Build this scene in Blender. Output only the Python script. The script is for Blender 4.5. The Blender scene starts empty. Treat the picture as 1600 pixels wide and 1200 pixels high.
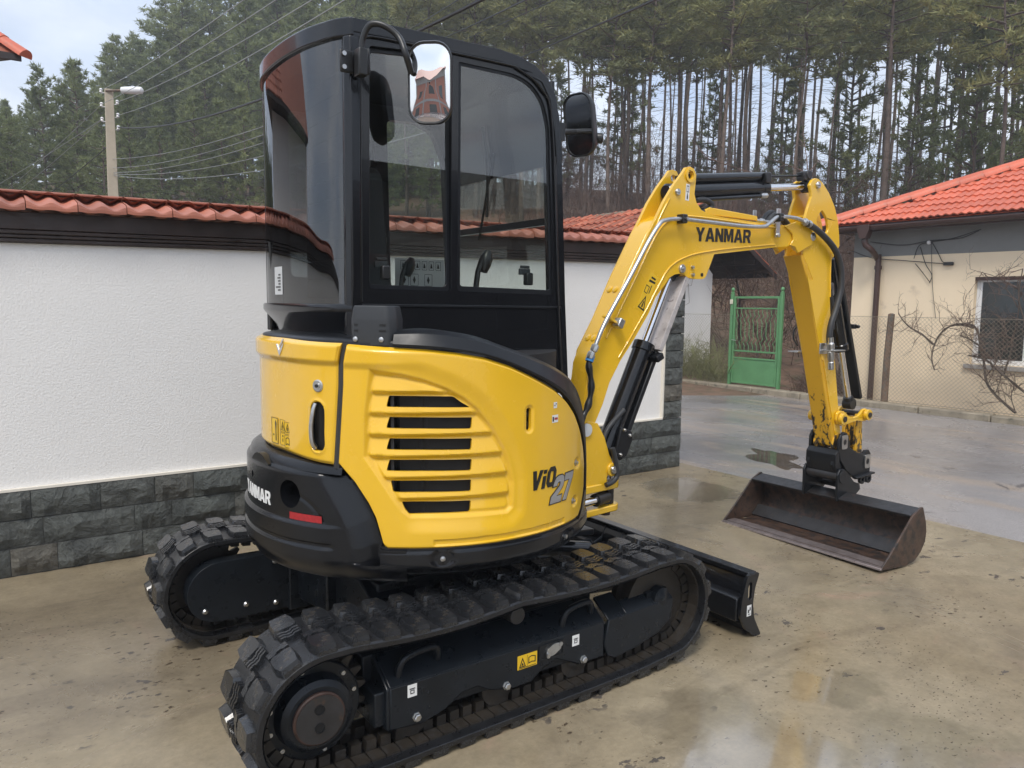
import bpy, bmesh, math, random
import numpy as np
from mathutils import Vector, Matrix
from mathutils.geometry import tessellate_polygon
random.seed(11)
RNG = np.random.default_rng(7)
SC = bpy.context.scene
COL = SC.collection
R = math.radians

# ------------------------------------------------------------------ camera
CAM = dict(f=1171.73613, yaw=0.94868, pitch=0.10468, roll=0.01286, pos=(-1.53632, -2.78656, 1.48437))
def _basis():
    y, p, r = CAM['yaw'], CAM['pitch'], CAM['roll']
    f = np.array([math.cos(y)*math.cos(p), math.sin(y)*math.cos(p), -math.sin(p)])
    a = np.cross(f, [0, 0, 1.]); a /= np.linalg.norm(a)
    u = np.cross(a, f); c, s = math.cos(r), math.sin(r)
    return c*a+s*u, -s*a+c*u, f
RT, UP, FW = _basis()
EYE = np.array(CAM['pos'])
cd = bpy.data.cameras.new('camera'); cam = bpy.data.objects.new('camera', cd); COL.objects.link(cam)
cd.sensor_width = 36.0; cd.lens = CAM['f']/1600*36.0; cd.clip_start = 0.05; cd.clip_end = 600
cam.matrix_world = Matrix(((RT[0], UP[0], -FW[0], EYE[0]), (RT[1], UP[1], -FW[1], EYE[1]), (RT[2], UP[2], -FW[2], EYE[2]), (0, 0, 0, 1)))
SC.camera = cam
SC.render.resolution_x, SC.render.resolution_y = 1024, 768

# ------------------------------------------------------------------ sky, sun, exposure
SUN_EL, SUN_AZ = R(54), R(-141)            # azimuth measured from +X towards +Y: behind the camera, to its left
w = bpy.data.worlds.new('World'); SC.world = w; w.use_nodes = True
nt = w.node_tree; nt.nodes.clear()
N = lambda t: nt.nodes.new(t)
sky = N('ShaderNodeTexSky'); sky.sky_type = 'NISHITA'; sky.sun_disc = False
sky.sun_elevation = SUN_EL; sky.sun_rotation = math.pi/2 - SUN_AZ
sky.air_density = 1.0; sky.dust_density = 1.5; sky.ozone_density = 1.0
tc = N('ShaderNodeTexCoord'); mp = N('ShaderNodeMapping'); mp.inputs['Scale'].default_value = (1, 1, 2.2)
mp.inputs['Location'].default_value = (0.35, 0.2, 0.1)
nz = N('ShaderNodeTexNoise'); nz.inputs['Scale'].default_value = 2.3; nz.inputs['Detail'].default_value = 7; nz.inputs['Roughness'].default_value = .55
cr = N('ShaderNodeValToRGB'); cr.color_ramp.elements[0].position = .30; cr.color_ramp.elements[1].position = .62
cr.color_ramp.elements[0].color = (.45, .45, .45, 1); cr.color_ramp.elements[1].color = (1, 1, 1, 1)
nz2 = N('ShaderNodeTexNoise'); nz2.inputs['Scale'].default_value = 4.2; nz2.inputs['Detail'].default_value = 6
cc = N('ShaderNodeValToRGB'); cc.color_ramp.elements[0].position = .3; cc.color_ramp.elements[1].position = .7
cc.color_ramp.elements[0].color = (4.4, 5.6, 7.8, 1); cc.color_ramp.elements[1].color = (9.6, 9.9, 10.4, 1)
mx = N('ShaderNodeMix'); mx.data_type = 'RGBA'
bg = N('ShaderNodeBackground'); bg.inputs['Strength'].default_value = 0.112
out = N('ShaderNodeOutputWorld')
L = nt.links.new
L(tc.outputs['Generated'], mp.inputs['Vector']); L(mp.outputs[0], nz.inputs['Vector']); L(mp.outputs[0], nz2.inputs['Vector'])
L(nz.outputs[0], cr.inputs[0]); L(nz2.outputs[0], cc.inputs[0])
L(cr.outputs[0], mx.inputs[0]); L(sky.outputs[0], mx.inputs[6]); L(cc.outputs[0], mx.inputs[7])
L(mx.outputs[2], bg.inputs['Color']); L(bg.outputs[0], out.inputs['Surface'])
sd = bpy.data.lights.new('sun', 'SUN'); sd.energy = 2.0; sd.angle = R(16); sd.color = (1, .95, .88)
so = bpy.data.objects.new('sun', sd); COL.objects.link(so)
sv = Vector((math.cos(SUN_EL)*math.cos(SUN_AZ), math.cos(SUN_EL)*math.sin(SUN_AZ), math.sin(SUN_EL)))
so.rotation_euler = sv.to_track_quat('Z', 'Y').to_euler(); so.location = (4, -10, 14)
VS = SC.view_settings; VS.view_transform = 'Standard'; VS.look = 'None'; VS.gamma = 1; VS.use_curve_mapping = False
VS.exposure = 0.47

# ------------------------------------------------------------------ helpers
def at(u, v, axis, val):
    """point where the sight line of photograph pixel (u,v) meets the plane axis=val"""
    d = FW + RT*(u-800)/CAM['f'] - UP*(v-600)/CAM['f']
    t = (val-EYE[axis])/d[axis]
    return EYE + d*t
def xz(pts, y): return [tuple(at(u, v, 1, y)[[0, 2]]) for u, v in pts]
def yz(pts, x): return [tuple(at(u, v, 0, x)[[1, 2]]) for u, v in pts]
def sight(u, v, D):
    d = FW + RT*(u-800)/CAM['f'] - UP*(v-600)/CAM['f']; d = d/math.hypot(d[0], d[1])
    return EYE + d*D

WORG = {}                                   # world origin of each empty
def place(o, parent):
    COL.objects.link(o)
    if parent is not None:
        o.parent = parent
        if parent.type == 'EMPTY': o.location = -Vector(WORG.get(parent.name, (0, 0, 0)))
def thing(name, label, cat, loc=(0, 0, 0), group=None):
    o = bpy.data.objects.new(name, None); COL.objects.link(o); o.location = loc; o.empty_display_size = .1
    WORG[o.name] = tuple(loc)
    o['label'] = label; o['category'] = cat
    if group: o['group'] = group
    return o
def tag(o, label=None, cat=None, group=None, kind=None):
    if label: o['label'] = label
    if cat: o['category'] = cat
    if group: o['group'] = group
    if kind: o['kind'] = kind
    return o

def frame_of(d):
    d = np.array(d, float); d /= np.linalg.norm(d)
    a = np.array([0, 0, 1.]) if abs(d[2]) < .9 else np.array([1., 0, 0])
    x = np.cross(a, d); x /= np.linalg.norm(x)
    return x, np.cross(d, x), d

class MB:
    def __init__(s): s.v = []; s.f = []
    def add(s, V, F):
        b = len(s.v); s.v += [tuple(map(float, p)) for p in V]; s.f += [tuple(i+b for i in f) for f in F]; return s
    def box(s, lo, hi, M=None):
        x0, y0, z0 = lo; x1, y1, z1 = hi
        V = [(x0,y0,z0),(x1,y0,z0),(x1,y1,z0),(x0,y1,z0),(x0,y0,z1),(x1,y0,z1),(x1,y1,z1),(x0,y1,z1)]
        if M is not None: V = [M @ Vector(p) for p in V]
        return s.add(V, [(0,3,2,1),(4,5,6,7),(0,1,5,4),(1,2,6,5),(2,3,7,6),(3,0,4,7)])
    def cbox(s, c, d, rot=None):
        M = Matrix.Translation(c)
        if rot is not None: M = M @ rot.to_4x4()
        return s.box((-d[0]/2,-d[1]/2,-d[2]/2), (d[0]/2,d[1]/2,d[2]/2), M)
    def prism(s, poly, axis, a, b, holes=(), map3=None):
        loops = [list(poly)]+[list(h) for h in holes]
        def area(P): return sum(P[i][0]*P[(i+1) % len(P)][1]-P[(i+1) % len(P)][0]*P[i][1] for i in range(len(P)))
        loops[0] = loops[0] if area(loops[0]) > 0 else loops[0][::-1]
        loops[1:] = [h if area(h) < 0 else h[::-1] for h in loops[1:]]
        def P3(p, t):
            if map3: return map3(p, t)
            q = [p[0], p[1]]; q.insert(axis, t); return q
        flip = (axis == 1)
        lo, hi = (a, b)
        flat = [p for l in loops for p in l]; n = len(flat)
        tris = tessellate_polygon([[Vector((p[0], p[1], 0)) for p in l] for l in loops])
        V = [P3(p, lo) for p in flat]+[P3(p, hi) for p in flat]
        F = []
        for t in tris:
            a0, b0, c0 = (flat[i] for i in t)
            ccw = ((b0[0]-a0[0])*(c0[1]-a0[1])-(b0[1]-a0[1])*(c0[0]-a0[0])) > 0
            t = tuple(t) if ccw else tuple(t)[::-1]
            F.append(tuple(i+n for i in t)); F.append(t[::-1])
        k = 0
        for l in loops:
            m = len(l)
            for i in range(m):
                j = (i+1) % m
                F.append((k+i, k+j, k+j+n, k+i+n))
            k += m
        if flip != (hi < lo): F = [f[::-1] for f in F]
        return s.add(V, F)
    def tube(s, pts, r, n=10, caps=True, closed=False, flat=None):
        P = [np.array(p, float) for p in pts]; m = len(P)
        rr = r if hasattr(r, '__len__') else [r]*m
        V = []; F = []
        px = None
        for i in range(m):
            d = (P[(i+1) % m]-P[i-1]) if closed else (P[min(i+1, m-1)]-P[max(i-1, 0)])
            d = d/(np.linalg.norm(d)+1e-12)
            if px is None: x, y, _ = frame_of(d)
            else:
                x = px-d*np.dot(px, d); x /= np.linalg.norm(x)+1e-12; y = np.cross(d, x)
            px = x
            for k in range(n):
                t = 2*math.pi*k/n
                V.append(P[i]+rr[i]*(math.cos(t)*x+math.sin(t)*y))
        for i in range(m if closed else m-1):
            j = (i+1) % m
            for k in range(n):
                F.append((i*n+k, i*n+(k+1) % n, j*n+(k+1) % n, j*n+k))
        if caps and not closed:
            F.append(tuple(range(n))[::-1]); F.append(tuple((m-1)*n+k for k in range(n)))
        return s.add(V, F)
    def cyl(s, a, b, r, n=20): return s.tube([a, b], r, n)
    def lathe(s, prof, o, d, n=28):
        """prof: (radius, height along d)"""
        x, y, d = frame_of(d); o = np.array(o, float); V = []; F = []
        for r, h in prof:
            for k in range(n):
                t = 2*math.pi*k/n; V.append(o+d*h+max(r, 1e-4)*(math.cos(t)*x+math.sin(t)*y))
        for i in range(len(prof)-1):
            for k in range(n): F.append((i*n+k, i*n+(k+1) % n, (i+1)*n+(k+1) % n, (i+1)*n+k))
        F.append(tuple(range(n))[::-1]); F.append(tuple((len(prof)-1)*n+k for k in range(n)))
        return s.add(V, F)
    def grid(s, G, closed_u=False, flip=False):
        nu, nv = len(G), len(G[0]); V = [p for row in G for p in row]; F = []
        for i in range(nu if closed_u else nu-1):
            j = (i+1) % nu
            for k in range(nv-1):
                q = (i*nv+k, j*nv+k, j*nv+k+1, i*nv+k+1); F.append(q[::-1] if flip else q)
        return s.add(V, F)
    def mesh(s, name, mat=None, ang=32):
        me = bpy.data.meshes.new(name); me.from_pydata(s.v, [], s.f); me.update()
        if mat is not None: me.materials.append(mat)
        if ang:
            me.polygons.foreach_set('use_smooth', [True]*len(me.polygons)); me.set_sharp_from_angle(angle=R(ang))
        return me
    def build(s, name, mat, parent=None, ang=32, bevel=0, seg=2, label=None):
        o = bpy.data.objects.new(name, s.mesh(name, mat, ang)); place(o, parent)
        if bevel:
            b = o.modifiers.new('bevel', 'BEVEL'); b.width = bevel; b.segments = seg; b.limit_method = 'ANGLE'; b.angle_limit = R(35); b.harden_normals = False
        if label: o['label'] = label
        return o

def apply_bool(o, cutter, op='DIFFERENCE'):
    m = o.modifiers.new('cut', 'BOOLEAN'); m.operation = op; m.object = cutter; m.solver = 'EXACT'
    dg = bpy.context.evaluated_depsgraph_get(); dg.update()
    me = bpy.data.meshes.new_from_object(o.evaluated_get(dg)); o.modifiers.clear(); old = o.data; o.data = me
    bpy.data.objects.remove(cutter)
    return o

def bez(pts, n=8):
    """Catmull-Rom through points"""
    P = [np.array(p, float) for p in pts]; P = [2*P[0]-P[1]]+P+[2*P[-1]-P[-2]]; out = []
    for i in range(1, len(P)-2):
        for k in range(n):
            t = k/n
            out.append(.5*((2*P[i])+(-P[i-1]+P[i+1])*t+(2*P[i-1]-5*P[i]+4*P[i+1]-P[i+2])*t*t+(-P[i-1]+3*P[i]-3*P[i+1]+P[i+2])*t**3))
    out.append(P[-2]); return out
def rrect(x0, y0, x1, y1, r, n=5):
    o = []
    for cx, cy, a in ((x1-r, y1-r, 0), (x0+r, y1-r, 90), (x0+r, y0+r, 180), (x1-r, y0+r, 270)):
        for k in range(n+1):
            t = R(a+90*k/n); o.append((cx+r*math.cos(t), cy+r*math.sin(t)))
    return o
def rpoly(P, r, n=4):
    """round the corners of a polygon; r one radius or a list"""
    o = []; m = len(P); rr = r if hasattr(r, '__len__') else [r]*m
    for i in range(m):
        p = np.array(P[i], float); a = np.array(P[i-1], float)-p; b = np.array(P[(i+1) % m], float)-p
        la, lb = np.linalg.norm(a), np.linalg.norm(b); q = min(rr[i], la*.45, lb*.45)
        if q < 1e-6: o.append(tuple(p)); continue
        s, e = p+a/la*q, p+b/lb*q
        for k in range(n+1):
            t = k/n; o.append(tuple((1-t)**2*s+2*t*(1-t)*p+t*t*e))
    return o
def circ(cx, cy, r, n=20, a0=0): return [(cx+r*math.cos(2*math.pi*k/n+a0), cy+r*math.sin(2*math.pi*k/n+a0)) for k in range(n)]
def one_face(o, axis, sign):
    """only the outer face of a pane reflects"""
    o.data.materials.append(M['clear'])
    for p in o.data.polygons:
        if p.normal[axis]*sign < .5: p.material_index = 1
    return o
def inst(name, me, parent, loc, rot=None, scale=None, mats=None):
    o = bpy.data.objects.new(name, me); COL.objects.link(o)
    Lc = Vector(loc)
    if parent is not None:
        o.parent = parent; Lc = Lc-Vector(WORG.get(parent.name, (0, 0, 0))) if parent.type == 'EMPTY' else Lc
    M = Matrix.Translation(Lc)
    if rot is not None: M = M @ rot.to_4x4()
    if scale is not None: M = M @ Matrix.Diagonal((*scale, 1))
    o.matrix_local = M
    return o

# ------------------------------------------------------------------ materials
def nodes(name):
    m = bpy.data.materials.new(name); m.use_nodes = True
    t = m.node_tree; return m, t, t.nodes['Principled BSDF'], t.nodes['Material Output']
def nd(t, ty, **kw):
    n = t.nodes.new(ty)
    for k, v in kw.items():
        if k in n.inputs: n.inputs[k].default_value = v
        else: setattr(n, k, v)
    return n
def ramp(t, src, a, b, ca=(0, 0, 0, 1), cb=(1, 1, 1, 1), mid=None):
    r = t.nodes.new('ShaderNodeValToRGB'); e = r.color_ramp.elements
    e[0].position, e[1].position = a, b; e[0].color, e[1].color = ca, cb
    if mid:
        x = e.new(mid[0]); x.color = mid[1]
    t.links.new(src, r.inputs[0]); return r.outputs[0]
def mix(t, fac, a, b, mode='MIX'):
    m = t.nodes.new('ShaderNodeMix'); m.data_type = 'RGBA'; m.blend_type = mode
    for i, s in ((0, fac), (6, a), (7, b)):
        if hasattr(s, 'links') or hasattr(s, 'is_linked'): t.links.new(s, m.inputs[i])
        else: m.inputs[i].default_value = s if i == 0 else (*s[:3], 1)
    return m.outputs[2]
def coords(t, scale=1, kind='Object'):
    c = t.nodes.new('ShaderNodeTexCoord'); m = t.nodes.new('ShaderNodeMapping')
    m.inputs['Scale'].default_value = (scale, scale, scale) if not hasattr(scale, '__len__') else scale
    t.links.new(c.outputs[kind], m.inputs[0]); return m.outputs[0]
def noise(t, vec, scale, detail=4, rough=.55, dist=0):
    n = nd(t, 'ShaderNodeTexNoise', Scale=scale, Detail=detail, Roughness=rough, Distortion=dist); t.links.new(vec, n.inputs['Vector']); return n.outputs[0]
def bump(t, b, h, strength, dist=.01, prev=None):
    n = nd(t, 'ShaderNodeBump', Strength=strength, Distance=dist); t.links.new(h, n.inputs['Height'])
    if prev is not None: t.links.new(prev, n.inputs['Normal'])
    t.links.new(n.outputs[0], b.inputs['Normal']); return n.outputs[0]
def mat(name, c, rough=.5, metal=0, coat=0, coat_r=.05, var=.0, vs=6, bs=0, bst=.3, bd=.004, obj=0, c2=None, c2t=(.55, .7), rv=.0, spec=.5, bdetail=5):
    m, t, b, o = nodes(name)
    b.inputs['Roughness'].default_value = rough; b.inputs['Metallic'].default_value = metal
    b.inputs['Coat Weight'].default_value = coat; b.inputs['Coat Roughness'].default_value = coat_r
    b.inputs['Specular IOR Level'].default_value = spec
    v = coords(t); col = None
    b.inputs['Base Color'].default_value = (*c, 1)
    if var or c2 or obj:
        n1 = noise(t, v, vs, 6, .6)
        lo = tuple(x*(1-var) for x in c); hi = tuple(min(1, x*(1+var)) for x in c)
        col = ramp(t, n1, .3, .7, (*lo, 1), (*hi, 1))
        if c2:
            n2 = noise(t, v, vs*2.3, 7, .65, .3); col = mix(t, ramp(t, n2, *c2t), col, c2)
        if obj:
            oi = t.nodes.new('ShaderNodeObjectInfo')
            col = mix(t, 1.0, col, ramp(t, oi.outputs['Random'], 0, 1, (1-obj, 1-obj, 1-obj, 1), (1+obj, 1+obj*.9, 1+obj*.7, 1)), 'MULTIPLY')
        t.links.new(col, b.inputs['Base Color'])
    if rv:
        n3 = noise(t, v, vs*1.7, 5, .6)
        t.links.new(ramp(t, n3, .3, .7, (max(0, rough-rv),)*3+(1,), (min(1, rough+rv),)*3+(1,)), b.inputs['Roughness'])
    if bs: bump(t, b, noise(t, v, bs, bdetail, .6), bst, bd)
    return m
M = {}
M['yellow'] = mat('yellow_paint', (.775, .455, .018), .25, coat=.6, coat_r=.06, var=.03, vs=3, rv=.05)
M['black'] = mat('gloss_black_paint', (.007, .0075, .009), .20, coat=.25, coat_r=.03, rv=.05, vs=4, spec=.35)
M['satin'] = mat('satin_black', (.008, .009, .011), .36, rv=.08, vs=7, bs=400, bst=.05, bd=.001, spec=.35)
M['plastic'] = mat('textured_plastic', (.034, .037, .041), .5, spec=.4, bs=520, bst=.18, bd=.001)
M['cast'] = mat('cast_black_paint', (.006, .0065, .008), .20, spec=.42, bs=150, bst=.28, bd=.0022, rv=.06, vs=8)
M['rubber'] = mat('wet_black_rubber', (.011, .0115, .013), .34, spec=.5, var=.35, vs=14, bs=160, bst=.25, bd=.002, rv=.16, c2=(.035, .032, .027), c2t=(.62, .75))
M['lug'] = mat('worn_tread_rubber', (.017, .018, .020), .24, var=.35, vs=14, bs=120, bst=.2, bd=.002, rv=.12, spec=.65, c2=(.060, .050, .038), c2t=(.57, .72))
M['frame'] = mat('slate_black_steel', (.008, .0105, .014), .32, spec=.32, var=.25, vs=9, c2=(.06, .055, .045), c2t=(.66, .78), rv=.10, bs=60, bst=.05)
M['dark'] = mat('dark_void', (.008, .008, .009), .7)
M['steel'] = mat('zinc_steel', (.52, .52, .51), .34, metal=1, var=.15, vs=40)
M['chrome'] = mat('chrome_rod', (.75, .75, .76), .12, metal=1)
M['rust'] = mat('rusty_steel', (.062, .037, .026), .42, var=.5, vs=9, c2=(.020, .017, .016), c2t=(.48, .62), bs=70, bst=.12, bd=.0015, rv=.14)
M['worn'] = mat('worn_dark_steel', (.022, .021, .022), .42, var=.4, vs=12, c2=(.06, .035, .022), c2t=(.58, .72), bs=90, bst=.15, rv=.12)
M['edge'] = mat('worn_steel_edge', (.24, .20, .19), .35, metal=.5, var=.3, vs=20, c2=(.10, .06, .045), c2t=(.6, .75))
M['scuffed'] = mat('scuffed_guard', (.42, .39, .38), .45, var=.25, vs=14, c2=(.14, .12, .12), c2t=(.58, .68), bs=60, bst=.08)
M['sprocket'] = mat('muddy_steel', (.024, .019, .014), .5, var=.4, vs=20, c2=(.03, .028, .026), c2t=(.5, .65))
M['brownrust'] = mat('rust_rim', (.05, .026, .019), .6, var=.4, vs=25)
M['hose'] = mat('hose_rubber', (.03, .031, .033), .5, bs=300, bst=.15, bd=.001)
M['white'] = mat('white_print', (.75, .75, .73), .4)
M['silver'] = mat('silver_print', (.42, .43, .45), .28, metal=.6)
M['ink'] = mat('black_print', (.012, .012, .012), .35)
M['red'] = mat('red_reflector', (.35, .018, .022), .3, var=.25, vs=90)
M['sticker'] = mat('yellow_sticker', (.75, .47, .02), .35)
M['blue'] = mat('blue_tape', (.03, .19, .48), .4)
M['label'] = mat('grey_label', (.55, .56, .56), .4)
M['fin'] = mat('radiator_fin', (.045, .045, .046), .5)
M['seat'] = mat('seat_fabric', (.02, .021, .023), .75, bs=200, bst=.2)
M['ivory'] = mat('plate_ivory', (.62, .58, .45), .4)
def worn_yellow():
    m, t, b, o = nodes('worn_yellow_paint')
    v = coords(t); b.inputs['Roughness'].default_value = .42
    n = noise(t, coords(t, (1.6, 1.6, .8)), 14, 9, .68, .6); n2 = noise(t, v, 2.2, 3)
    g = t.nodes.new('ShaderNodeSeparateXYZ'); t.links.new(v, g.inputs[0])
    hgt = nd(t, 'ShaderNodeMapRange'); t.links.new(g.outputs[2], hgt.inputs[0])
    hgt.inputs[1].default_value = .55; hgt.inputs[2].default_value = 1.35; hgt.inputs[3].default_value = .09; hgt.inputs[4].default_value = -.14
    a = nd(t, 'ShaderNodeMath', operation='ADD'); t.links.new(n, a.inputs[0]); t.links.new(hgt.outputs[0], a.inputs[1])
    col = mix(t, ramp(t, a.outputs[0], .575, .60), (.66, .36, .02), (.025, .022, .02))
    t.links.new(col, b.inputs['Base Color']); return m
M['yellow_worn'] = worn_yellow()
def glass(name, tint=(.80, .88, .86), ior=1.5, rough=0.0, dark=0.0):
    m, t, b, o = nodes(name); t.nodes.remove(b)
    tr = nd(t, 'ShaderNodeBsdfTransparent'); tr.inputs[0].default_value = (*tint, 1)
    gl = nd(t, 'ShaderNodeBsdfGlossy'); gl.inputs['Roughness'].default_value = rough
    fr = nd(t, 'ShaderNodeFresnel', IOR=ior); ge = nd(t, 'ShaderNodeNewGeometry'); mr = nd(t, 'ShaderNodeMapRange'); mr.inputs[3].default_value = ior; mr.inputs[4].default_value = 1/ior
    t.links.new(ge.outputs['Backfacing'], mr.inputs[0]); t.links.new(mr.outputs[0], fr.inputs['IOR']); mxs = nd(t, 'ShaderNodeMixShader')
    t.links.new(fr.outputs[0], mxs.inputs[0]); t.links.new(tr.outputs[0], mxs.inputs[1]); t.links.new(gl.outputs[0], mxs.inputs[2])
    t.links.new(mxs.outputs[0], o.inputs['Surface']); return m
M['glass'] = glass('cab_glass', (.86, .91, .88), 2.1)
M['clear'] = glass('clear_glass_face', (1, 1, 1), 1.0001)
M['tinted'] = glass('tinted_glass', (.16, .18, .19), 2.1)
M['water'] = glass('rain_water', (.80, .78, .74), 1.5, .03)
M['film'] = None
M['mirror'] = mat('mirror_glass', (.9, .91, .92), .01, metal=1)
# ================================================================== SETTING
def concrete():
    m, t, b, o = nodes('wet_concrete'); v = coords(t)
    n1 = noise(t, v, .45, 8, .62, .5); n2 = noise(t, coords(t, (.7, 1.7, 1)), 1.5, 9, .68, .7); n3 = noise(t, v, 7, 9, .72); n4 = noise(t, v, 45, 6, .7)
    c = ramp(t, n1, .32, .68, (.225, .178, .112, 1), (.345, .286, .192, 1))
    c = mix(t, ramp(t, n2, .50, .74), c, (.175, .140, .095))
    c = mix(t, ramp(t, noise(t, v, 1.3, 6, .62, 1.2), .60, .76), c, (.36, .25, .175))
    def mul(c, f, a, q, lo, hi): return mix(t, 1.0, c, ramp(t, f, a, q, (lo,)*3+(1,), (hi,)*3+(1,)), 'MULTIPLY')
    c = mul(c, n3, .30, .72, .80, 1.14); c = mul(c, n4, .28, .75, .88, 1.10)
    def flecks(scale, thr, msk_s, m0, m1, warp, col, c, st=(1, 1.6, 1)):
        vo = nd(t, 'ShaderNodeTexVoronoi', Scale=scale); vw = coords(t, st); nz = nd(t, 'ShaderNodeTexNoise', Scale=scale*.8, Detail=5, Roughness=.7)
        t.links.new(vw, nz.inputs['Vector']); ad = nd(t, 'ShaderNodeVectorMath', operation='ADD'); sc = nd(t, 'ShaderNodeVectorMath', operation='SCALE'); sc.inputs[3].default_value = warp/scale
        t.links.new(nz.outputs[1], sc.inputs[0]); t.links.new(vw, ad.inputs[0]); t.links.new(sc.outputs[0], ad.inputs[1]); t.links.new(ad.outputs[0], vo.inputs['Vector'])
        sp = ramp(t, vo.outputs['Distance'], thr*.75, thr, (1, 1, 1, 1), (0, 0, 0, 1)); mk = ramp(t, noise(t, v, msk_s, 4, .6), m0, m1)
        mm = nd(t, 'ShaderNodeMath', operation='MULTIPLY'); t.links.new(sp, mm.inputs[0]); t.links.new(mk, mm.inputs[1]); return mix(t, mm.outputs[0], c, col)
    c = flecks(16, .20, 1.1, .50, .58, 1.6, (.075, .055, .036), c)
    c = flecks(38, .20, 1.6, .50, .58, 1.4, (.085, .062, .042), c)
    dq = nd(t, 'ShaderNodeVectorMath', operation='DISTANCE'); q1 = at(1235, 850, 2, 0.0); dq.inputs[1].default_value = (q1[0], q1[1], 0); t.links.new(v, dq.inputs[0])
    sf = nd(t, 'ShaderNodeMath', operation='MULTIPLY'); t.links.new(ramp(t, noise(t, coords(t, (5.5, 1.1, 1)), 2.2, 9, .70, .9), .585, .66), sf.inputs[0]); t.links.new(ramp(t, dq.outputs['Value'], .35, 1.0, (.75, .75, .75, 1), (0, 0, 0, 1)), sf.inputs[1])
    c = mix(t, sf.outputs[0], c, (.10, .09, .08))
    c = flecks(6, .20, .9, .52, .56, 2.0, (.10, .085, .07), c)
    t.links.new(c, b.inputs['Base Color'])
    r1 = ramp(t, noise(t, v, .7, 7, .64, .7), .36, .62, (.08, .08, .08, 1), (.31, .31, .31, 1))
    # standing water film: wet patches with ragged edges, where the slab dips
    wet = None
    for (u_, v_), rad, st in (((1140, 1150), .33, (1, 1, 1)), ((1270, 1210), .24, (1, 1, 1)), ((1480, 1190), .34, (1, 1.2, 1)), ((1300, 1075), .20, (1, 1, 1)), ((1075, 765), .42, (1, 1, 1))):
        p = at(u_, v_, 2, 0.0); ds = nd(t, 'ShaderNodeVectorMath', operation='DISTANCE'); ds.inputs[1].default_value = (p[0], p[1], 0)
        wn = nd(t, 'ShaderNodeTexNoise', Scale=3.2, Detail=7, Roughness=.62); t.links.new(v, wn.inputs['Vector'])
        s2 = nd(t, 'ShaderNodeVectorMath', operation='SCALE'); s2.inputs[3].default_value = .55; t.links.new(wn.outputs[1], s2.inputs[0])
        a2 = nd(t, 'ShaderNodeVectorMath', operation='ADD'); t.links.new(v, a2.inputs[0]); t.links.new(s2.outputs[0], a2.inputs[1])
        sb = nd(t, 'ShaderNodeVectorMath', operation='SUBTRACT'); sb.inputs[1].default_value = (.275, .275, .275); t.links.new(a2.outputs[0], sb.inputs[0])
        fl = nd(t, 'ShaderNodeVectorMath', operation='MULTIPLY'); fl.inputs[1].default_value = (1, 1, 0); t.links.new(sb.outputs[0], fl.inputs[0]); t.links.new(fl.outputs[0], ds.inputs[0])
        m1 = ramp(t, ds.outputs['Value'], rad*.75, rad, (1, 1, 1, 1), (0, 0, 0, 1))
        wet = m1 if wet is None else mix(t, 1.0, wet, m1, 'LIGHTEN')
    r2 = mix(t, wet, r1, (.10, .10, .10))
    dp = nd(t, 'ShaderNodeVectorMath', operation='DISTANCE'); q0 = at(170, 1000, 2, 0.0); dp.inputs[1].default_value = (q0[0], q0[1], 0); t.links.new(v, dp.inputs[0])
    c = mix(t, 1.0, c, ramp(t, dp.outputs['Value'], .5, 1.7, (.70, .69, .70, 1), (1, 1, 1, 1)), 'MULTIPLY')  # soft darkening left of the tracks: occlusion shade painted into the damp slab colour
    t.links.new(r2, b.inputs['Roughness']); b.inputs['IOR'].default_value = 1.6
    t.links.new(wet, b.inputs['Coat Weight']); b.inputs['Coat Roughness'].default_value = .07; b.inputs['Coat IOR'].default_value = 2.1
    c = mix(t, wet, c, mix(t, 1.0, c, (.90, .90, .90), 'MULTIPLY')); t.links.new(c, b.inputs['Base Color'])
    bump(t, b, n3, .12, .012, bump(t, b, n4, .16, .004)); return m
def asphalt():
    m, t, b, o = nodes('wet_asphalt'); v = coords(t)
    n1 = noise(t, v, .35, 7, .62, .6); n3 = noise(t, v, 90, 4, .7); n2 = noise(t, coords(t, (1.8, .5, 1)), .8, 8, .65, .8)
    c = ramp(t, n1, .35, .65, (.160, .150, .148, 1), (.30, .278, .268, 1))
    c = mix(t, ramp(t, n2, .52, .66), c, (.32, .26, .21))
    c = mix(t, ramp(t, noise(t, v, .9, 8, .7, 1.6), .62, .66), c, (.11, .10, .098))
    c = mix(t, 1.0, c, ramp(t, n3, .25, .75, (.62, .62, .62, 1), (1.35, 1.35, 1.35, 1)), 'MULTIPLY')
    t.links.new(c, b.inputs['Base Color'])
    rr = ramp(t, noise(t, v, .6, 6, .6, .5), .36, .62, (.12, .12, .12, 1), (.36, .36, .36, 1)); t.links.new(rr, b.inputs['Roughness'])
    bump(t, b, n3, .35, .006); return m
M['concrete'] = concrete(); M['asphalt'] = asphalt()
M['kerb'] = mat('weathered_kerb', (.26, .22, .16), .6, var=.3, vs=5, c2=(.10, .09, .06), c2t=(.55, .7), bs=50, bst=.3)
M['plaster'] = mat('white_roughcast', (.78, .765, .74), .8, var=.03, vs=1.2, bs=85, bst=.55, bd=.006)
M['plaster_edge'] = mat('smooth_plaster_edge', (.74, .69, .60), .7)
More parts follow.
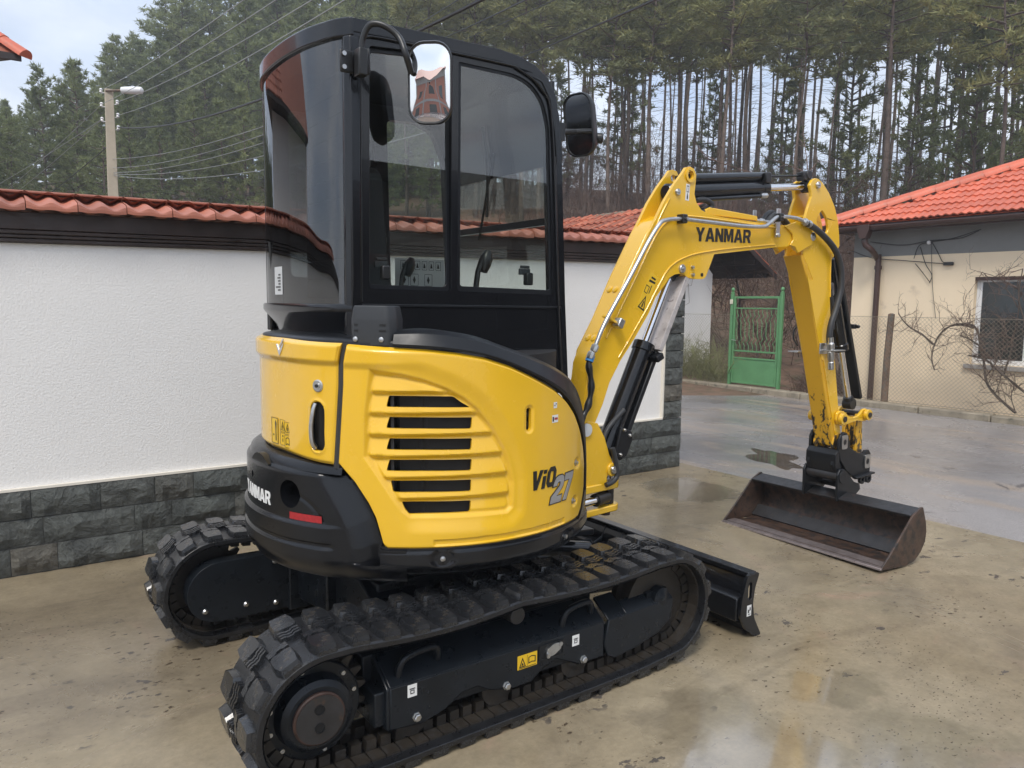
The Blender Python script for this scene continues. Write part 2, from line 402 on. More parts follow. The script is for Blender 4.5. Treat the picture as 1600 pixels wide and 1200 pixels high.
def stone_mat():
    m, t, b, o = nodes('split_grey_stone'); g = t.nodes.new('ShaderNodeNewGeometry'); v = g.outputs['Position']; oi = t.nodes.new('ShaderNodeObjectInfo')
    h1 = noise(t, v, 7, 10, .66, .8); h2 = noise(t, v, 30, 8, .7)
    vo = nd(t, 'ShaderNodeTexVoronoi', Scale=13); vo.feature = 'F1'; t.links.new(v, vo.inputs['Vector'])
    c = ramp(t, oi.outputs['Random'], 0, 1, (.080, .090, .086, 1), (.150, .132, .104, 1), (.93, (.112, .117, .109, 1)))
    c = mix(t, 1.0, c, ramp(t, h1, .30, .70, (.55, .55, .55, 1), (1.5, 1.5, 1.45, 1)), 'MULTIPLY'); c = mix(t, 1.0, c, ramp(t, h2, .3, .72, (.72, .72, .72, 1), (1.25, 1.25, 1.25, 1)), 'MULTIPLY')
    t.links.new(c, b.inputs['Base Color']); b.inputs['Roughness'].default_value = .5
    p = bump(t, b, vo.outputs['Distance'], .7, .035); p = bump(t, b, h1, 1.0, .09, p); bump(t, b, h2, .8, .012, p); return m
M['stone'] = stone_mat()
M['mortar'] = mat('dark_mortar', (.05, .05, .047), .8, bs=60, bst=.4)
M['wood'] = mat('dark_stained_wood', (.030, .018, .014), .42, var=.45, vs=5, bs=30, bst=.15, rv=.1)
M['tile'] = mat('terracotta_tile', (.36, .128, .082), .5, var=.15, vs=7, c2=(.33, .12, .075), c2t=(.56, .75), bs=60, bst=.15, obj=.22)
M['old_tile'] = mat('old_terracotta', (.34, .085, .04), .65, var=.3, vs=5, c2=(.19, .12, .075), c2t=(.5, .66), bs=60, bst=.2, obj=.4)
M['new_tile'] = mat('orange_tile', (.56, .125, .062), .45, var=.12, vs=4, obj=.14, c2=(.36, .13, .085), c2t=(.54, .72))
M['cream'] = mat('cream_render', (.82, .67, .47), .8, var=.05, vs=1.3, bs=60, bst=.15, c2=(.62, .50, .36), c2t=(.6, .75))
M['greyband'] = mat('grey_render', (.20, .20, .19), .8, var=.1, vs=2)
M['gutter'] = mat('brown_gutter', (.055, .028, .022), .35, var=.1)
M['pvc'] = mat('white_window_frame', (.75, .75, .74), .3)
M['pane'] = mat('dark_window_pane', (.02, .025, .024), .04, spec=.8)
M['green'] = mat('green_paint', (.10, .25, .105), .45, var=.12, vs=4, c2=(.08, .19, .08), c2t=(.6, .75), bs=30, bst=.05)
M['galv'] = mat('rusty_galvanised_wire', (.22, .18, .13), .6)
M['postrust'] = mat('rusty_post', (.16, .10, .065), .7, var=.5, vs=9, c2=(.10, .095, .08), c2t=(.5, .6))
M['bark'] = mat('pine_bark', (.105, .078, .062), .85, var=.4, vs=3, bs=9, bst=.6, bd=.03, obj=.25)
M['twig'] = mat('bare_twig', (.12, .075, .055), .8, var=.3, vs=3)
M['twig2'] = mat('dark_branch', (.07, .05, .038), .75, var=.3, vs=6)
M['shrub'] = mat('dry_green_stems', (.20, .21, .085), .7, var=.35, vs=3)
M['polewood'] = mat('concrete_pole', (.42, .36, .27), .8, var=.1, vs=4)
M['cable'] = mat('black_cable', (.02, .02, .02), .5)
M['cable_light'] = mat('aluminium_cable', (.30, .31, .31), .45)
M['ceramic'] = mat('white_ceramic', (.75, .75, .75), .25)
M['litter'] = mat('leaf_litter', (.14, .085, .055), .9, var=.4, vs=2, c2=(.08, .07, .035), c2t=(.5, .65), bs=6, bst=.5)
M['brick'] = mat('orange_blockwork', (.42, .13, .06), .75, var=.2, vs=6)
M['conc2'] = mat('grey_concrete_frame', (.34, .32, .29), .8, var=.15, vs=3)
def needle(name, lo, hi):
    m, t, b, o = nodes(name); b.inputs['Roughness'].default_value = .6; b.inputs['Specular IOR Level'].default_value = .25
    oi = t.nodes.new('ShaderNodeObjectInfo'); n = noise(t, coords(t), .9, 3, .6)
    c = ramp(t, n, .3, .7, (*lo, 1), (*hi, 1))
    c = mix(t, 1.0, c, ramp(t, oi.outputs['Random'], 0, 1, (.78, .80, .80, 1), (1.2, 1.15, 1.05, 1)), 'MULTIPLY')
    t.links.new(c, b.inputs['Base Color'])
    tl = nd(t, 'ShaderNodeBsdfTranslucent'); t.links.new(c, tl.inputs['Color']); ms = nd(t, 'ShaderNodeMixShader'); ms.inputs[0].default_value = .38
    t.links.new(b.outputs[0], ms.inputs[1]); t.links.new(tl.outputs[0], ms.inputs[2]); t.links.new(ms.outputs[0], o.inputs['Surface']); return m
M['needle'] = needle('pine_needles', (.15, .185, .085), (.27, .30, .135))
M['needle_dry'] = needle('thin_pine_needles', (.17, .19, .085), (.30, .295, .13))

# --- ground
def hill(x, y):
    t = (x*math.cos(.94)+y*math.sin(.94))
    a = math.degrees(math.atan2(y+2.8, x+1.5))
    z = np.interp(t, [8, 11.5, 14, 20, 28, 38, 52, 75, 140], [-.06, .05, .5, 2.3, 4.7, 7.2, 10.6, 12.5, 13.0])
    k = np.interp(a, [-40, -5, 12, 25, 60, 85, 120], [0, 0, .35, .8, 1, .95, .6])
    return -.06+(z+.06)*k
mb = MB(); xs = np.concatenate([np.linspace(-150, -20, 14), np.linspace(-16, 60, 60), np.linspace(66, 220, 16)]); ys = np.concatenate([np.linspace(-150, -20, 14), np.linspace(-16, 90, 70), np.linspace(98, 240, 14)])
mb.grid([[(x, y, hill(x, y)-.02 if (x > 9.9 or y > 5) else -.09) for y in ys] for x in xs])
tag(mb.build('terrain', M['litter'], None, 60), 'brown leaf littered ground rising under the pines', kind='structure')
mb = MB(); mb.box((-14, -16, -.30), (3.93, 2.2, 0.0))
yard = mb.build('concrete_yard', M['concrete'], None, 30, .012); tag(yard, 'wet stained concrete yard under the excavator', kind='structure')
mb = MB(); mb.box((3.93, -30, -.40), (9.76, 34, -.030)); mb.box((-40, -30, -.40), (3.93, -16, -.03))
tag(mb.build('road', M['asphalt'], None, 30), 'wet worn asphalt road beyond the yard', kind='structure')
# rain water lying on the road and yard
def puddle(cx, cy, rx, ry, z, sd, label, rot=0):
    rg = np.random.default_rng(sd); P = []
    ph = rg.uniform(0, 6.28, 6); am = rg.uniform(.03, .22, 6)
    for k in range(64):
        a = 2*math.pi*k/64; q = 1+sum(am[j]*math.sin((j+2)*a+ph[j]) for j in range(6))
        x, y = rx*q*math.cos(a), ry*q*math.sin(a)
        P.append((cx+x*math.cos(rot)-y*math.sin(rot), cy+x*math.sin(rot)+y*math.cos(rot)))
    m = MB(); m.prism(P, 2, z, z+.0015); o = m.build('puddle', M['water'], None, 0); tag(o, label, kind='structure')
puddle(5.0, 1.75, .50, .20, -.030, 23, 'rain puddle on the road by the stone pillar', .9)
# kerb stones under the fence
kerb = thing('kerb', 'low weathered concrete kerb along the far road edge', 'kerb', (9.85, 2, 0)); kerb['kind'] = 'structure'; del kerb['category']
ky = -14.0; rg = np.random.default_rng(2)
while ky < 16:
    l = .98; m = MB(); h = .065+rg.uniform(-.006, .006)
    m.box((9.76+rg.uniform(-.008, .008), ky+.006, -.38), (9.98, ky+l-.006, h)); m.build('kerb_stone', M['kerb'], kerb, 30, .018); ky += l

# --- boundary wall
wall = thing('boundary_wall', 'white roughcast boundary wall with slate stone plinth, brown beam and terracotta coping', 'wall', (0, 2.05, 0))
SL = .0185
def ztop(x): return 1.799+SL*x
mb = MB(); x0, x1 = -9.0, 3.545
mb.prism([(x0, .0), (3.79, .0), (3.79, .468), (x1, .468), (x1, ztop(x1)), (x0, ztop(x0))], 1, 1.952, 2.16)
mb.build('rendered_wall', M['plaster'], wall, 30)
mb = MB(); mb.box((x0, 1.925, .463), (x1, 1.951, .477)); mb.box((x1-.012, 1.925, .477), (x1+.006, 1.951, ztop(x1)-.03)); mb.build('plaster_bead', M['plaster_edge'], wall, 30)
mb = MB(); mb.box((3.555, 1.953, .468), (3.785, 2.16, 1.86)); mb.build('pillar_core', M['mortar'], wall, 30)
mb = MB(); mb.box((x0, 1.925, 0), (3.785, 1.9515, .460)); mb.build('mortar_bed', M['mortar'], wall, 30)
stones = []
for k in range(9):
    rg = np.random.default_rng(40+k); nu, nv = 7, 4
    G = [[(u, -(.35+.65*rg.random())*(.25*rg.random() if i in (0, nu-1) or j in (0, nv-1) else 1), v) for j, v in enumerate(np.linspace(-.5, .5, nv)+np.array([0, .06, -.06, 0])*rg.uniform(-1, 1, nv))] for i, u in enumerate(np.linspace(-.5, .5, nu))]
    b0 = [[(p[0], .9, p[2]) for p in (G[i][0], G[i][-1])] for i in range(nu)]
    m = MB(); m.grid(G)
    rim = [G[i][0] for i in range(nu)]+[G[-1][j] for j in range(1, nv)]+[G[i][-1] for i in range(nu-2, -1, -1)]+[G[0][j] for j in range(nv-2, 0, -1)]
    n = len(rim); m.add([p for p in rim]+[(p[0], 1.0, p[2]) for p in rim], [(i, i+n, (i+1) % n+n, (i+1) % n) for i in range(n)])
    stones.append(m.mesh('stone', M['stone'], 20))
rg = np.random.default_rng(5)
def lay_course(xa, xb, z, h, yf=1.925):
    x = xa
    while x < xb-.05:
        l = min(rg.uniform(.20, .46), xb-x)
        if xb-x-l < .12: l = xb-x
        inst('stone', stones[rg.integers(9)], wall, (x+l/2, yf, z+h/2), None, (l-.004, .022+.024*rg.random(), h-.007))
        x += l
for c in range(3): lay_course(-4.6-.11*c, 3.79, .003+c*.153, .153)
z = .468
for k in range(9):
    h = .155
    inst('stone', stones[rg.integers(9)], wall, (3.668, 1.925, z+h/2), None, (.235, .02+.012*rg.random(), h-.008))
    inst('stone', stones[rg.integers(9)], wall, (3.795, 2.05, z+h/2), Matrix.Rotation(R(90), 3, 'Z'), (.23, .012, h-.008)); z += h
for c in range(3): inst('stone', stones[c], wall, (3.795, 2.05, .08+c*.153), Matrix.Rotation(R(90), 3, 'Z'), (.23, .012, .146))
mb = MB()
def sloped(xa, xb, ya, yb, za, zb): 
    mb.prism([(xa, za+SL*xa), (xb, za+SL*xb), (xb, zb+SL*xb), (xa, zb+SL*xa)], 1, ya, yb)
sloped(-9, 4.0, 1.915, 2.19, 1.868, 1.958); 
for a, b, d in ((1.801, 1.822, .0), (1.825, 1.842, .006), (1.845, 1.865, .012)): sloped(-9, 4.0, 1.925-d, 2.18, a, b)
mb.build('beam', M['wood'], wall, 30, .004)
# coping tiles: two rolls and a lipped front each
tw = .233; nu = 24; G1 = []; V = []
m = MB()
def prof(u): return .013*math.cos(2*math.pi*2*u/tw)
us = np.linspace(-tw/2+.002, tw/2-.002, nu+1)
top = [[(u, y, z0+prof(u)*k) for (y, z0, k) in ((-.215, -.006, .35), (-.212, .006, .8), (-.19, .018, 1), (-.05, .050, 1), (.07, .077, 1))] for u in us]
bot = [[(u, y, z0+prof(u)*k) for (y, z0, k) in ((-.215, -.022, .1), (-.20, -.024, .5), (-.05, .015, 1), (.07, .05, 1))] for u in us]
m.grid(top); m.grid(bot, flip=True)
fr = [p[0] for p in top]; fb = [p[0] for p in bot]; n = len(fr); m.add(fr+fb, [(i, i+n, i+1+n, i+1) for i in range(n-1)])
for s, c in ((0, 1), (-1, -1)):
    a = [top[s][0], top[s][1], top[s][2], top[s][3], top[s][4], bot[s][3], bot[s][2], bot[s][1], bot[s][0]]
    m.add(a, [tuple(range(9))[::c]])
cop = m.mesh('coping_tile', M['tile'], 40)
x = -4.67
while x < 3.95:
    inst('coping_tile', cop, wall, (x, 2.05+rg.uniform(-.006, .006), 1.985+SL*x+rg.uniform(-.003, .003)), Matrix.Rotation(rg.uniform(-.012, .012), 3, 'Y')); 
    inst('coping_tile', cop, wall, (x, 2.05, 1.985+SL*x), Matrix.Rotation(math.pi, 3, 'Z')); x += tw
mb = MB(); mb.prism([(-4.8, 2.062+SL*-4.8), (4.05, 2.062+SL*4.05), (4.05, 2.078+SL*4.05), (-4.8, 2.078+SL*-4.8)], 1, 1.99, 2.11); mb.build('ridge_bed', M['tile'], wall, 30, .006)

# --- houses
def tile_mesh(w_, l_, mt, amp=.018, nu=10, th=.018, wv=1):
    """one interlocking roof tile, x across, y up the slope, z out of the slope"""
    m = MB(); us = np.linspace(-w_/2+.002, w_/2-.002, nu+1); f = lambda u: amp*math.sin(2*math.pi*(u/w_)*wv)
    tp = [[(u, -l_/2, f(u)+th), (u, l_/2, f(u))] for u in us]; bt = [[(u, -l_/2, f(u)), (u, l_/2, f(u)-th)] for u in us]
    m.grid(tp); m.grid(bt, flip=True); n = nu+1; m.add([p[0] for p in tp]+[p[0] for p in bt], [(i, i+n, i+1+n, i+1) for i in range(n-1)])
    for s in (0, -1): m.add([tp[s][0], tp[s][1], bt[s][1], bt[s][0]], [(0, 1, 2, 3)])
    return m.mesh('roof_tile', mt, 40)
def tiled_slope(parent, o, ux, uy, W, Ls, tm, tw_, tl, inside=lambda a, b: True, jit=.004, rest=None, limit=300):
    """tiles laid on the plane o + a*ux + b*uy ; those past the limit are joined into one part"""
    o = Vector(o); ux = Vector(ux).normalized(); uy = Vector(uy).normalized(); uz = ux.cross(uy)
    B = Matrix((ux, uy, uz)).transposed(); cnt = 0; J = MB()
    nb = int(Ls/tl)
    for j in range(nb):
        for i in range(int(W/tw_)):
            a, b = (i+.5)*tw_, (j+.5)*tl
            if not inside(a, b): continue
            p = o+ux*a+uy*b+uz*(.03+random.uniform(-jit, jit))
            rot = B @ Matrix.Rotation(random.uniform(-jit, jit)*3, 3, 'Z')
            if cnt < limit: inst('roof_tile', tm, parent, p, rot)
            else:
                b0 = len(J.v); J.v += [tuple(p+rot @ v.co) for v in tm.vertices]; J.f += [tuple(q+b0 for q in f.vertices) for f in tm.polygons]
            cnt += 1
    if J.v:
        ob = J.build('tile_field', tm.materials[0], parent, 40); ob['kind'] = 'stuff'

# house on the right of the road
hs = thing('house', 'single storey cream house with orange tiled roof, grey band and brown gutter', 'house', (12, 1, 0))
HX = 10.6; yl = 4.28; zr = 2.86
wy0, wy1, wz0, wz1 = .9, 2.36, .70, 1.99
mb = MB(); mb.prism([(yl, -.2), (-7, -.2), (-7, 2.315), (yl, 2.355)], 0, HX, HX+.28, [[(wy0, wz0), (wy1, wz0), (wy1, wz1), (wy0, wz1)], [(-3.6, wz0), (-2.2, wz0), (-2.2, wz1), (-3.6, wz1)]])
mb.box((HX+.28, yl-.25, -.2), (HX+8, yl, 2.335)); mb.build('wall', M['cream'], hs, 30)
mb = MB(); mb.prism([(yl+.004, 2.357), (-7, 2.317), (-7, 2.80), (yl+.004, 2.80)], 0, HX-.004, HX+.28); mb.box((HX+.28, yl-.25, 2.34), (HX+8, yl+.004, 2.8)); mb.build('wall_band', M['greyband'], hs, 30)
mb = MB(); mb.box((HX-.36, -7.4, 2.78), (HX+8.3, yl+.36, 2.815)); mb.build('soffit', M['gutter'], hs, 30)
def window(parent, ya, yb, za, zb, xw):
    m = MB(); fr = .075
    m.prism([(ya, za), (yb, za), (yb, zb), (ya, zb)], 0, xw+.08, xw+.14, [[(ya+fr, za+fr), ((ya+yb)/2-fr*.8, za+fr), ((ya+yb)/2-fr*.8, zb-fr), (ya+fr, zb-fr)], [((ya+yb)/2+fr*.8, za+fr), (yb-fr, za+fr), (yb-fr, zb-fr), ((ya+yb)/2+fr*.8, zb-fr)]])
    f = m.build('window', M['pvc'], parent, 30, .006)
    for p, q in ((ya+fr-.01, (ya+yb)/2-fr*.8+.01), ((ya+yb)/2+fr*.8-.01, yb-fr+.01)):
        m = MB(); m.box((xw+.10, p, za+fr-.01), (xw+.112, q, zb-fr+.01)); m.build('pane', M['pane'], f, 0)
    m = MB(); m.box((xw-.05, ya-.06, za-.07), (xw+.11, yb+.06, za-.004)); m.build('sill', M['conc2'], parent, 30, .006)
    m = MB(); m.box((xw+.002, ya+.002, zb-.05), (xw+.11, yb-.002, zb-.004)); m.build('lintel', M['gutter'], parent, 30)
window(hs, wy0, wy1, wz0, wz1, HX); window(hs, -3.6, -2.2, wz0, wz1, HX)
# hipped roof: eave along the road, hip rising from the near-left corner
ex, ey = HX-.36, yl+.40; sl = .44
ntile = tile_mesh(.22, .30, M['new_tile'], .011, 12, .018, 2)
mb = MB(); rx = 4.6
mb.add([(ex, ey, zr), (ex, -7.4, zr), (ex+rx, -7.4+rx, zr+rx*sl), (ex+rx, ey-rx, zr+rx*sl), (ex+2*rx, ey, zr), (ex+2*rx, -7.4, zr)], [(0, 1, 2, 3), (0, 3, 4), (4, 3, 2, 5), (1, 5, 2), (0, 4, 5, 1)])
roof = mb.build('roof', M['new_tile'], hs, 0)
uy = Vector((1, 0, sl)).normalized(); ln = math.hypot(1, sl)
tiled_slope(hs, (ex, ey, zr), (0, -1, 0), uy, 11.0, rx*ln, ntile, .22, .295, lambda a, b: a > b/ln+.06 and a < 7.2, .004)
hv = Vector((1, -1, sl)); hl = hv.length; hv.normalize()
rt = MB(); G = [[(x_, .13*k*math.cos(t_), .13*k*math.sin(t_)+.0) for t_ in np.linspace(0, math.pi, 9)] for x_, k in ((-.20, 1.0), (.20, .90))]
rt.grid(G); rt.add([p for p in G[0]], [tuple(range(9))]); rt = rt.mesh('ridge_tile', M['new_tile'], 40)
for k in range(15):
    p = Vector((ex, ey, zr+.02))+hv*(.1+k*.38); xax = hv; zax = Vector((0, 0, 1)); yax = zax.cross(xax).normalized(); zax = xax.cross(yax)
    inst('ridge_tile', rt, hs, p, Matrix((xax, yax, zax)).transposed() @ Matrix.Rotation(-.04, 3, 'Y'))
# gutter with hopper and downpipe
mb = MB(); gx = ex-.02
for ya, yb in ((-7.4, ey),):
    prf = [(gx+.06*math.cos(t_), zr-.045+.065*math.sin(t_)) for t_ in np.linspace(math.pi, 2*math.pi, 9)]
    prf = prf+[(x_*1+(.006 if x_ < gx else -.006), z_+.006) for x_, z_ in prf[::-1]]
    mb.prism(prf, 1, ya, yb)
mb.box((gx+.062, -7.4, zr-.13), (gx+.085, ey, zr-.005)); g = mb.build('gutter', M['gutter'], hs, 40)
py, pw = at(1373, 410, 0, HX-.07)[1], .045
mb = MB(); hy = at(1352, 365, 0, gx)[1]
mb.prism([(hy-.10, zr-.02), (hy+.10, zr-.02), (hy+.10, zr-.10), (hy+.05, zr-.24), (hy-.05, zr-.24), (hy-.10, zr-.10)], 0, gx-.085, gx+.06)
mb.tube(bez([(gx, hy, zr-.22), (gx, hy-.01, zr-.33), (gx+.08, hy-.08, zr-.42), (HX-.085, py+.02, zr-.55), (HX-.08, py, zr-.68), (HX-.08, py, -.0)], 6), pw, 12); mb.build('downpipe', M['gutter'], hs, 40, .004)
mb = MB(); mb.tube([(HX-.08, py, zr-.66), (HX-.08, py, zr-.72)], pw+.012, 12); mb.build('pipe_clip', M['gutter'], hs, 40)
# wires on the facade
def strand(pts, r, name, mt, parent, n=5): 
    m = MB(); m.tube(bez(pts, 6), r, n); return m.build(name, M[mt], parent, 60)
f = lambda u, v, dx=.03: tuple(at(u, v, 0, HX-dx))
wires = [[(1360, 378), (1410, 383), (1453, 376), (1500, 372), (1530, 360)], [(1453, 378), (1490, 372), (1533, 358)], [(1331, 392), (1363, 403), (1410, 407), (1475, 412)], [(1453, 378), (1436, 384), (1428, 404)], [(1438, 386), (1446, 412), (1456, 430), (1452, 442)], [(1430, 412), (1440, 424), (1452, 440)], [(1455, 378), (1456, 420), (1458, 460), (1462, 497)], [(1456, 378), (1466, 396), (1472, 408), (1478, 411)]]
for k, q in enumerate(wires): strand([f(*p) for p in q], .006 if k != 6 else .004, 'facade_cable', 'cable', hs)
mb = MB(); mb.lathe([(.012, 0), (.03, .01), (.032, .04), (.018, .06)], f(1453, 379, .0), (-1, 0, 0), 10); mb.build('insulator', M['ceramic'], hs)
mb = MB(); mb.cbox(Vector(f(1482, 412)), (.05, .14, .05)); mb.build('cable_joint', M['cable'], hs, 30, .01)

# shed behind the fence
sh = thing('shed', 'old white plastered shed with mossy terracotta roof behind the wall', 'shed', (11, 9, 0))
mb = MB(); a = at(1113, 440, 1, 7.9); xr = a[0]
mb.prism([(8.6, -.2), (xr, -.2), (xr, 2.2), (10.2, 3.2), (8.6, 2.3)], 1, 7.9, 8.1); mb.box((8.6, 8.1, -.2), (xr, 14, 2.2)); mb.build('wall', M['plaster'], sh, 30)
RX, RZ = 10.35, 3.52
e1 = (8.2, 2.45); e2 = (12.6, 2.16)
mb = MB()
mb.prism([e1, (RX, RZ-.06), e2, (e2[0], e2[1]+.05), (RX, RZ), (e1[0], e1[1]+.05)], 1, 7.2, 14.6); mb.build('roof_boards', M['wood'], sh, 30)
mb = MB()
for k in range(5):
    tt = .1+.2*k; x_, z_ = RX+(e2[0]-RX)*tt, RZ-.16+(e2[1]-RZ+.06)*tt
    mb.box((x_-.04, 7.25, z_-.05), (x_+.04, 8.3, z_+.04))
mb.prism([(RX, RZ-.13), (e2[0], e2[1]-.06), (e2[0], e2[1]+.05), (RX, RZ)], 1, 7.17, 7.199); mb.build('barge_board', M['wood'], sh, 30)
otile = tile_mesh(.21, .36, M['old_tile'], .020, 6, .022)
us = Vector((RX-e1[0], 0, RZ-e1[1])); sl1 = us.length
tiled_slope(sh, (e1[0], 14.6, e1[1]+.05), (0, -1, 0), us, 7.4, sl1, otile, .21, .34, lambda a, b: True, .012)
us2 = Vector((RX-e2[0], 0, RZ-e2[1]))
tiled_slope(sh, (e2[0], 7.2, e2[1]+.05), (0, 1, 0), us2, 2.0, us2.length, otile, .21, .34, lambda a, b: True, .012)
mb = MB()
for y_ in (8.9,): mb.box((RX-.12, 9.5, RZ-.03), (RX+.12, 10.4, RZ+.06))
mb.build('ridge_slab', M['kerb'], sh, 30, .01)

# corner of another house at the upper left
nh = thing('neighbour_house', 'corner of a terracotta roof jutting in at the upper left edge', 'house', (-4, 9.5, 0))
cx, cy, cz = -.88, 9.2, 4.60
mb = MB(); mb.prism([(-9, 9.85), (-2.4, 9.85), (-4.4, 12.6), (-9, 12.6)], 2, -.2, 4.55); mb.build('wall', M['plaster'], nh, 30)
mb = MB(); mb.prism([(-9, 9.2), (cx, 9.2), (cx-2.6, 12.7), (-9, 12.7)], 2, 4.58, 4.615); mb.box((-9, 9.17, 4.55), (cx+.02, 9.2, 4.64)); mb.build('eaves_board', M['wood'], nh, 30, .006)
mb = MB(); mb.add([(cx, 9.2, 4.63), (cx-2.6, 12.7, 4.63), (cx-3.1, 12.3, 7.4), (-9, 9.2, 4.63), (-9, 12.3, 7.4)], [(3, 0, 2, 4), (0, 1, 2)]); mb.build('roof', M['tile'], nh, 0)
t2 = tile_mesh(.22, .30, M['tile'], .018, 6, .02)
uu = Vector((0, 3.1, 2.77)); lu = uu.length
tiled_slope(nh, (-4.0, 9.2, 4.63), (1, 0, 0), uu, 4.0-.88, lu*.6, t2, .22, .29, lambda a, b: a < 3.12-b*3.1/lu-.05, .004)
for k in range(6):
    xax = Vector((-3.1, 3.1, 2.77)).normalized(); yax = Vector((0, 0, 1)).cross(xax).normalized(); zax = xax.cross(yax)
    inst('ridge_tile', rt, nh, Vector((cx, 9.2, 4.65))+xax*(.1+.37*k), Matrix((xax, yax, zax)).transposed(), (1, .8, .8)).data = rt

# unfinished brick house across the street behind the camera (seen in the mirror and the glass)
bh = thing('brick_house', 'unfinished orange brick house with concrete frame reflected in the cab mirror', 'house', (-40, -24, 0))
Rz = Matrix.Translation((-40, -24, -1)) @ Matrix.Rotation(R(28), 4, 'Z')
def bbox(m, lo, hi): m.box(lo, hi, Rz)
mb = MB()
for zf in (0, 3.0): 
    bbox(mb, (-5, -6, zf+.2), (5, 6, zf+2.8))
mb.build('wall', M['brick'], bh, 30)
mb = MB()
for zf in (0, 3.0, 6.0): bbox(mb, (-5.15, -6.15, zf-.2), (5.15, 6.15, zf+.2))
for yy in (-6, -2, 2, 6):
    for xx in (-5, 5): bbox(mb, (xx-.2, yy-.2, .2), (xx+.2, yy+.2, 5.8))
mb.build('concrete_frame', M['conc2'], bh, 30)
mb = MB()
mb.add([Rz @ Vector(p) for p in ((-5.6, -6.6, 6.25), (5.6, -6.6, 6.25), (5.6, 6.6, 6.25), (-5.6, 6.6, 6.25), (0, -3, 8.2), (0, 3, 8.2))], [(0, 1, 4), (1, 2, 5, 4), (2, 3, 5), (3, 0, 4, 5), (3, 2, 1, 0)]); mb.build('roof', M['tile'], bh, 0)
for zf in (0, 3):
    for yy in (-4, 0, 4):
        mb = MB(); bbox(mb, (4.98, yy-.7, zf+1.0), (5.06, yy+.7, zf+2.3)); mb.build('window', M['pane'], bh, 30)

# house opposite, to the right of the camera (seen in the cab windows)
oh = thing('opposite_house', 'brown boarded house with red tiled roof reflected in the cab side windows', 'house', (10, -12, 0))
mb = MB(); mb.box((3.6, -20, -.4), (15, -11.6, 3.9)); mb.build('wall', M['wood'], oh, 30)
mb = MB(); mb.box((2.6, -21, 3.9), (16, -10.6, 3.96)); mb.box((2.6, -10.6, 3.84), (16, -10.56, 4.06)); mb.box((2.56, -21, 3.84), (2.6, -10.56, 4.06)); mb.build('eaves_board', M['wood'], oh, 30)
mb = MB(); mb.add([(2.5, -21.1, 4.0), (16.1, -21.1, 4.0), (16.1, -10.5, 4.0), (2.5, -10.5, 4.0), (8.2, -15.8, 5.0), (10.4, -15.8, 5.0)], [(0, 1, 5, 4), (1, 2, 5), (2, 3, 4, 5), (3, 0, 4)]); mb.build('roof', M['tile'], oh, 0)
for x_ in (4.6, 8.0, 11.4):
    mb = MB(); mb.box((x_, -11.64, 1.0), (x_+1.3, -11.56, 2.4)); mb.box((x_-.06, -11.62, .94), (x_+1.36, -11.585, 2.46)); mb.build('window', M['pane'], oh, 30)

# --- chain link fence
fn = thing('chain_link_fence', 'rusty chain link fence along the kerb below the cream house', 'fence', (9.93, 2, 0))
FX = 9.93
def mesh_panel(ya, yb, z0, z1, p=.062):
    m = MB(); H = z1-z0; r = .0018
    n = int((yb-ya+H)/p)+1
    for s in (1, -1):
        for k in range(n):
            b = ya-H+k*p if s == 1 else ya+k*p
            lo, hi = (b, 0), (b+s*H, H)
            pts = []
            for (y, h) in (lo, hi):
                pts.append([y, h])
            def clip(y): 
                tt = (y-pts[0][0])/(pts[1][0]-pts[0][0]); return [y, tt*H]
            A, B_ = pts
            if s == 1:
                if B_[0] < ya or A[0] > yb: continue
                if A[0] < ya: A = clip(ya)
                if B_[0] > yb: B_ = clip(yb)
            else:
                if A[0] < ya or B_[0] > yb: continue
                if A[0] > yb: A = clip(yb)
                if B_[0] < ya: B_ = clip(ya)
            d = .002*s
            m.tube([(FX+d, A[0], z0+A[1]), (FX+d, B_[0], z0+B_[1])], r, 3, False)
    m.tube([(FX, ya, z1), (FX, yb, z1)], .003, 4); m.tube([(FX, ya, z0+.02), (FX, yb, z0+.02)], .003, 4)
    o = m.build('wire_mesh', M['galv'], fn, 0); o['kind'] = 'stuff'
mesh_panel(-2.2, 4.35, .07, 1.38); mesh_panel(6.24, 9.2, .07, 1.36)
for y_ in (.0-1.2, 7.9):
    mb = MB(); mb.box((FX+.01, y_-.045, -.2), (FX+.09, y_+.045, 1.45)); mb.build('post', M['postrust'], fn, 30, .012)
mb = MB(); a, b = at(1393, 492, 0, FX+.05), at(1382, 620, 0, FX+.05)
mb.tube([(FX+.05, b[1]+.0, .02), (FX+.05, b[1]-.0, .75), (FX+.05, a[1], 1.42), (FX+.05, a[1], 1.435)], [.052, .050, .048, .02], 12); mb.build('post', M['postrust'], fn, 40, label='leaning rusty round post with mossy top')
mb = MB(); mb.tube([(FX+.05, 4.36, .02), (FX+.05, 4.36, 1.30)], .02, 8); mb.build('post', M['green'], fn, 40)

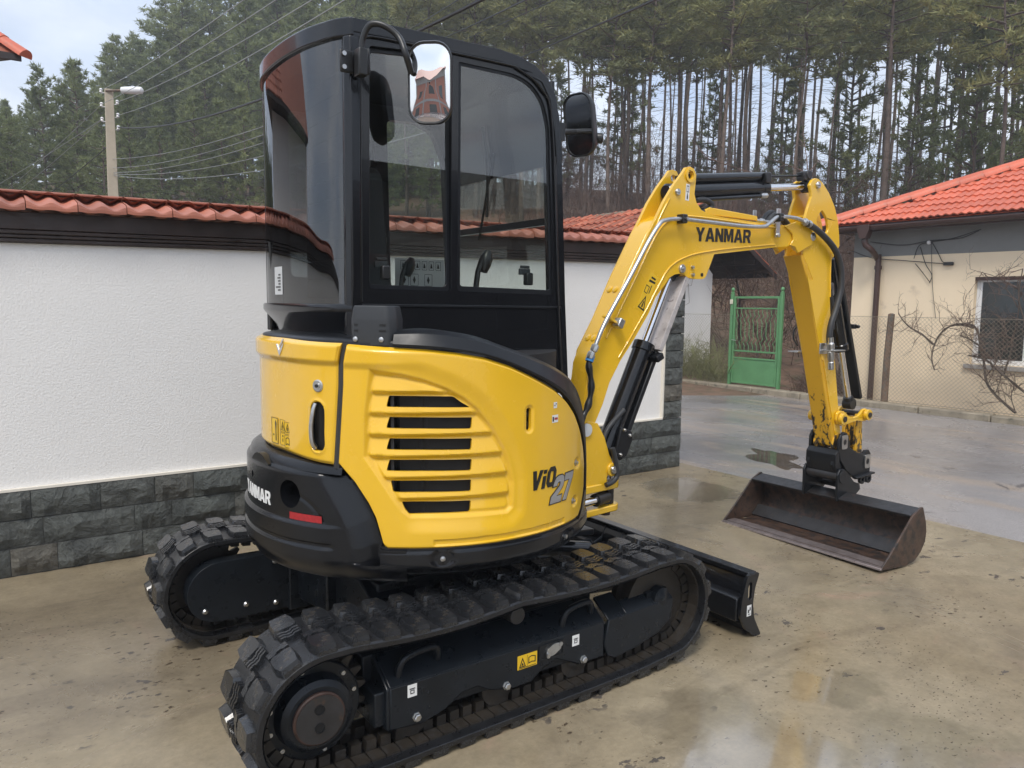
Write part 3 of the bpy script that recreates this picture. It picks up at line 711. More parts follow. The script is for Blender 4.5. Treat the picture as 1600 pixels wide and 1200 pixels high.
# --- green gate
gt = thing('garden_gate', 'green painted iron garden gate with ball finials and barred top', 'gate', (9.95, 5.72, 0))
gy0, gy1, gz0, gz1 = 5.205, 6.20, .10, 1.70
GX = 9.95
for y_ in (gy0-.03, gy1+.03):
    mb = MB(); mb.box((GX-.028, y_-.028, -.1), (GX+.028, y_+.028, 1.76)); p = mb.build('post', M['green'], gt, 30, .006)
    mb = MB(); mb.lathe([(.034, 0), (.034, .015), (.015, .025), (.030, .045), (.034, .065), (.026, .09), (.004, .102)], (GX, y_, 1.76), (0, 0, 1), 14); mb.build('finial', M['green'], p, 50)
mb = MB(); 
for lo, hi in (((gy0+.01, gz0), (gy0+.05, gz1)), ((gy1-.05, gz0), (gy1-.01, gz1)), ((gy0+.05, gz1-.04), (gy1-.05, gz1)), ((gy0+.05, 1.47), (gy1-.05, 1.495)), ((gy0+.05, .685), (gy1-.05, .715)), ((gy0+.05, .555), (gy1-.05, .585)), ((gy0+.05, gz0), (gy1-.05, gz0+.03))):
    mb.box((GX-.018, lo[0], lo[1]), (GX+.018, hi[0], hi[1]))
mb.build('frame', M['green'], gt, 30, .004)
mb = MB(); mb.box((GX-.006, gy0+.05, gz0+.03), (GX+.006, gy1-.05, .555)); mb.build('sheet_panel', M['green'], gt, 30)
for k in range(10):
    y_ = gy0+.09+k*(gy1-gy0-.18)/9; m = MB()
    m.tube([(GX, y_, .716), (GX, y_, .80), (GX-.0, y_+.035, .86), (GX, y_-.03, .93), (GX, y_, .99), (GX, y_, 1.22), (GX, y_+.03, 1.28), (GX, y_-.03, 1.34), (GX, y_, 1.40), (GX, y_, 1.47)], .0065, 6); m.build('bar', M['green'], gt, 40)
mb = MB(); mb.box((GX-.03, gy1-.06, .86), (GX+.02, gy1-.012, .98)); mb.build('lock_case', M['green'], gt, 30, .004)
mb = MB(); mb.tube([(GX-.03, gy1-.03, .90), (GX-.06, gy1-.03, .90), (GX-.06, gy1-.13, .89)], .007, 8); mb.build('handle', M['steel'], gt, 40)
mb = MB(); mb.cbox((GX-.035, gy1+.03, 1.60), (.02, .065, .085)); o = mb.build('number_plate', M['ivory'], gt, 30, .006)
for z_ in (.28, 1.35):
    mb = MB(); mb.tube([(GX-.03, gy1-.002, z_), (GX-.03, gy1-.002, z_+.07)], .014, 8); mb.build('hinge', M['green'], gt, 40)

# --- utility pole, lamp and overhead wires
P0 = sight(170, 140, 22.0); px_, py_ = P0[0], P0[1]
pl = thing('utility_pole', 'pale concrete utility pole with street lamp and insulators', 'utility pole', (px_, py_, 0))
gz = hill(px_, py_)
mb = MB(); mb.box((-.1, -.1, 0), (.1, .1, 1)); 
mb = MB(); dirs = Matrix.Rotation(R(-8), 3, 'Z')
V = []; 
for z_, r_ in ((gz-.3, .15), (P0[2], .098)):
    V += [tuple(Vector((px_, py_, z_))+dirs @ Vector((sx*r_, sy*r_, 0))) for sx, sy in ((-1, -1), (1, -1), (1, 1), (-1, 1))]
mb.add(V, [(0, 3, 2, 1), (4, 5, 6, 7), (0, 1, 5, 4), (1, 2, 6, 5), (2, 3, 7, 6), (3, 0, 4, 7)]); mb.build('pole_shaft', M['polewood'], pl, 30, .015)
rt_h = Vector((RT[0], RT[1], 0)).normalized(); fw_h = Vector((FW[0], FW[1], 0)).normalized()
A = Vector((px_, py_, P0[2]-.06))-fw_h*.11
mb = MB(); mb.tube([A-rt_h*.02, A+rt_h*.42+Vector((0, 0, .02))], .028, 8); la = mb.build('lamp_arm', M['postrust'], pl, 40)
mb = MB(); B0 = A+rt_h*.36+Vector((0, 0, .02)); d = rt_h
mb.lathe([(.03, 0), (.075, .02), (.085, .12), (.095, .40), (.08, .52), (.02, .56)], B0, d, 14); mb.build('lamp_head', M['ceramic'], pl, 40)
ins = []
for k, (s, dz) in enumerate(((-1, -.02), (-1, -.36), (-1, -.72), (1, -.30), (1, -.62), (1, -.92))):
    q = Vector((px_, py_, P0[2]+dz-.06)); m = MB()
    m.tube([q, q+rt_h*s*.20], .012, 6); m.lathe([(.02, 0), (.042, .02), (.03, .05), (.045, .08), (.02, .11)], q+rt_h*s*.20, (0, 0, 1), 10); m.build('insulator', M['ceramic'], pl, 40)
    ins.append(q+rt_h*s*.20+Vector((0, 0, .06)))
def wire(a, b, sag, r, mt, label, grp='overhead wires'):
    a, b = Vector(a), Vector(b); pts = [a.lerp(b, t)-Vector((0, 0, sag*4*t*(1-t))) for t in np.linspace(0, 1, 26)]
    m = MB(); m.tube(pts, r, 5); o = m.build('overhead_wire', M[mt], None, 60); tag(o, label, 'wire', grp)
def beyond(a, u, v, D, k=1.6): 
    q = Vector(sight(u, v, D)); return Vector(a).lerp(q, k)
wire(ins[0], beyond(ins[0], 330, 22, 12), .12, .0065, 'cable_light', 'topmost pale wire rising from the pole over the cab')
wire(ins[1], beyond(ins[1], 404, 0, 11), .15, .0065, 'cable_light', 'second pale wire from the lamp towards the sky gap')
wire(ins[3], beyond(ins[3], 437, 5, 11), .22, .0065, 'cable_light', 'third pale wire from the pole passing below the sky gap')
wire(ins[4], beyond(ins[4], 440, 27, 11), .28, .0065, 'cable_light', 'fourth pale wire from the lower right insulator')
wire(ins[5], beyond(ins[5], 560, 8, 9), .62, .017, 'cable', 'thick black sagging wire from the pole behind the cab')
for k, (v0, u1, v1) in enumerate(((249, 430, 164), (263, 430, 177), (270, 430, 190), (272, 430, 212), (274, 429, 236))):
    q = Vector((px_, py_, at(181, v0, 1, py_)[2])); wire(q, beyond(q, u1, v1, 13, 1.5), .30, .006, 'cable_light', ['highest thin wire leaving the middle of the pole', 'second thin wire leaving the middle of the pole', 'third thin wire leaving the middle of the pole', 'fourth thin wire leaving the middle of the pole', 'lowest thin wire leaving the middle of the pole'][k])
for k, (i_, u1, v1, mt) in enumerate(((1, 0, 302, 'cable_light'), (2, 11, 308, 'cable_light'), (2, -30, 300, 'cable_light'))):
    wire(ins[i_], beyond(ins[i_], u1, v1, 34, 1.4), .1, .007, mt, ['upper pale wire falling away left of the pole', 'middle pale wire falling away left of the pole', 'flattest pale wire falling away left of the pole'][k])
q = Vector((px_, py_, at(165, 223, 1, py_)[2])); wire(q, beyond(q, 60, 311, 34, 1.4), .1, .013, 'cable', 'black wire falling away left of the pole')
for k, (a, b, r) in enumerate((((642, 42, 26), (712, 0, 15), .011), ((700, 54, 26), (816, 0, 14), .016), ((724, 60, 26), (850, 5, 14), .009), ((816, 86, 24), (1015, 0, 10), .017))):
    p = Vector(sight(*a)); q = Vector(sight(*b)); wire(p+(p-q)*.8, q+(q-p)*.3, .05, r, 'cable', ['thin black wire crossing above the cab roof', 'black wire above the cab window side', 'faint black wire just right of the cab roof', 'thick black wire running to the top of the picture'][k])
# ================================================================== TREES
def clumps_mesh(centres, dirs, size, nb, rg, wd=.055):
    """needle tufts: nb thin blades round each centre, pointing along dirs and outwards"""
    C = np.repeat(np.array(centres), nb, 0); D = np.repeat(np.array(dirs), nb, 0); S = np.repeat(np.array(size), nb)
    n = len(C)
    d = rg.normal(size=(n, 3)); d /= np.linalg.norm(d, axis=1)[:, None]
    d = d*.9+D*.55+np.array([0, 0, .22]); d /= np.linalg.norm(d, axis=1)[:, None]
    ln = S*rg.uniform(.65, 1.15, n)
    sd = np.cross(d, rg.normal(size=(n, 3))); sd /= np.linalg.norm(sd, axis=1)[:, None]
    base = C+rg.normal(size=(n, 3))*(S*.22)[:, None]
    wv = (S*wd*2.2)[:, None]
    V = np.empty((n, 3, 3)); V[:, 0] = base-sd*wv; V[:, 1] = base+sd*wv; V[:, 2] = base+d*ln[:, None]
    return V.reshape(-1, 3)
def tri_mesh(name, V, mt):
    me = bpy.data.meshes.new(name); n = len(V)
    me.vertices.add(n); me.vertices.foreach_set('co', V.astype(np.float32).ravel())
    me.loops.add(n); me.loops.foreach_set('vertex_index', np.arange(n, dtype=np.int32))
    me.polygons.add(n//3); me.polygons.foreach_set('loop_start', np.arange(0, n, 3, dtype=np.int32)); me.polygons.foreach_set('loop_total', np.full(n//3, 3, np.int32))
    me.update(); me.materials.append(mt); me.validate(); return me
def pine(seed, H, base, Lmax, shape, dens, nb, mt, wob=.25, tr=.16, deadfrom=None, cs=.74):
    rg = np.random.default_rng(seed); m = MB(); ph = rg.uniform(0, 6.28, 2)
    ax = lambda h: np.array([wob*math.sin(h*.35+ph[0])*h/H, wob*math.sin(h*.3+ph[1])*h/H, h])
    hs_ = np.linspace(-.6, H, 12); m.tube([ax(h) for h in hs_], [max(.012, tr*(1-.93*max(0, h)/H)) for h in hs_], 8, False)
    cen = []; dr = []; sz = []
    nwh = int(dens*(H-base)); az = 0
    for k in range(nwh):
        h = base+(H-base)*(k+rg.random())/nwh; q = (h-base)/(H-base)
        L_ = Lmax*shape(q)*rg.uniform(.55, 1.15)+.25
        if rg.random() < .10: L_ *= 1.35
        az += 2.4+rg.normal()*.5; el = rg.uniform(-.12, .30)+.5*q
        d = np.array([math.cos(az)*math.cos(el), math.sin(az)*math.cos(el), math.sin(el)]); p0 = ax(h)
        tip = p0+d*L_+np.array([0, 0, .06*L_*L_*.3])
        m.tube([p0, (p0+tip)/2-np.array([0, 0, .04*L_]), tip], [.028+.012*L_, .02, .006], 4, False)
        nc = max(2, int(L_*3.3))
        for j in range(nc):
            f = .30+.70*(j+rg.random()*.6)/nc; side = np.cross(d, [0, 0, 1]); 
            c = p0+(tip-p0)*f+side*rg.normal()*.20*L_*f+np.array([0, 0, rg.normal()*.10])
            cen.append(c); dr.append(d*.8+np.array([0, 0, .35])+side*rg.normal()*.3); sz.append(cs*rg.uniform(.36, .66))
    cen.append(ax(H)); dr.append(np.array([0, 0, 1.])); sz.append(.5)
    if deadfrom is not None:
        for k in range(int((base-deadfrom)*3.2)):
            h = rg.uniform(deadfrom, base); a = rg.uniform(0, 6.28); l = rg.uniform(.4, 1.5); p0 = ax(h)
            m.tube([p0, p0+np.array([math.cos(a)*l*.6, math.sin(a)*l*.6, .06*l]), p0+np.array([math.cos(a)*l, math.sin(a)*l, rg.uniform(-.2, .3)*l])], [.016, .011, .004], 3, False)
    return m.mesh('trunk', M['bark'], 60), tri_mesh('crown', clumps_mesh(cen, dr, sz, nb, rg), mt)
cone = lambda q: (1-q)**.75*(.75+.25*math.cos(q*3))
bushy = lambda q: (1-q**2.2)*.9+.08
oval2 = lambda q: (1-q**1.6)**.8*(.72+.28*math.sin(q*5+1))+.05
oval = lambda q: math.sin(math.pi*min(1, max(.03, (q*.92+.10))))**.7
DENSE = [pine(100+k, [15, 16.5, 14, 17.5, 15.5, 16][k], [1.6, 2.5, 1.0, 2.2, 1.8, 3][k], [3.2, 3.4, 3.0, 3.3, 3.3, 2.9][k], [bushy, bushy, cone, bushy, oval2, bushy][k], 7.2, 22, M['needle']) for k in range(6)]
TALL = [pine(200+k, [20, 22, 19, 23, 21, 20][k], [11, 12.5, 10, 13.5, 11.5, 11][k], [2.3, 2.2, 2.4, 2.0, 2.2, 1.5][k], oval, 4.4, 17, M["needle_dry"], .28, [.15, .13, .11, .17, .085, .07][k], 2.0) for k in range(6)]
YOUNG = [pine(300+k, [9, 10.5, 8][k], [.8, 1.6, .6][k], [2.2, 2.3, 2.0][k], [cone, bushy, cone][k], 7, 24, M['needle'], .15, .09, None, .55) for k in range(3)]
LBL = {'d': 'dense dark pine in the stand on the left hillside', 't': 'tall bare trunked pine with thin high crown on the hillside', 'y': 'young bushy pine low at the edge of the stand'}
GRP = {'d': 'dense pines on the left hillside', 't': 'tall bare trunked pines on the hillside', 'y': 'young pines along the forest edge'}
def plant(kind, proto, az, D, s=1.0, dz=0, sx=None):
    x, y = EYE[0]+D*math.cos(R(az)), EYE[1]+D*math.sin(R(az)); z = hill(x, y)+dz
    t = bpy.data.objects.new('pine_tree', None); COL.objects.link(t); t.empty_display_size = .1
    t.location = (x, y, z); t.rotation_euler = (0, 0, random.uniform(0, 6.28)); sx = sx or s; t.scale = (sx*random.uniform(.92, 1.08), sx*random.uniform(.92, 1.08), s)
    tag(t, LBL[kind], 'tree', GRP[kind])
    for nm, me in zip(('trunk', 'crown'), proto):
        o = bpy.data.objects.new(nm, me); COL.objects.link(o); o.parent = t
# left hillside: dense crowns, skyline rising to the right.  az 54.4 is the picture centre, larger = further left
rg = np.random.default_rng(21)
def skyline(az):   # wanted top elevation (slope above the eye) read off the photograph
    return np.interp(az, [58, 62, 66, 70, 72.5, 74, 76, 79, 82, 84, 86, 88, 90, 93, 97], [.60, .55, .47, .435, .43, .435, .38, .345, .29, .255, .235, .21, .185, .18, .18])
for D, step, hk in ((40, 3.0, .72), (45, 2.6, .88), (52, 2.2, 1.0), (60, 1.9, 1.03)):
    az = 62+rg.random()*2
    while az < 97:
        k = rg.integers(6); a = az+rg.normal()*.5; d = D+rg.normal()*1.6
        H = [15, 16.5, 14, 17.5, 15.5, 16][k]
        x, y = EYE[0]+d*math.cos(R(a)), EYE[1]+d*math.sin(R(a))
        want = EYE[2]+skyline(a)*d*hk*rg.uniform(.90, 1.0)-hill(x, y)
        s_ = float(np.clip(want/H, .32, 1.5)); plant('d', DENSE[k], a, d, s_, 0, s_*1.25); az += step
az = 60.5
while az < 98:                                   # low bushy edge of the stand just above the wall
    plant('y', YOUNG[rg.integers(3)], az, 34+rg.normal()*2.0, rg.uniform(.42, .66)); az += rg.uniform(1.3, 2.2)
# right: tall trunks
for D, step, j in ((27, 4.6, .9), (31, 3.6, 1.0), (36, 2.7, .9), (42, 2.2, .8), (49, 1.8, .7), (57, 1.6, .6), (66, 1.4, .5)):
    az = 16+rg.random()*2
    while az < (62 if D > 30 else 50):
        a, d, k = az+rg.normal()*j, D+rg.normal()*1.8, rg.integers(6)
        x, y = EYE[0]+d*math.cos(R(a)), EYE[1]+d*math.sin(R(a))
        top = EYE[2]+d*math.tan(R(np.interp(a, [15, 30, 45, 62], [24.5, 24.3, 24.3, 25])+rg.normal()*.9))-hill(x, y)
        s = float(np.clip(top/[20, 22, 19, 23, 21, 20][k], .35, 1.2)); plant('t', TALL[k], a, d, s, 0, s**.35); az += step*rg.uniform(.7, 1.3)
for a, D, k, s in ((17, 27, 0, 1.15), (20, 30, 1, 1.2), (23.5, 28, 2, 1.3), (27, 33, 0, 1.1), (31, 34, 1, 1.0), (35, 40, 2, 1.2), (40, 42, 0, 1.1), (46, 44, 1, 1.1), (19, 38, 1, 1.5), (25, 40, 0, 1.5), (51, 46, 2, 1.2), (56, 45, 0, 1.3), (59, 44, 1, 1.4), (60.5, 48, 0, 1.6)): plant('y', YOUNG[k], a, D, s*.8)

# bare undergrowth on the bank behind the gate: one mass of twigs
def twig_mass(name, n, xr_, yr_, hr, mt, label, rg, lean=.35, r=.009, br=4):
    V = []; 
    def strip(a, b, r0, r1):
        d = b-a; s = np.cross(d, rg.normal(size=3)); s /= np.linalg.norm(s)+1e-9; s2 = np.cross(d, s); s2 /= np.linalg.norm(s2)+1e-9
        for q in (s, s2):
            V.extend([a-q*r0, a+q*r0, b+q*r1, a-q*r0, b+q*r1, b-q*r1])
    for k in range(n):
        x, y = rg.uniform(*xr_), rg.uniform(*yr_); z = hill(x, y)-.05; h = rg.uniform(*hr)
        p = np.array([x, y, z]); d = np.array([rg.normal()*lean, rg.normal()*lean, 1.]); d /= np.linalg.norm(d)
        for j in range(4):
            q = p+d*h/4; strip(p, q, r*(1-j*.2), r*(.8-j*.2)); 
            for b in range(br):
                e = d*.5+rg.normal(size=3)*.6; e /= np.linalg.norm(e); st = p+(q-p)*rg.random(); l = h*rg.uniform(.10, .26); m_ = st+e*l
                strip(st, m_, r*.5, r*.3); e2 = e+rg.normal(size=3)*.5; strip(m_, m_+e2*l*.6, r*.3, r*.15)
            p = q; d = d+rg.normal(size=3)*.22; d /= np.linalg.norm(d)
    o = bpy.data.objects.new(name, tri_mesh(name, np.array(V), M[mt])); COL.objects.link(o); tag(o, label, kind='stuff'); return o
rg = np.random.default_rng(31)
twig_mass('undergrowth', 520, (11.6, 22), (4.5, 18), (1.2, 3.4), 'twig', 'brown bare undergrowth on the bank behind the green gate', rg, .45, .010)
twig_mass('thicket', 800, (17, 34), (4, 34), (1.8, 4.6), 'twig', 'reddish bare thicket at the foot of the pines', rg, .3, .012)
twig_mass('weeds', 260, (9.98, 10.6), (6.4, 8.4), (.35, .95), 'shrub', 'dry green weeds behind the fence left of the gate', rg, .5, .007, 3)
twig_mass('weeds', 90, (10.2, 11.2), (4.4, 5.2), (.2, .6), 'twig', 'dead brown weeds behind the fence right of the gate', rg, .6, .006, 3)
# saplings behind the gate
def sapling(x, y, h, sd, label, r0=.022, cat='sapling', mt='twig2', lean=(0, 0)):
    rg = np.random.default_rng(sd); t = MB(); tw = MB(); z = hill(x, y)-.05; p = np.array([x, y, z]); d = np.array([lean[0], lean[1], 1.])
    pts = [p]; rs = [r0]
    for k in range(7):
        d = d+rg.normal(size=3)*.12; d[2] = abs(d[2])+.3; d /= np.linalg.norm(d); p = p+d*h/7; pts.append(p); rs.append(r0*(1-.85*(k+1)/7))
        for b in range(3):
            e = d*.6+rg.normal(size=3)*.7; e /= np.linalg.norm(e); l = h*rg.uniform(.12, .30); a = p; q = a+e*l*.5; q2 = q+(e+rg.normal(size=3)*.3)*l*.5
            tw.tube([a, q, q2], [r0*.35, r0*.25, r0*.1], 4, False)
            for c in range(2):
                e3 = e+rg.normal(size=3)*.7; tw.tube([q, q+e3*l*.4], [r0*.2, r0*.08], 3, False)
    root = thing('sapling', label, cat, (x, y, z))
    t.tube(pts, rs, 6, False); t.build('trunk', M[mt], root, 60); tw.build('twigs', M['twig'], root, 0)
sapling(11.6, 7.0, 3.6, 3, 'thin bare sapling between the shed and the gate', .03, lean=(.05, 0))
sapling(12.2, 5.4, 4.2, 5, 'tall bare sapling behind the right half of the gate', .03)
sapling(11.2, 4.7, 2.6, 8, 'leaning bare sapling right of the gate', .026, lean=(-.2, .35))
sapling(12.8, 8.2, 4.4, 9, 'bare reddish sapling behind the shed roof', .03)
sapling(14.5, 13.5, 5.0, 12, 'bare brown sapling above the shed ridge', .03)

# bare shrub reaching along the fence by the window
vs = thing('fruit_bush', 'bare knotty fruit bush trained along the fence by the window', 'bush', (10.1, 1.3, 0))
XB = 10.08
def Y(u, v, dx=0): return np.array(at(u, v, 0, XB+dx))
limbs = [([(1680, 668), (1640, 640), (1600, 612), (1568, 586), (1540, 562), (1513, 555)], .024), ([(1587, 645), (1560, 622), (1545, 604), (1540, 590), (1538, 570), (1532, 540), (1528, 520), (1520, 508), (1500, 506), (1480, 512), (1466, 526), (1458, 545), (1456, 562), (1460, 578)], .019), ([(1522, 512), (1506, 508), (1490, 508)], .022), ([(1458, 538), (1440, 522), (1424, 513), (1412, 502), (1404, 490)], .016), ([(1568, 586), (1578, 555), (1585, 520), (1592, 480), (1590, 440)], .014), ([(1540, 590), (1558, 560), (1552, 520), (1556, 500), (1572, 520), (1574, 552)], .008), ([(1590, 480), (1575, 455), (1552, 440), (1535, 425)], .009), ([(1600, 470), (1590, 450), (1570, 440), (1550, 430)], .008), ([(1650, 560), (1615, 530), (1592, 470), (1598, 420)], .014), ([(1587, 645), (1580, 620), (1586, 600), (1585, 585)], .007), ([(1530, 540), (1515, 530), (1500, 525)], .012), ([(1556, 614), (1566, 580), (1562, 550)], .006), ([(1544, 600), (1552, 582), (1550, 570)], .006)]
rg = np.random.default_rng(77); tw = MB()
def twiglet(p, d, l, r, dep):
    d = d/np.linalg.norm(d); q = p+d*l*.5+rg.normal(size=3)*l*.07; e = q+(d+rg.normal(size=3)*.35)*l*.5
    tw.tube([p, q, e], [r, r*.7, r*.35], 4, False)
    if dep:
        for c in range(3):
            s = (p, q, e)[c]*.5+(q, e, e)[c]*.5; dd = d+rg.normal(size=3)*np.array([.25, .8, .8]); dd[2] += .15; twiglet(s, dd, l*.55, r*.6, dep-1)
for pts, r in limbs:
    P = bez([Y(u, v, rg.normal()*.03) for u, v in pts], 4); n = len(P); m = MB(); m.tube(P, [r*(1-.55*k/n)*(1+.12*math.sin(k*2.1)) for k in range(n)], 7); m.build('limb', M['twig2'], vs, 60)
    for k in range(2, n):
        if rg.random() < .62:
            d = np.array([rg.normal()*.25, rg.normal()*.8, rg.normal()*.55+.45]); twiglet(P[k], d, rg.uniform(.12, .36), .0055, 2)
tw.build('twigs', M['twig'], vs, 0)
# ================================================================== EXCAVATOR  (X forward, Y to its left, origin under the slew ring)
ex = thing('mini_excavator', 'yellow and black tracked mini excavator with glazed cab and wide ditching bucket', 'excavator', (0, 0, 0))
RB = .70
def cy(th, z, r=RB): return (r*math.cos(R(th)), r*math.sin(R(th)), z)
def sst(a, b, x): t = np.clip((x-a)/(b-a), 0, 1); return t*t*(3-2*t)
def sdf(P, X, Z):
    """signed distance (inside positive) to polygon P, vectorised"""
    P = np.array(P, float); d = np.full(X.shape, 1e9); ins = np.zeros(X.shape, bool)
    for i in range(len(P)):
        a, b = P[i], P[(i+1) % len(P)]; e = b-a; w_ = (X-a[0], Z-a[1]); t = np.clip((w_[0]*e[0]+w_[1]*e[1])/(e@e), 0, 1)
        d = np.minimum(d, np.hypot(w_[0]-t*e[0], w_[1]-t*e[1]))
        c = ((a[1] <= Z) & (b[1] > Z)) | ((b[1] <= Z) & (a[1] > Z)); xx = a[0]+(Z-a[1])/np.where(e[1] == 0, 1e-9, e[1])*e[0]
        ins ^= c & (X < xx)
    return np.where(ins, d, -d)
KS = RB*math.pi/180            # arc length per degree

def shell(name, TH, Z, Rr, thick, mt, parent=ex, solid=True, ang=30):
    """closed shell over a grid of angle / height / radius arrays [nu,nv]"""
    nu, nv = TH.shape; c, s = np.cos(np.radians(TH)), np.sin(np.radians(TH))
    O = np.stack([Rr*c, Rr*s, Z], -1); I = np.stack([(Rr-thick)*c, (Rr-thick)*s, Z], -1)
    m = MB(); m.grid(O.tolist()); b = nu*nv; m.grid(I.tolist(), flip=True)
    rim = [(i, 0) for i in range(nu)]+[(nu-1, j) for j in range(1, nv)]+[(i, nv-1) for i in range(nu-2, -1, -1)]+[(0, j) for j in range(nv-2, 0, -1)]
    ix = [i*nv+j for i, j in rim]; n = len(ix)
    m.f += [(ix[k], ix[k]+b, ix[(k+1) % n]+b, ix[(k+1) % n]) for k in range(n)]
    return m.build(name, mt, parent, ang)
def radial_cut(poly, r0, r1, m=None):
    """prism through the shell for a polygon given in (angle, height)"""
    m = m or MB(); m.prism(poly, 2, r0, r1, map3=lambda p, r: cy(p[0], p[1], r)); return m
def fix(m):
    o = bpy.data.objects.new('c', m.mesh('c', None, 0)); COL.objects.link(o)
    b = bmesh.new(); b.from_mesh(o.data); bmesh.ops.recalc_face_normals(b, faces=b.faces); b.to_mesh(o.data); b.free(); return o
def recalc(o):
    b = bmesh.new(); b.from_mesh(o.data); bmesh.ops.recalc_face_normals(b, faces=b.faces); b.to_mesh(o.data); b.free()
def resmooth(o, ang=30):
    me = o.data; me.polygons.foreach_set('use_smooth', [True]*len(me.polygons)); me.set_sharp_from_angle(angle=R(ang))

# ---- side cover with louvres
top_t = [214, 218.8, 231.4, 242.2, 250, 258.4, 266.3, 276.3, 284.4, 290.4, 295.6, 300.6, 304.8, 307.0, 308]
top_z = [1.351, 1.350, 1.342, 1.335, 1.325, 1.307, 1.277, 1.226, 1.181, 1.137, 1.086, 1.018, .939, .862, .81]
bot_t = [216, 217.2, 221.9, 226, 228.1, 229.4, 230.1, 231.2, 298, 300.8, 303.4, 306.2, 308]
bot_z = [.937, .937, .879, .807, .756, .700, .668, .656, .653, .656, .680, .735, .795]
def seam(z): return np.interp(z, [.93, .937, 1.078, 1.21, 1.25, 1.285, 1.32, 1.352], [-.02, 0, .9, 1.7, 1.75, 1.85, 2.4, 3.1])
nu, nv = 300, 190
tt = np.linspace(216.6, 307.7, nu)[:, None]; vv = np.linspace(0, 1, nv)[None, :]
zb = np.interp(tt, bot_t, bot_z); zt_ = np.interp(tt, top_t, top_z)
ker = np.hanning(13); ker /= ker.sum()
zt_ = np.convolve(np.pad(zt_[:, 0], 6, 'edge'), ker, 'valid')[:, None]
Z = zb+(zt_-zb)*vv; TH = tt+0*Z
TH = TH+seam(Z)*np.clip((226-TH)/9.4, 0, 1)
S = TH*KS
rec = [(226.4, 1.268), (224.8, 1.104), (224.7, .972), (227.5, .925), (235.2, .790), (237.5, .768), (266.3, .758), (268.2, .775), (268.4, .869), (267.2, .93), (265.4, .988), (261.8, 1.061), (256.8, 1.133), (252.5, 1.175), (247.6, 1.207), (241.5, 1.235), (234.9, 1.255)]
D = sdf([(a*KS, b) for a, b in rec], S, Z)
d = -.019*sst(-.004, .020, D)
d -= .011*(1-sst(.0, .060, -D))*(TH > 232)*sst(232, 242, TH)*(D < 0)+.011*(D >= 0)*sst(232, 242, TH)
PZ = .0725
ph = ((1.199-Z) % PZ)/PZ
saw = np.where(ph < .26, 1-sst(0, .26, ph), (ph-.26)/.74)
inm = sst(.006, .024, D)*(Z < 1.25)
d += .0155*saw*inm
edge = np.minimum.reduce([zt_-Z, Z-zb, (307.9-TH)*KS, (TH-216.4-seam(Z))*KS])
d -= .012*(1-sst(0, .016, edge))**2
d += .010*sst(1.262, 1.292, Z)*(1-sst(225, 246, TH))*sst(0, .02, edge)
g = np.minimum(np.minimum((TH-243.7)*KS, (290.7-TH)*KS), .5); d -= .006*sst(0, .012, g)*sst(.667, .672, Z)*(1-sst(.686, .691, Z))
for a, b in ((299.1, .88), (297.3, .734)):
    q = np.hypot((TH-a)*KS*.75, Z-b); d -= .008*(1-sst(.010, .026, q))
q = np.hypot((TH-273.2)*KS, np.maximum(abs(Z-1.085)-.03, 0)); d -= .006*(1-sst(.012, .024, q))
cover = shell('side_cover', TH, Z, RB+d, .012, M['yellow'])
recalc(cover)
slots = [[(231.5, 1.180), (249.6, 1.176), (254.5, 1.138), (230.9, 1.143)]]
for k in range(1, 4): slots.append([(231.6, 1.181-PZ*k), (255.4, 1.175-PZ*k), (254.9, 1.137-PZ*k), (230.85, 1.144-PZ*k)])
slots.append([(231.9, .892), (255.3, .886), (254.9, .847), (232.7, .853)]); slots.append([(235.0, .819), (255.2, .813), (254.7, .774), (237.2, .777), (235.9, .795)])
m = MB()
def arcs(P, nseg=8):
    o = []
    for i in range(len(P)):
        a, b = P[i], P[(i+1) % len(P)]; n = max(1, int(abs(a[0]-b[0])/2.5))
        o += [(a[0]+(b[0]-a[0])*k/n, a[1]+(b[1]-a[1])*k/n) for k in range(n)]
    return o
for s in slots:
    q = rpoly([(a*KS, b) for a, b in s], .006, 3); radial_cut(arcs([(a/KS, b) for a, b in q]), .60, .76, m)
radial_cut([(a/KS, b) for a, b in rrect(273.2*KS-.011, 1.044, 273.2*KS+.011, 1.126, .011, 5)], .60, .76, m)
apply_bool(cover, fix(m)); resmooth(cover)
# radiator core and dark inside
m = MB(); m.lathe([(.56, .60), (.56, 1.30)], (0, 0, 0), (0, 0, 1), 48); m.build('engine_bay', M['dark'], ex)
mb = MB()
for k in range(78):
    a = 234.2+k*.28; mb.prism([(a, .75), (a+.09, .75), (a+.09, 1.22), (a, 1.22)], 2, .60, .655, map3=lambda p, r: cy(p[0], p[1], r))
o = mb.build('radiator_fins', M['fin'], ex, 0); o['kind'] = 'stuff'
mb = MB()
mb.grid([[cy(a, z, .604) for z in (.74, 1.23)] for a in np.linspace(232.5, 257, 24)]); mb.build('radiator_core', M['satin'], ex)
mb = MB(); radial_cut([(231.7, .76), (232.6, .76), (232.6, 1.21), (231.7, 1.21)], .61, .665, mb); mb.build('radiator_frame', M['plastic'], ex)
mb = MB(); radial_cut([(a/KS, b) for a, b in rrect(273.2*KS-.016, 1.035, 273.2*KS+.016, 1.135, .01)], .65, .672, mb); radial_cut([(272.7, 1.056), (273.8, 1.056), (273.8, 1.073), (272.7, 1.073)], .67, .684, mb); radial_cut([(272.7, 1.092), (273.8, 1.092), (273.8, 1.105), (272.7, 1.105)], .67, .684, mb); mb.build('cover_latch', M['ink'], ex)
for a, b in ((299.1, .88), (297.3, .734)):
    m = MB(); m.lathe([(.012, 0), (.012, .004), (.007, .005), (.007, .011), (.004, .013)], cy(a, b, .690), cy(a, 0, 1), 12); m.build('cover_bolt', M['steel'], ex, 40)

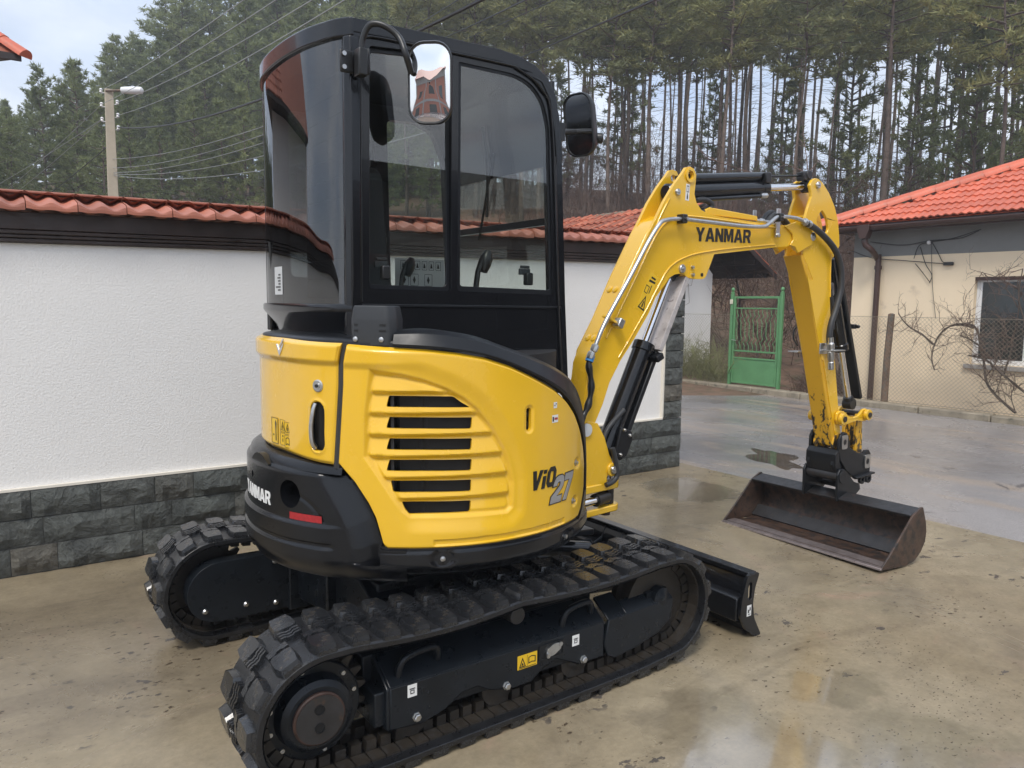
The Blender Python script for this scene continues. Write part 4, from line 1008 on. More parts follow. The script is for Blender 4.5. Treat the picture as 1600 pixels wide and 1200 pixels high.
# ---- rear engine hood
def rrear(th): return .655+.045*sst(186, 217, th)
TH = np.linspace(141, 215.4, 170)[:, None]; vv = np.linspace(0, 1, 120)[None, :]
zb = .938+.012*sst(216, 190, TH) if False else .938+.010*(1-sst(190, 216, TH)); zt_ = 1.352+.006*(1-sst(190, 216, TH))
Z = zb+(zt_-zb)*vv; TH = TH+0*Z; TH = TH+seam(Z)*np.clip((TH-206)/9.4, 0, 1)
edge = np.minimum(np.minimum(zt_-Z, Z-zb), (215.6+seam(Z)-TH)*KS)
d = .014*sst(1.272, 1.296, Z)-.010*(1-sst(0, .016, edge))**2-.012*sst(1.34, 1.36, Z)
d -= .010*(1-sst(190, 196, TH))*(Z < 1.272)*0
hx = np.hypot((TH-210.0)*KS, np.maximum(abs(Z-1.064)-.056, 0)); d -= .006*(1-sst(.026, .036, hx))*sst(.0, .01, edge)
d += .004*np.exp(-((hx-.034)/.006)**2)
hood = shell('engine_hood', TH, Z, rrear(TH)+d, .012, M['yellow']); recalc(hood)
m = MB(); radial_cut([(a/KS, b) for a, b in rrect(210.1*KS-.033, .980, 210.1*KS+.033, 1.148, .026, 6)], .6, .76, m); apply_bool(hood, fix(m)); resmooth(hood)
m = MB(); radial_cut([(a/KS, b) for a, b in rrect(210.1*KS-.042, .972, 210.1*KS+.042, 1.158, .03, 6)], .640, .668, m); m.build('handle_recess', M['ink'], ex, 30)
m = MB(); rr_ = .696; P = [cy(209.2, 1.142, .690), cy(208.9, 1.12, .698), cy(208.5, 1.08, .702), cy(208.3, 1.05, .702), cy(208.5, 1.01, .700), cy(208.8, .988, .688)]
m.tube(bez(P, 4), .0085, 8); m.build('hood_handle', M['steel'], ex, 60)
m = MB(); m.lathe([(.021, 0), (.021, .006), (.017, .008), (.017, .009), (.010, .009), (.010, .012)], cy(210.6, 1.205, rrear(210.6)-.002), cy(210.6, 0, 1), 20); m.build('hood_lock', M['steel'], ex, 40)
m = MB(); m.lathe([(.006, 0), (.006, .006)], cy(210.6, 1.205, rrear(210.6)+.007), cy(210.6, 0, 1), 12); m.build('keyhole', M['ink'], ex, 40)
# rubber seal between hood and side cover, cap ring under the cab
m = MB(); Zs = np.linspace(.925, 1.352, 24)
m.grid([[cy(a+seam(z), z, r_) for z in Zs] for a, r_ in ((214.8, .67), (215.2, .692), (216.1, .697), (216.9, .692), (217.3, .67))]); m.build('hood_seal', M['hose'], ex, 50)
m = MB(); m.prism([(a, z) for a, z in ((140, 1.345), (219, 1.345), (219, 1.368), (140, 1.368))], 2, .50, .645, map3=lambda p, r: cy(p[0], p[1], r)) if False else None
m = MB(); A = np.linspace(138, 246, 50)
m.grid([[cy(a, z, r_) for r_, z in ((float(rrear(a))-.012, 1.335), (float(rrear(a))-.010, 1.356), (float(rrear(a))-.016, 1.364), (.60, 1.370), (.45, 1.374))] for a in A]); m.build('hood_cap', M['satin'], ex, 50)

# ---- counterweight
ct = [120, 218.0, 222.5, 226.3, 228.6, 229.0, 236.5]; cz_ = [.918, .918, .838, .759, .665, .655, .655]
TH = np.linspace(122, 236.5, 300)[:, None]; vv = np.linspace(0, 1, 150)[None, :]
zt_ = np.interp(TH, ct, cz_); zt_ = np.convolve(np.pad(zt_[:, 0], 5, 'edge'), np.hanning(11)/np.hanning(11).sum(), 'valid')[:, None]
zb = .535+0*TH; Z = zb+(zt_-zb)*vv; TH = TH+0*Z
diag = [(218.0, .918), (222.5, .838), (226.3, .759), (228.6, .665), (229.0, .60), (229, .45)]
dd = np.full(Z.shape, 9.)
for i in range(len(diag)-1):
    a = np.array([diag[i][0]*KS, diag[i][1]]); b = np.array([diag[i+1][0]*KS, diag[i+1][1]]); e = b-a
    t = np.clip(((TH*KS-a[0])*e[0]+(Z-a[1])*e[1])/(e@e), 0, 1); dd = np.minimum(dd, np.hypot(TH*KS-a[0]-t*e[0], Z-a[1]-t*e[1]))
r0 = .712-.010*sst(196, 217, TH)
d = -.050*(1-sst(0, .105, dd))*(TH < 229.2)*(Z > .6)-.050*(TH >= 229.2)*(Z > .6)*0
d -= .034*(1-sst(.0, .085, Z-.535))**2
d += .012*(1-sst(.716, .728, Z))*(1-sst(211, 219, TH)); 
gv = (abs(Z-(.652)))-.004; d -= .008*(1-sst(0, .010, gv))*(TH > 143)*(1-sst(213.5, 216, TH))
d -= .020*(1-sst(0, .035, zt_-Z))**2*(TH < 219)
arc = np.hypot((TH-200)*KS/1.05, Z-.735)
d -= .004*np.exp(-((np.hypot((TH-197)*KS/1.45, (Z-.70))-.128)/.006)**2)*(TH > 203)*(Z > .735)
cw = shell('counterweight', TH, Z, r0+d, .10, M['cast']); recalc(cw)
m = MB(); ax = cy(200.1, 0, 1); m.lathe([(.050, -.09), (.050, .08)], cy(200.1, .817, .70), ax, 28)
m.lathe([(.013, -.06), (.013, .06)], cy(177.4, .842, .70), cy(177.4, 0, 1), 16)
radial_cut([(a/KS, b) for a, b in rrect(180.8*KS-.085, .893, 180.8*KS+.085, .99, .03, 5)], .668, .76, m) if False else None
apply_bool(cw, fix(m)); resmooth(cw, 35)
m = MB(); m.lathe([(.05, 0), (.05, .004)], cy(200.1, .817, .615), ax, 24); m.lathe([(.020, 0), (.020, .01), (.012, .012)], cy(200.8, .806, .62), ax, 14); m.build('tie_down_socket', M['ink'], ex, 40)
m = MB(); m.grid([[cy(a, z, r_) for r_, z in ((.700, .905), (.694, .925), (.675, .938), (.60, .945))] for a in np.linspace(122, 218, 60)]); m.build('counterweight_top', M['cast'], ex, 60)
m = MB()
for a in (184,):
    G = []
    for k in range(15):
        t = -1+2*k/14; hgt = .022*(1-t*t); G.append((a+t*6.2, .905+hgt*1.4))
    radial_cut(G+[(a+6.2, .900), (a-6.2, .900)], .690, .7135, m)
m.build('lifting_pocket', M['ink'], ex, 40)
m = MB(); radial_cut(arcs([(200.2, .731), (211.7, .729), (211.7, .754), (200.2, .756)]), .69, .7085, m)
m = MB(); m.grid([[cy(a, z, .712-.010*sst(196, 217, a)+.0015) for z in (.730, .755)] for a in np.linspace(200.2, 211.7, 10)]); m.build('reflector_strip', M['red'], ex)

# ---- lettering
GL = {
 'Y': (.95, [[(0, 1), (.29, 1), (.475, .63), (.66, 1), (.95, 1), (.605, .41), (.605, 0), (.345, 0), (.345, .41)]]),
 'A': (1.0, [[(0, 0), (.35, 1), (.65, 1), (1, 0), (.735, 0), (.675, .19), (.325, .19), (.265, 0)], [(.39, .38), (.61, .38), (.5, .76)]]),
 'N': (.88, [[(0, 0), (0, 1), (.27, 1), (.63, .42), (.63, 1), (.88, 1), (.88, 0), (.61, 0), (.25, .58), (.25, 0)]]),
 'M': (1.06, [[(0, 0), (0, 1), (.33, 1), (.53, .45), (.73, 1), (1.06, 1), (1.06, 0), (.82, 0), (.82, .66), (.615, .06), (.445, .06), (.24, .66), (.24, 0)]]),
 'R': (.90, [[(0, 0), (0, 1), (.60, 1), (.79, .94), (.87, .80), (.87, .62), (.81, .49), (.69, .42), (.90, 0), (.62, 0), (.43, .37), (.25, .37), (.25, 0)], [(.25, .57), (.25, .81), (.52, .81), (.60, .75), (.60, .63), (.52, .57)]]),
 'V': (.95, [[(0, 1), (.30, 1), (.48, .38), (.66, 1), (.95, 1), (.62, 0), (.33, 0)]]),
 'i': (.30, [[(0, 0), (0, .66), (.27, .66), (.27, 0)], ]),
 'dot': (.30, [[(0, .82), (0, 1), (.27, 1), (.27, .82)]]),
 'O': (.90, [[(.22, 0), (.68, 0), (.90, .22), (.90, .78), (.68, 1), (.22, 1), (0, .78), (0, .22)], [(.30, .22), (.26, .30), (.26, .70), (.30, .78), (.60, .78), (.64, .70), (.64, .30), (.60, .22)]]),
 '2': (.80, [[(0, 0), (0, .26), (.50, .60), (.53, .70), (.48, .78), (.33, .78), (.27, .70), (.27, .64), (.0, .64), (.02, .80), (.12, .94), (.28, 1), (.58, 1), (.74, .92), (.80, .78), (.78, .60), (.70, .50), (.38, .24), (.80, .24), (.80, 0)]]),
 '7': (.78, [[(0, .76), (0, 1), (.78, 1), (.78, .78), (.44, 0), (.13, 0), (.50, .76)]])}
def grow(P, o):
    q = []; n = len(P); ar = sum(P[i][0]*P[(i+1) % n][1]-P[(i+1) % n][0]*P[i][1] for i in range(n)); sg = 1 if ar > 0 else -1
    for i in range(n):
        a, b, c = np.array(P[i-1], float), np.array(P[i], float), np.array(P[(i+1) % n], float)
        e1 = (b-a)/np.linalg.norm(b-a); e2 = (c-b)/np.linalg.norm(c-b); n1 = np.array([e1[1], -e1[0]])*sg; n2 = np.array([e2[1], -e2[0]])*sg
        v_ = n1+n2; v_ = v_/max(.5, np.dot(v_, v_))*2*.5*2*.5 if False else v_/max(.6, 1+np.dot(n1, n2))
        q.append(tuple(b+v_*o))
    return q
def word(txt, h, wid, fn, name, mt, parent, t0=.0, t1=.0015, gap=.09, shear=0, off=0, keep_holes=True):
    """letters mapped by fn(s, z, t): s along the word, z up, t outwards"""
    tot = sum(GL[c][0] for c in txt)+gap*(len(txt)-1); sx = wid/tot; x = 0; m = MB()
    for c in txt:
        w_, L_ = GL[c]; loops = [[((x+p[0])*sx+shear*p[1]*h, p[1]*h) for p in l] for l in L_]
        if off: loops = [grow(loops[0], off)]+[grow(l, -off) for l in loops[1:]]
        m.prism(loops[0], 2, t0, t1, loops[1:], map3=lambda p, t: fn(p[0], p[1], t)); x += w_+gap
    o = m.build(name, M[mt], parent, 20); recalc(o); return o
word('YANMAR', .048, .265, lambda s, z, t: cy(191.2-(.265-s)/KS if False else 169.4+s/KS, .757+z, .7125+t), 'counterweight_lettering', 'white', ex)

# ---- skirt under the side cover and trim round it
TH = np.linspace(229.2, 315, 120)[:, None]; vv = np.linspace(0, 1, 26)[None, :]
Z = .563+(.652-.563)*vv+0*TH; TH = TH+0*Z
d = -.030*(1-sst(0, .05, Z-.563))**2-.004*(1-sst(0, .012, .652-Z))
for a, b in ((246.6, .621), (292.4, .606)):
    q = np.hypot((TH-a)*KS*.8, Z-b); d -= .012*(1-sst(.022, .040, q))
shell('side_skirt', TH, Z, .703+d, .05, M['black'])
for a, b in ((246.6, .621), (292.4, .606)):
    m = MB(); m.lathe([(.014, 0), (.014, .004), (.009, .005), (.009, .014), (.005, .016)], cy(a, b, .684), cy(a, 0, 1), 12); m.build('skirt_bolt', M['steel'], ex, 40)
ro_ = [(233, 1.347), (242.2, 1.341), (250, 1.331), (258.4, 1.313), (266.3, 1.283), (276.3, 1.232), (284.4, 1.187), (290.4, 1.143), (295.6, 1.092), (300.8, 1.023), (305.3, .942), (308.4, .845), (308.6, .745)]
rt_ = [(233, 1.398, .64), (240.2, 1.404, .64), (248.3, 1.3955, .64), (257, 1.378, .64), (266, 1.345, .64), (277, 1.306, .64), (286, 1.272, .64), (297, 1.222, .64), (303.5, 1.168, .65), (308.5, 1.08, .668), (312, .97, .68), (314.5, .85, .686), (314.5, .745, .686)]
m = MB(); rows_ = []
for (a, z), (a2, z2, r2) in zip(ro_, rt_):
    lp = lambda t: (a+(a2-a)*t, z+(z2-z)*t)
    rows_.append([cy(a, z, .685), cy(a, z, .703), cy(*lp(.12), .705), cy(*lp(.72), .704-(.704-r2)*.30), cy(*lp(.92), .704-(.704-r2)*.62), cy(a2, z2, r2), cy(a2, z2-.01, r2-.05)])
cols = [bez([r_[k] for r_ in rows_], 5) for k in range(7)]
m.grid([list(map(tuple, c)) for c in zip(*cols)], flip=True)
m.add(rows_[0], [tuple(range(7))]); m.add(rows_[-1], [tuple(range(7))[::-1]])
o = m.build('fender_trim', M['satin'], ex, 28); recalc(o)
m = MB(); m.grid([[cy(a0+(a1-a0)*t, z, r_) for t, r_ in ((0, .69), (0, .702), (.5, .702), (1, .692), (1, .66))] for z, a0, a1 in ((.750, 309.0, 315), (.72, 306.6, 315), (.69, 305.0, 315), (.668, 303.4, 315), (.648, 301.0, 315))]); o = m.build('corner_trim', M['black'], ex, 35); recalc(o)
m = MB(); m.grid([[cy(a, z, .692) for z in (.645, .665)] for a in np.linspace(229, 301, 40)]); m.build('cover_gap', M['ink'], ex)
# platform under everything
m = MB(); m.lathe([(.30, .50), (.62, .54), (.66, .56), (.66, .60), (.2, .62)], (0, 0, 0), (0, 0, 1), 48); m.build('slew_platform', M['satin'], ex, 40)

# ---- stickers on the hood
def sticker(th, z, w_, h_, mt, r, name='decal', deco=None):
    m = MB(); a0, a1 = th-w_/2/KS, th+w_/2/KS; m.grid([[cy(a, q, r) for q in (z-h_/2, z+h_/2)] for a in np.linspace(a0, a1, 5)]); o = m.build(name, M[mt], ex)
    if deco:
        m = MB()
        for P in deco: 
            loops = P if isinstance(P[0][0], (tuple, list)) else [P]
            m.prism([(a0+(a1-a0)*p[0], z-h_/2+h_*p[1]) for p in loops[0]], 2, r+.0004, r+.0010, [[(a0+(a1-a0)*p[0], z-h_/2+h_*p[1]) for p in l] for l in loops[1:]], map3=lambda p, t: cy(p[0], p[1], t))
        q = m.build('pictogram', M['ink'], o, 0); recalc(q)
    return o
BORD = [[(.02, .02), (.98, .02), (.98, .98), (.02, .98)], [(.045, .04), (.955, .04), (.955, .96), (.045, .96)]]
TRI = [[(.14, .16), (.86, .16), (.5, .86)], [(.22, .205), (.78, .205), (.5, .75)]]
BOOK = [[(.2, .2), (.5, .3), (.8, .2), (.8, .75), (.5, .85), (.2, .75)], [(.26, .29), (.5, .37), (.74, .29), (.74, .70), (.5, .78), (.26, .70)]]
FIG = [(.46, .27), (.56, .27), (.57, .42), (.53, .56), (.47, .56), (.43, .42)]
MAN = [(.60, .12), (.74, .12), (.72, .5), (.78, .8), (.66, .92), (.56, .8), (.62, .5)]
for i, (a, b, dc) in enumerate(((191.2, 1.040, [BORD, TRI, FIG]), (194.6, 1.036, [BORD, TRI, FIG]), (191.2, .992, [BORD, FIG, [(.42, .66), (.58, .66), (.58, .8), (.42, .8)]]), (194.6, .988, [BORD, BOOK]))): sticker(a, b, .040, .046, 'sticker', rrear(a)+.0012, 'warning_decal', dc)
sticker(185.4, 1.015, .06, .095, 'sticker', .657, 'warning_decal', [[[(.0, .0), (.97, .0), (.97, 1), (0, 1)], [(.03, .02), (.93, .02), (.93, .98), (.03, .98)]], MAN, [(.25, .3), (.4, .3), (.4, .36), (.25, .36)]])
sticker(284.0, 1.125, .020, .022, 'white', .7012, 'small_decal', [[(.2, .35), (.45, .35), (.45, .55), (.2, .55)], [(.55, .6), (.8, .6), (.8, .8), (.55, .8)]])
o = sticker(284.0, 1.075, .036, .028, 'white', .7012, 'fuel_decal', [[(.08, .18), (.28, .18), (.28, .78), (.08, .78)]])
m = MB(); radial_cut([(283.7, 1.071), (285.2, 1.071), (285.2, 1.079), (283.7, 1.079)], .7014, .7022, m); m.build('fuel_lettering', M['red'], o, 0)
# model badge
fnV = lambda s, z, t: cy(273.7+s/KS, .826+z, .7010+t)
fn2 = lambda s, z, t: cy(282.1+s/KS, .760+z, .7010+t)
def badge(parts, fn, front, off):
    m = MB(); mo = MB()
    for c, x, w_, h, sh in parts:
        W_, L_ = GL[c]; k = w_/W_
        lo = [[(x+p[0]*k+sh*p[1]*h, p[1]*h) for p in l] for l in L_]
        mo.prism(grow(lo[0], off), 2, 0, .0008, [grow(l, -off*.5) for l in lo[1:]], map3=lambda p, t: fn(p[0], p[1], t))
        m.prism(lo[0], 2, .0009, .0018, lo[1:], map3=lambda p, t: fn(p[0], p[1], t))
    a = mo.build('badge_outline', M['ink'], ex, 0); recalc(a); b = m.build('model_badge', M[front], ex, 0); recalc(b)
badge([('V', .0, .050, .068, .22), ('i', .056, .017, .066, .22), ('dot', .056, .017, .066, .22), ('O', .079, .048, .072, .22)], fnV, 'ink', .0012)
badge([('2', .0, .066, .098, .30), ('7', .070, .062, .098, .30)], fn2, 'silver', .0045)
# winged chrome emblem on the hood lip
m = MB(); fe = lambda p, t: cy(192.6+p[0]/KS, 1.318+p[1], float(rrear(192.6+p[0]/KS))+.0135+t)
for P in ([(-.028, .018), (-.006, -.016), (.0, -.022), (.030, .014), (.036, .030), (.006, .004), (-.004, -.002), (-.020, .020)], [(-.004, .010), (.030, .040), (.034, .034), (.002, .006)]):
    m.prism(P, 2, 0, .004, map3=fe)
o = m.build('emblem', M['chrome'], ex, 0, .0008, 1); recalc(o)

# ---- louvred exhaust cover beside the cab
EP = [cy(219.3, 0, .60), cy(219.6, 0, .655), cy(221.2, 0, .690), cy(231.9, 0, .698), cy(233.6, 0, .665), cy(234.0, 0, .57)]
EP = [np.array(p[:2]) for p in EP]; ec = sum(EP)/6
P6 = rpoly([tuple(p) for p in EP], [.001, .008, .016, .018, .010, .001], 4)
m = MB(); G = []
for z, k in ((1.347, .965), (1.36, .985), (1.425, 1.0), (1.434, .995), (1.464, .93), (1.474, .90), (1.477, .86)):
    G.append([(ec[0]+(p[0]-ec[0])*k, ec[1]+(p[1]-ec[1])*k, z) for p in P6])
m.grid([list(r_)+[r_[0]] for r_ in G]); m.add(G[-1], [tuple(range(len(P6)))]); m.add(G[0], [tuple(range(len(P6)))[::-1]])
o = m.build('exhaust_cover', M['plastic'], ex, 24); recalc(o)
def on_face(i, j, t, z, off=.0):
    p = EP[i]*(1-t)+EP[j]*t; p = ec+(p-ec)*(1.0 if z > 1.37 else .985); e = EP[j]-EP[i]; n = np.array([e[1], -e[0]])/np.linalg.norm(e)
    if np.dot(n, p-ec) < 0: n = -n
    return (p[0]+n[0]*off, p[1]+n[1]*off, z), (n[0], n[1], 0)
for i, j, ta, tb in ((2, 3, .06, .16), (2, 3, .74, .92)):
    for z in (1.392, 1.411):
        m = MB(); q = [on_face(i, j, t, zz, of)[0] for of in (-.004, .0012) for t, zz in ((ta, z), (tb, z), (tb, z+.006), (ta, z+.006))]
        m.add(q, [(0, 3, 2, 1), (4, 5, 6, 7), (0, 1, 5, 4), (1, 2, 6, 5), (2, 3, 7, 6), (3, 0, 4, 7)]); o = m.build('cover_slot', M['ink'], ex, 0); recalc(o)
for t in (.09, .80):
    p, n = on_face(2, 3, t, 1.366, -.002); m = MB(); m.lathe([(.0085, 0), (.0085, .006), (.004, .008)], p, n, 12); m.build('cover_screw', M['steel'], ex, 40)

# ================================================================== CAB
YC, YL = -.285, .625
plan = [(-.444, -.293), (-.482, -.232), (-.506, -.165), (-.530, -.075), (-.546, .05), (-.550, .17)]
plan = [tuple(p[:2]) for p in bez([(a, b, 0) for a, b in plan+[(a, .34-b) for a, b in plan[-2::-1]]], 4)]
side = xz([(547, 27), (604, 38), (780, 77), (810, 88), (835, 102), (855, 122), (868, 150), (875, 200), (878, 250), (883, 470), (887, 580), (889, 615)], YC)
zrf = side[0][1]
def roofz(x): return float(np.interp(x, [s[0] for s in side[:4]], [s[1] for s in side[:4]]))
# side frame plates (right and left)
g1 = xz([(577, 71), (706, 86.5), (705.5, 455), (577, 451)], YC)
g2 = xz([(716.5, 96), (805, 115.5), (830, 130), (848, 155), (858, 195), (863.5, 461), (715, 455)], YC)
outer = [(side[0][0], 1.20)]+side
inn_r = rpoly(g1, .012)
inn_f = rpoly(g2, [.01, .05, .05, .05, .05, .012, .012], 3)
m = MB(); m.prism(outer, 1, YC, YC+.045, [inn_r, inn_f]); m.build('cab_side_frame', M['black'], ex, 30, .004)
# left side: door frame with big opening and rear quarter opening
m = MB()
lo_q = [(-.36, 1.60), (.035, 1.60), (.035, 2.34), (-.36, 2.33)]; lo_d = [(.135, 1.50), (.48, 1.50), (.46, 2.16), (.40, 2.33), (.30, 2.37), (.135, 2.37)]
lo_d2 = [(.14, 1.56), (.475, 1.56), (.44, 2.20), (.38, 2.33), (.28, 2.37), (.12, 2.36)]
m.prism(outer, 1, YL-.045, YL, [rpoly(lo_q, .03), rpoly(lo_d2, .03)]); m.build('door_frame', M['satin'], ex, 30, .004)
for nm, P, y in (('door_glass', lo_d2, YL-.025), ('quarter_glass', lo_q, YL-.02)):
    m = MB(); c = np.mean(P, 0); m.prism([(c[0]+(p[0]-c[0])*1.03, c[1]+(p[1]-c[1])*1.03) for p in P], 1, y, y+.004); one_face(m.build(nm, M['glass'], ex, 0), 1, 1)
# roof, rails, front
prf = [(x, z) for x, z in side[:9]]
inn = [(x*1.0-(.03 if i > 3 else 0), z-.045 if i < 5 else z-.02) for i, (x, z) in enumerate(prf)]
m = MB(); m.prism(prf+inn[::-1], 1, YC-.004, YL+.004); m.build('cab_roof', M['black'], ex, 35, .012, 3)
m = MB()
rp = plan+[(-.43, .633), (-.43, -.293)]
m.prism(rp, 2, zrf-.062, zrf+.002); m.build('roof_rear', M['black'], ex, 35, .016, 3)
# raised gutter line along the roof side
m = MB(); P = [(x, YC-.006, z-.052-(.01 if i > 3 else 0)) for i, (x, z) in enumerate(side[:4])]; P = [(x-(.0), y, z) for x, y, z in P]+[(side[5][0]-.035, YC-.006, side[5][1]-.05), (side[7][0]-.045, YC-.006, side[7][1]), (side[9][0]-.042, YC-.006, side[9][1]), (side[11][0]-.04, YC-.006, side[11][1])]
P[0] = (side[0][0]+.05, YC-.006, side[0][1]-.055)
m.tube(bez(P, 5), .005, 6); m.build('drip_rail', M['black'], ex, 60)
# windscreen frame at the front and front glass
fx = lambda z: float(np.interp(z, [s[1] for s in side[:5:-1]], [s[0] for s in side[:5:-1]]))
zs_ = [1.22, 1.5, 1.8, 2.1, 2.22]
m = MB()
for ya, yb in ((YC, YC+.05), (YL-.05, YL)):
    m.add([(fx(z)-o_, y, z) for z in zs_ for o_ in (.05, 0) for y in (ya, yb)], [])
for y0 in (YC+.003, YL-.053):
    m.prism([(fx(z)+.003, z) for z in zs_]+[(fx(z)-.05, z) for z in zs_[::-1]], 1, y0, y0+.05)
m.prism([(fx(1.22), 1.20), (fx(1.5), 1.46), (fx(1.5)-.04, 1.46), (fx(1.22)-.04, 1.20)], 1, YC+.05, YL-.05)
m.box((fx(1.85)-.03, YC+.05, 1.83), (fx(1.85), YL-.05, 1.86)); m.build('windscreen_frame', M['satin'], ex, 30, .003)
m = MB(); m.prism([(fx(z)-.018, z) for z in zs_+[2.36]]+[(fx(z)-.022, z) for z in ([2.36]+zs_[::-1])], 1, YC+.045, YL-.045); one_face(m.build('windscreen', M['glass'], ex, 0), 0, 1)
m = MB()
m.tube(bez([(.42, .20, 2.30), (.455, .21, 2.1), (.475, .24, 1.9)], 4), .008, 6); m.tube([(.455, .16, 2.18), (.49, .33, 1.80)], .006, 5); m.build('wiper', M['ink'], ex, 40)
# sliding window sashes in the right side
def sash(P, y, name, fw_=.014):
    P = [(float(a), float(b)) for a, b in P]; c = np.mean(P, 0)
    q = rpoly(P, .02, 3); cin = [(c[0]+(p[0]-c[0])*(1-fw_/abs(P[0][0]-P[-2][0])*2.4), c[1]+(p[1]-c[1])*(1-fw_/abs(P[0][1]-P[-1][1])*2.2)) for p in q]
    m = MB(); m.prism(q, 1, y, y+.012, [cin]); f = m.build(name, M['satin'], ex, 30, .0015, 1)
    m = MB(); m.prism(q, 1, y+.005, y+.0085); one_face(m.build('window_glass', M['glass'], f, 0), 1, -1); return f
sash([(p[0]+(.006 if i in (1, 2) else -.006), p[1]) for i, p in enumerate(g1)], YC+.020, 'rear_sash')
m_ = inn_f; c = np.mean(m_, 0)
m = MB(); q = [(c[0]+(p[0]-c[0])*1.02, c[1]+(p[1]-c[1])*1.015) for p in m_]; q2 = [(c[0]+(p[0]-c[0])*.945, c[1]+(p[1]-c[1])*.965) for p in m_]
m.prism(q, 1, YC+.006, YC+.018, [q2]); fs = m.build('front_sash', M['satin'], ex, 30, .0015, 1)
m = MB(); m.prism(q, 1, YC+.010, YC+.0135); one_face(m.build('window_glass', M['glass'], fs, 0), 1, -1)
# window catches
for (u, v) in ((602, 426), (826, 436)):
    p = at(u, v, 1, YC+.03); m = MB(); m.cbox((p[0], YC+.033, p[2]), (.034, .03, .052)); m.build('window_catch', M['ink'], ex, 30, .006)
    m = MB(); m.cbox((p[0]-.008, YC+.05, p[2]+.03), (.055, .012, .026)); m.cbox((p[0]-.006, YC+.05, p[2]+.05), (.045, .012, .012)); m.build('catch_base', M['plastic'], ex, 30, .003)
# window sill line, lower panel seam, front corner post
p0, p1 = at(566, 474, 1, YC), at(879, 480, 1, YC)
m = MB(); m.box((side[0][0]+.035, YC-.005, p1[2]-.006), (p1[0]-.012, YC, p1[2]+.004)); m.build('sill_bead', M['satin'], ex, 30, .002)
m = MB(); m.prism([(side[0][0]+.034, 1.49), (side[0][0]+.038, 1.49), (side[0][0]+.038, 2.40), (side[0][0]+.034, 2.40)], 1, YC-.003, YC); m.build('seam_bead', M['ink'], ex, 30); m = MB()
P = [(fx(z)-.038, YC-.004, z) for z in (1.20, 1.5, 1.8, 2.1)]; m.tube(P, .0035, 5); m.build('seam_bead', M['ink'], ex, 30)
# rear right corner post
m = MB(); m.prism([(-.446, -.296), (-.408, -.290), (-.408, -.24), (-.455, -.24), (-.462, -.27)], 2, 1.36, zrf-.06); m.build('rear_post', M['black'], ex, 30, .005)
m = MB(); m.prism([(-.446, .636), (-.408, .63), (-.408, .58), (-.455, .58), (-.462, .61)], 2, 1.36, zrf-.06); m.build('rear_post', M['black'], ex, 30, .005)
# curved rear glass, its dark border, ledge and flared base
def ring(off, zs, pl=plan):
    G = []
    for i, (x, y) in enumerate(pl):
        t = np.array(pl[min(i+1, len(pl)-1)])-np.array(pl[max(i-1, 0)]); n = np.array([-t[1], t[0]])/np.linalg.norm(t); G.append((x, y, -n if n[0] > 0 else n))
    return [[(x+n[0]*o_, y+n[1]*o_, z) for o_, z in zip(off, zs)] for x, y, n in G]
m = MB(); m.grid(ring([-.014, -.014], [1.478, zrf-.05])); nf_ = len(m.f); m.grid(ring([-.018, -.018], [1.478, zrf-.05]), flip=True); o = m.build('rear_glass', M['tinted'], ex, 60); o.data.materials.append(M['clear'])
for p in o.data.polygons: p.material_index = int(p.index >= nf_)
m = MB(); G = ring([-.020]*2, [1.478, zrf-.05]); nG = len(G)
m.grid(G[-4:]); m.build('glass_border', M['black'], ex, 60)
m = MB(); G = ring([-.03, .000, .004, .004, -.002, -.022, -.045, -.058, -.06], [1.482, 1.480, 1.474, 1.456, 1.446, 1.425, 1.395, 1.37, 1.33]); m.grid(G); o = m.build('cab_base', M['black'], ex, 40); recalc(o)
m = MB(); m.prism([p for p in plan]+[(-.40, .62), (-.40, -.28)], 2, 1.455, 1.472); m.build('rear_shelf', M['satin'], ex, 30)
# label on the rear glass and aerial
m = MB(); yl_ = [.235, .17, .10]
def on_glass(y, z, o_=-.0115):
    ys_ = [p[1] for p in plan]; x = float(np.interp(y, ys_, [p[0] for p in plan])); return (x-o_-.0 if False else x+.0125, y, z)
m.grid([[on_glass(y, z) for z in (1.515, 1.625)] for y in np.linspace(.17, .27, 6)]); lb = m.build('glass_label', M['label'], ex, 0)
m = MB()
for k in range(6): m.grid([[tuple(np.array(on_glass(y, z))+np.array([-.0008, 0, 0])) for z in (1.53+.012*k, 1.536+.012*k)] for y in np.linspace(.19, .19+.05*random.uniform(.5, 1.3), 3)])
m.build('label_print', M['ink'], lb, 0)
a0, a1 = sight(431, 463, 2.75+.55), sight(421, 378, 3.28)
m = MB(); m.tube([tuple(a0), tuple(a1)], [.009, .006], 8); m.build('aerial', M['ink'], ex, 40)
# inside: seat, ribbed back cover, consoles, levers
m = MB(); m.prism(rrect(-.36, .0, -.0, .40, .05) if False else rrect(-.33, -.02, .16, .40, .06), 2, 1.16, 1.30); m.build('seat_cushion', M['seat'], ex, 30, .03, 3)
m = MB(); m.prism([(-.26, 1.28), (-.14, 1.28), (-.20, 2.02), (-.32, 2.02)], 1, -.03, .41); m.build('seat_back', M['seat'], ex, 30, .04, 3)
m = MB(); m.prism([(-.29, 2.07), (-.20, 2.07), (-.22, 2.32), (-.30, 2.32)], 1, .06, .32); m.build('headrest', M['seat'], ex, 30, .035, 3)
m = MB(); m.tube([(-.26, .14, 1.98), (-.255, .14, 2.10)], .010, 8); m.tube([(-.26, .24, 1.98), (-.255, .24, 2.10)], .010, 8); m.build('headrest_stem', M['steel'], ex, 40)
for k in range(11):
    z = 1.50+k*.072; m = MB(); m.prism(rrect(-.245, z, .12, z+.069, .012, 3), 0, -.455, -.425); m.build('padded_rib', M['seat'], ex, 30, .008)
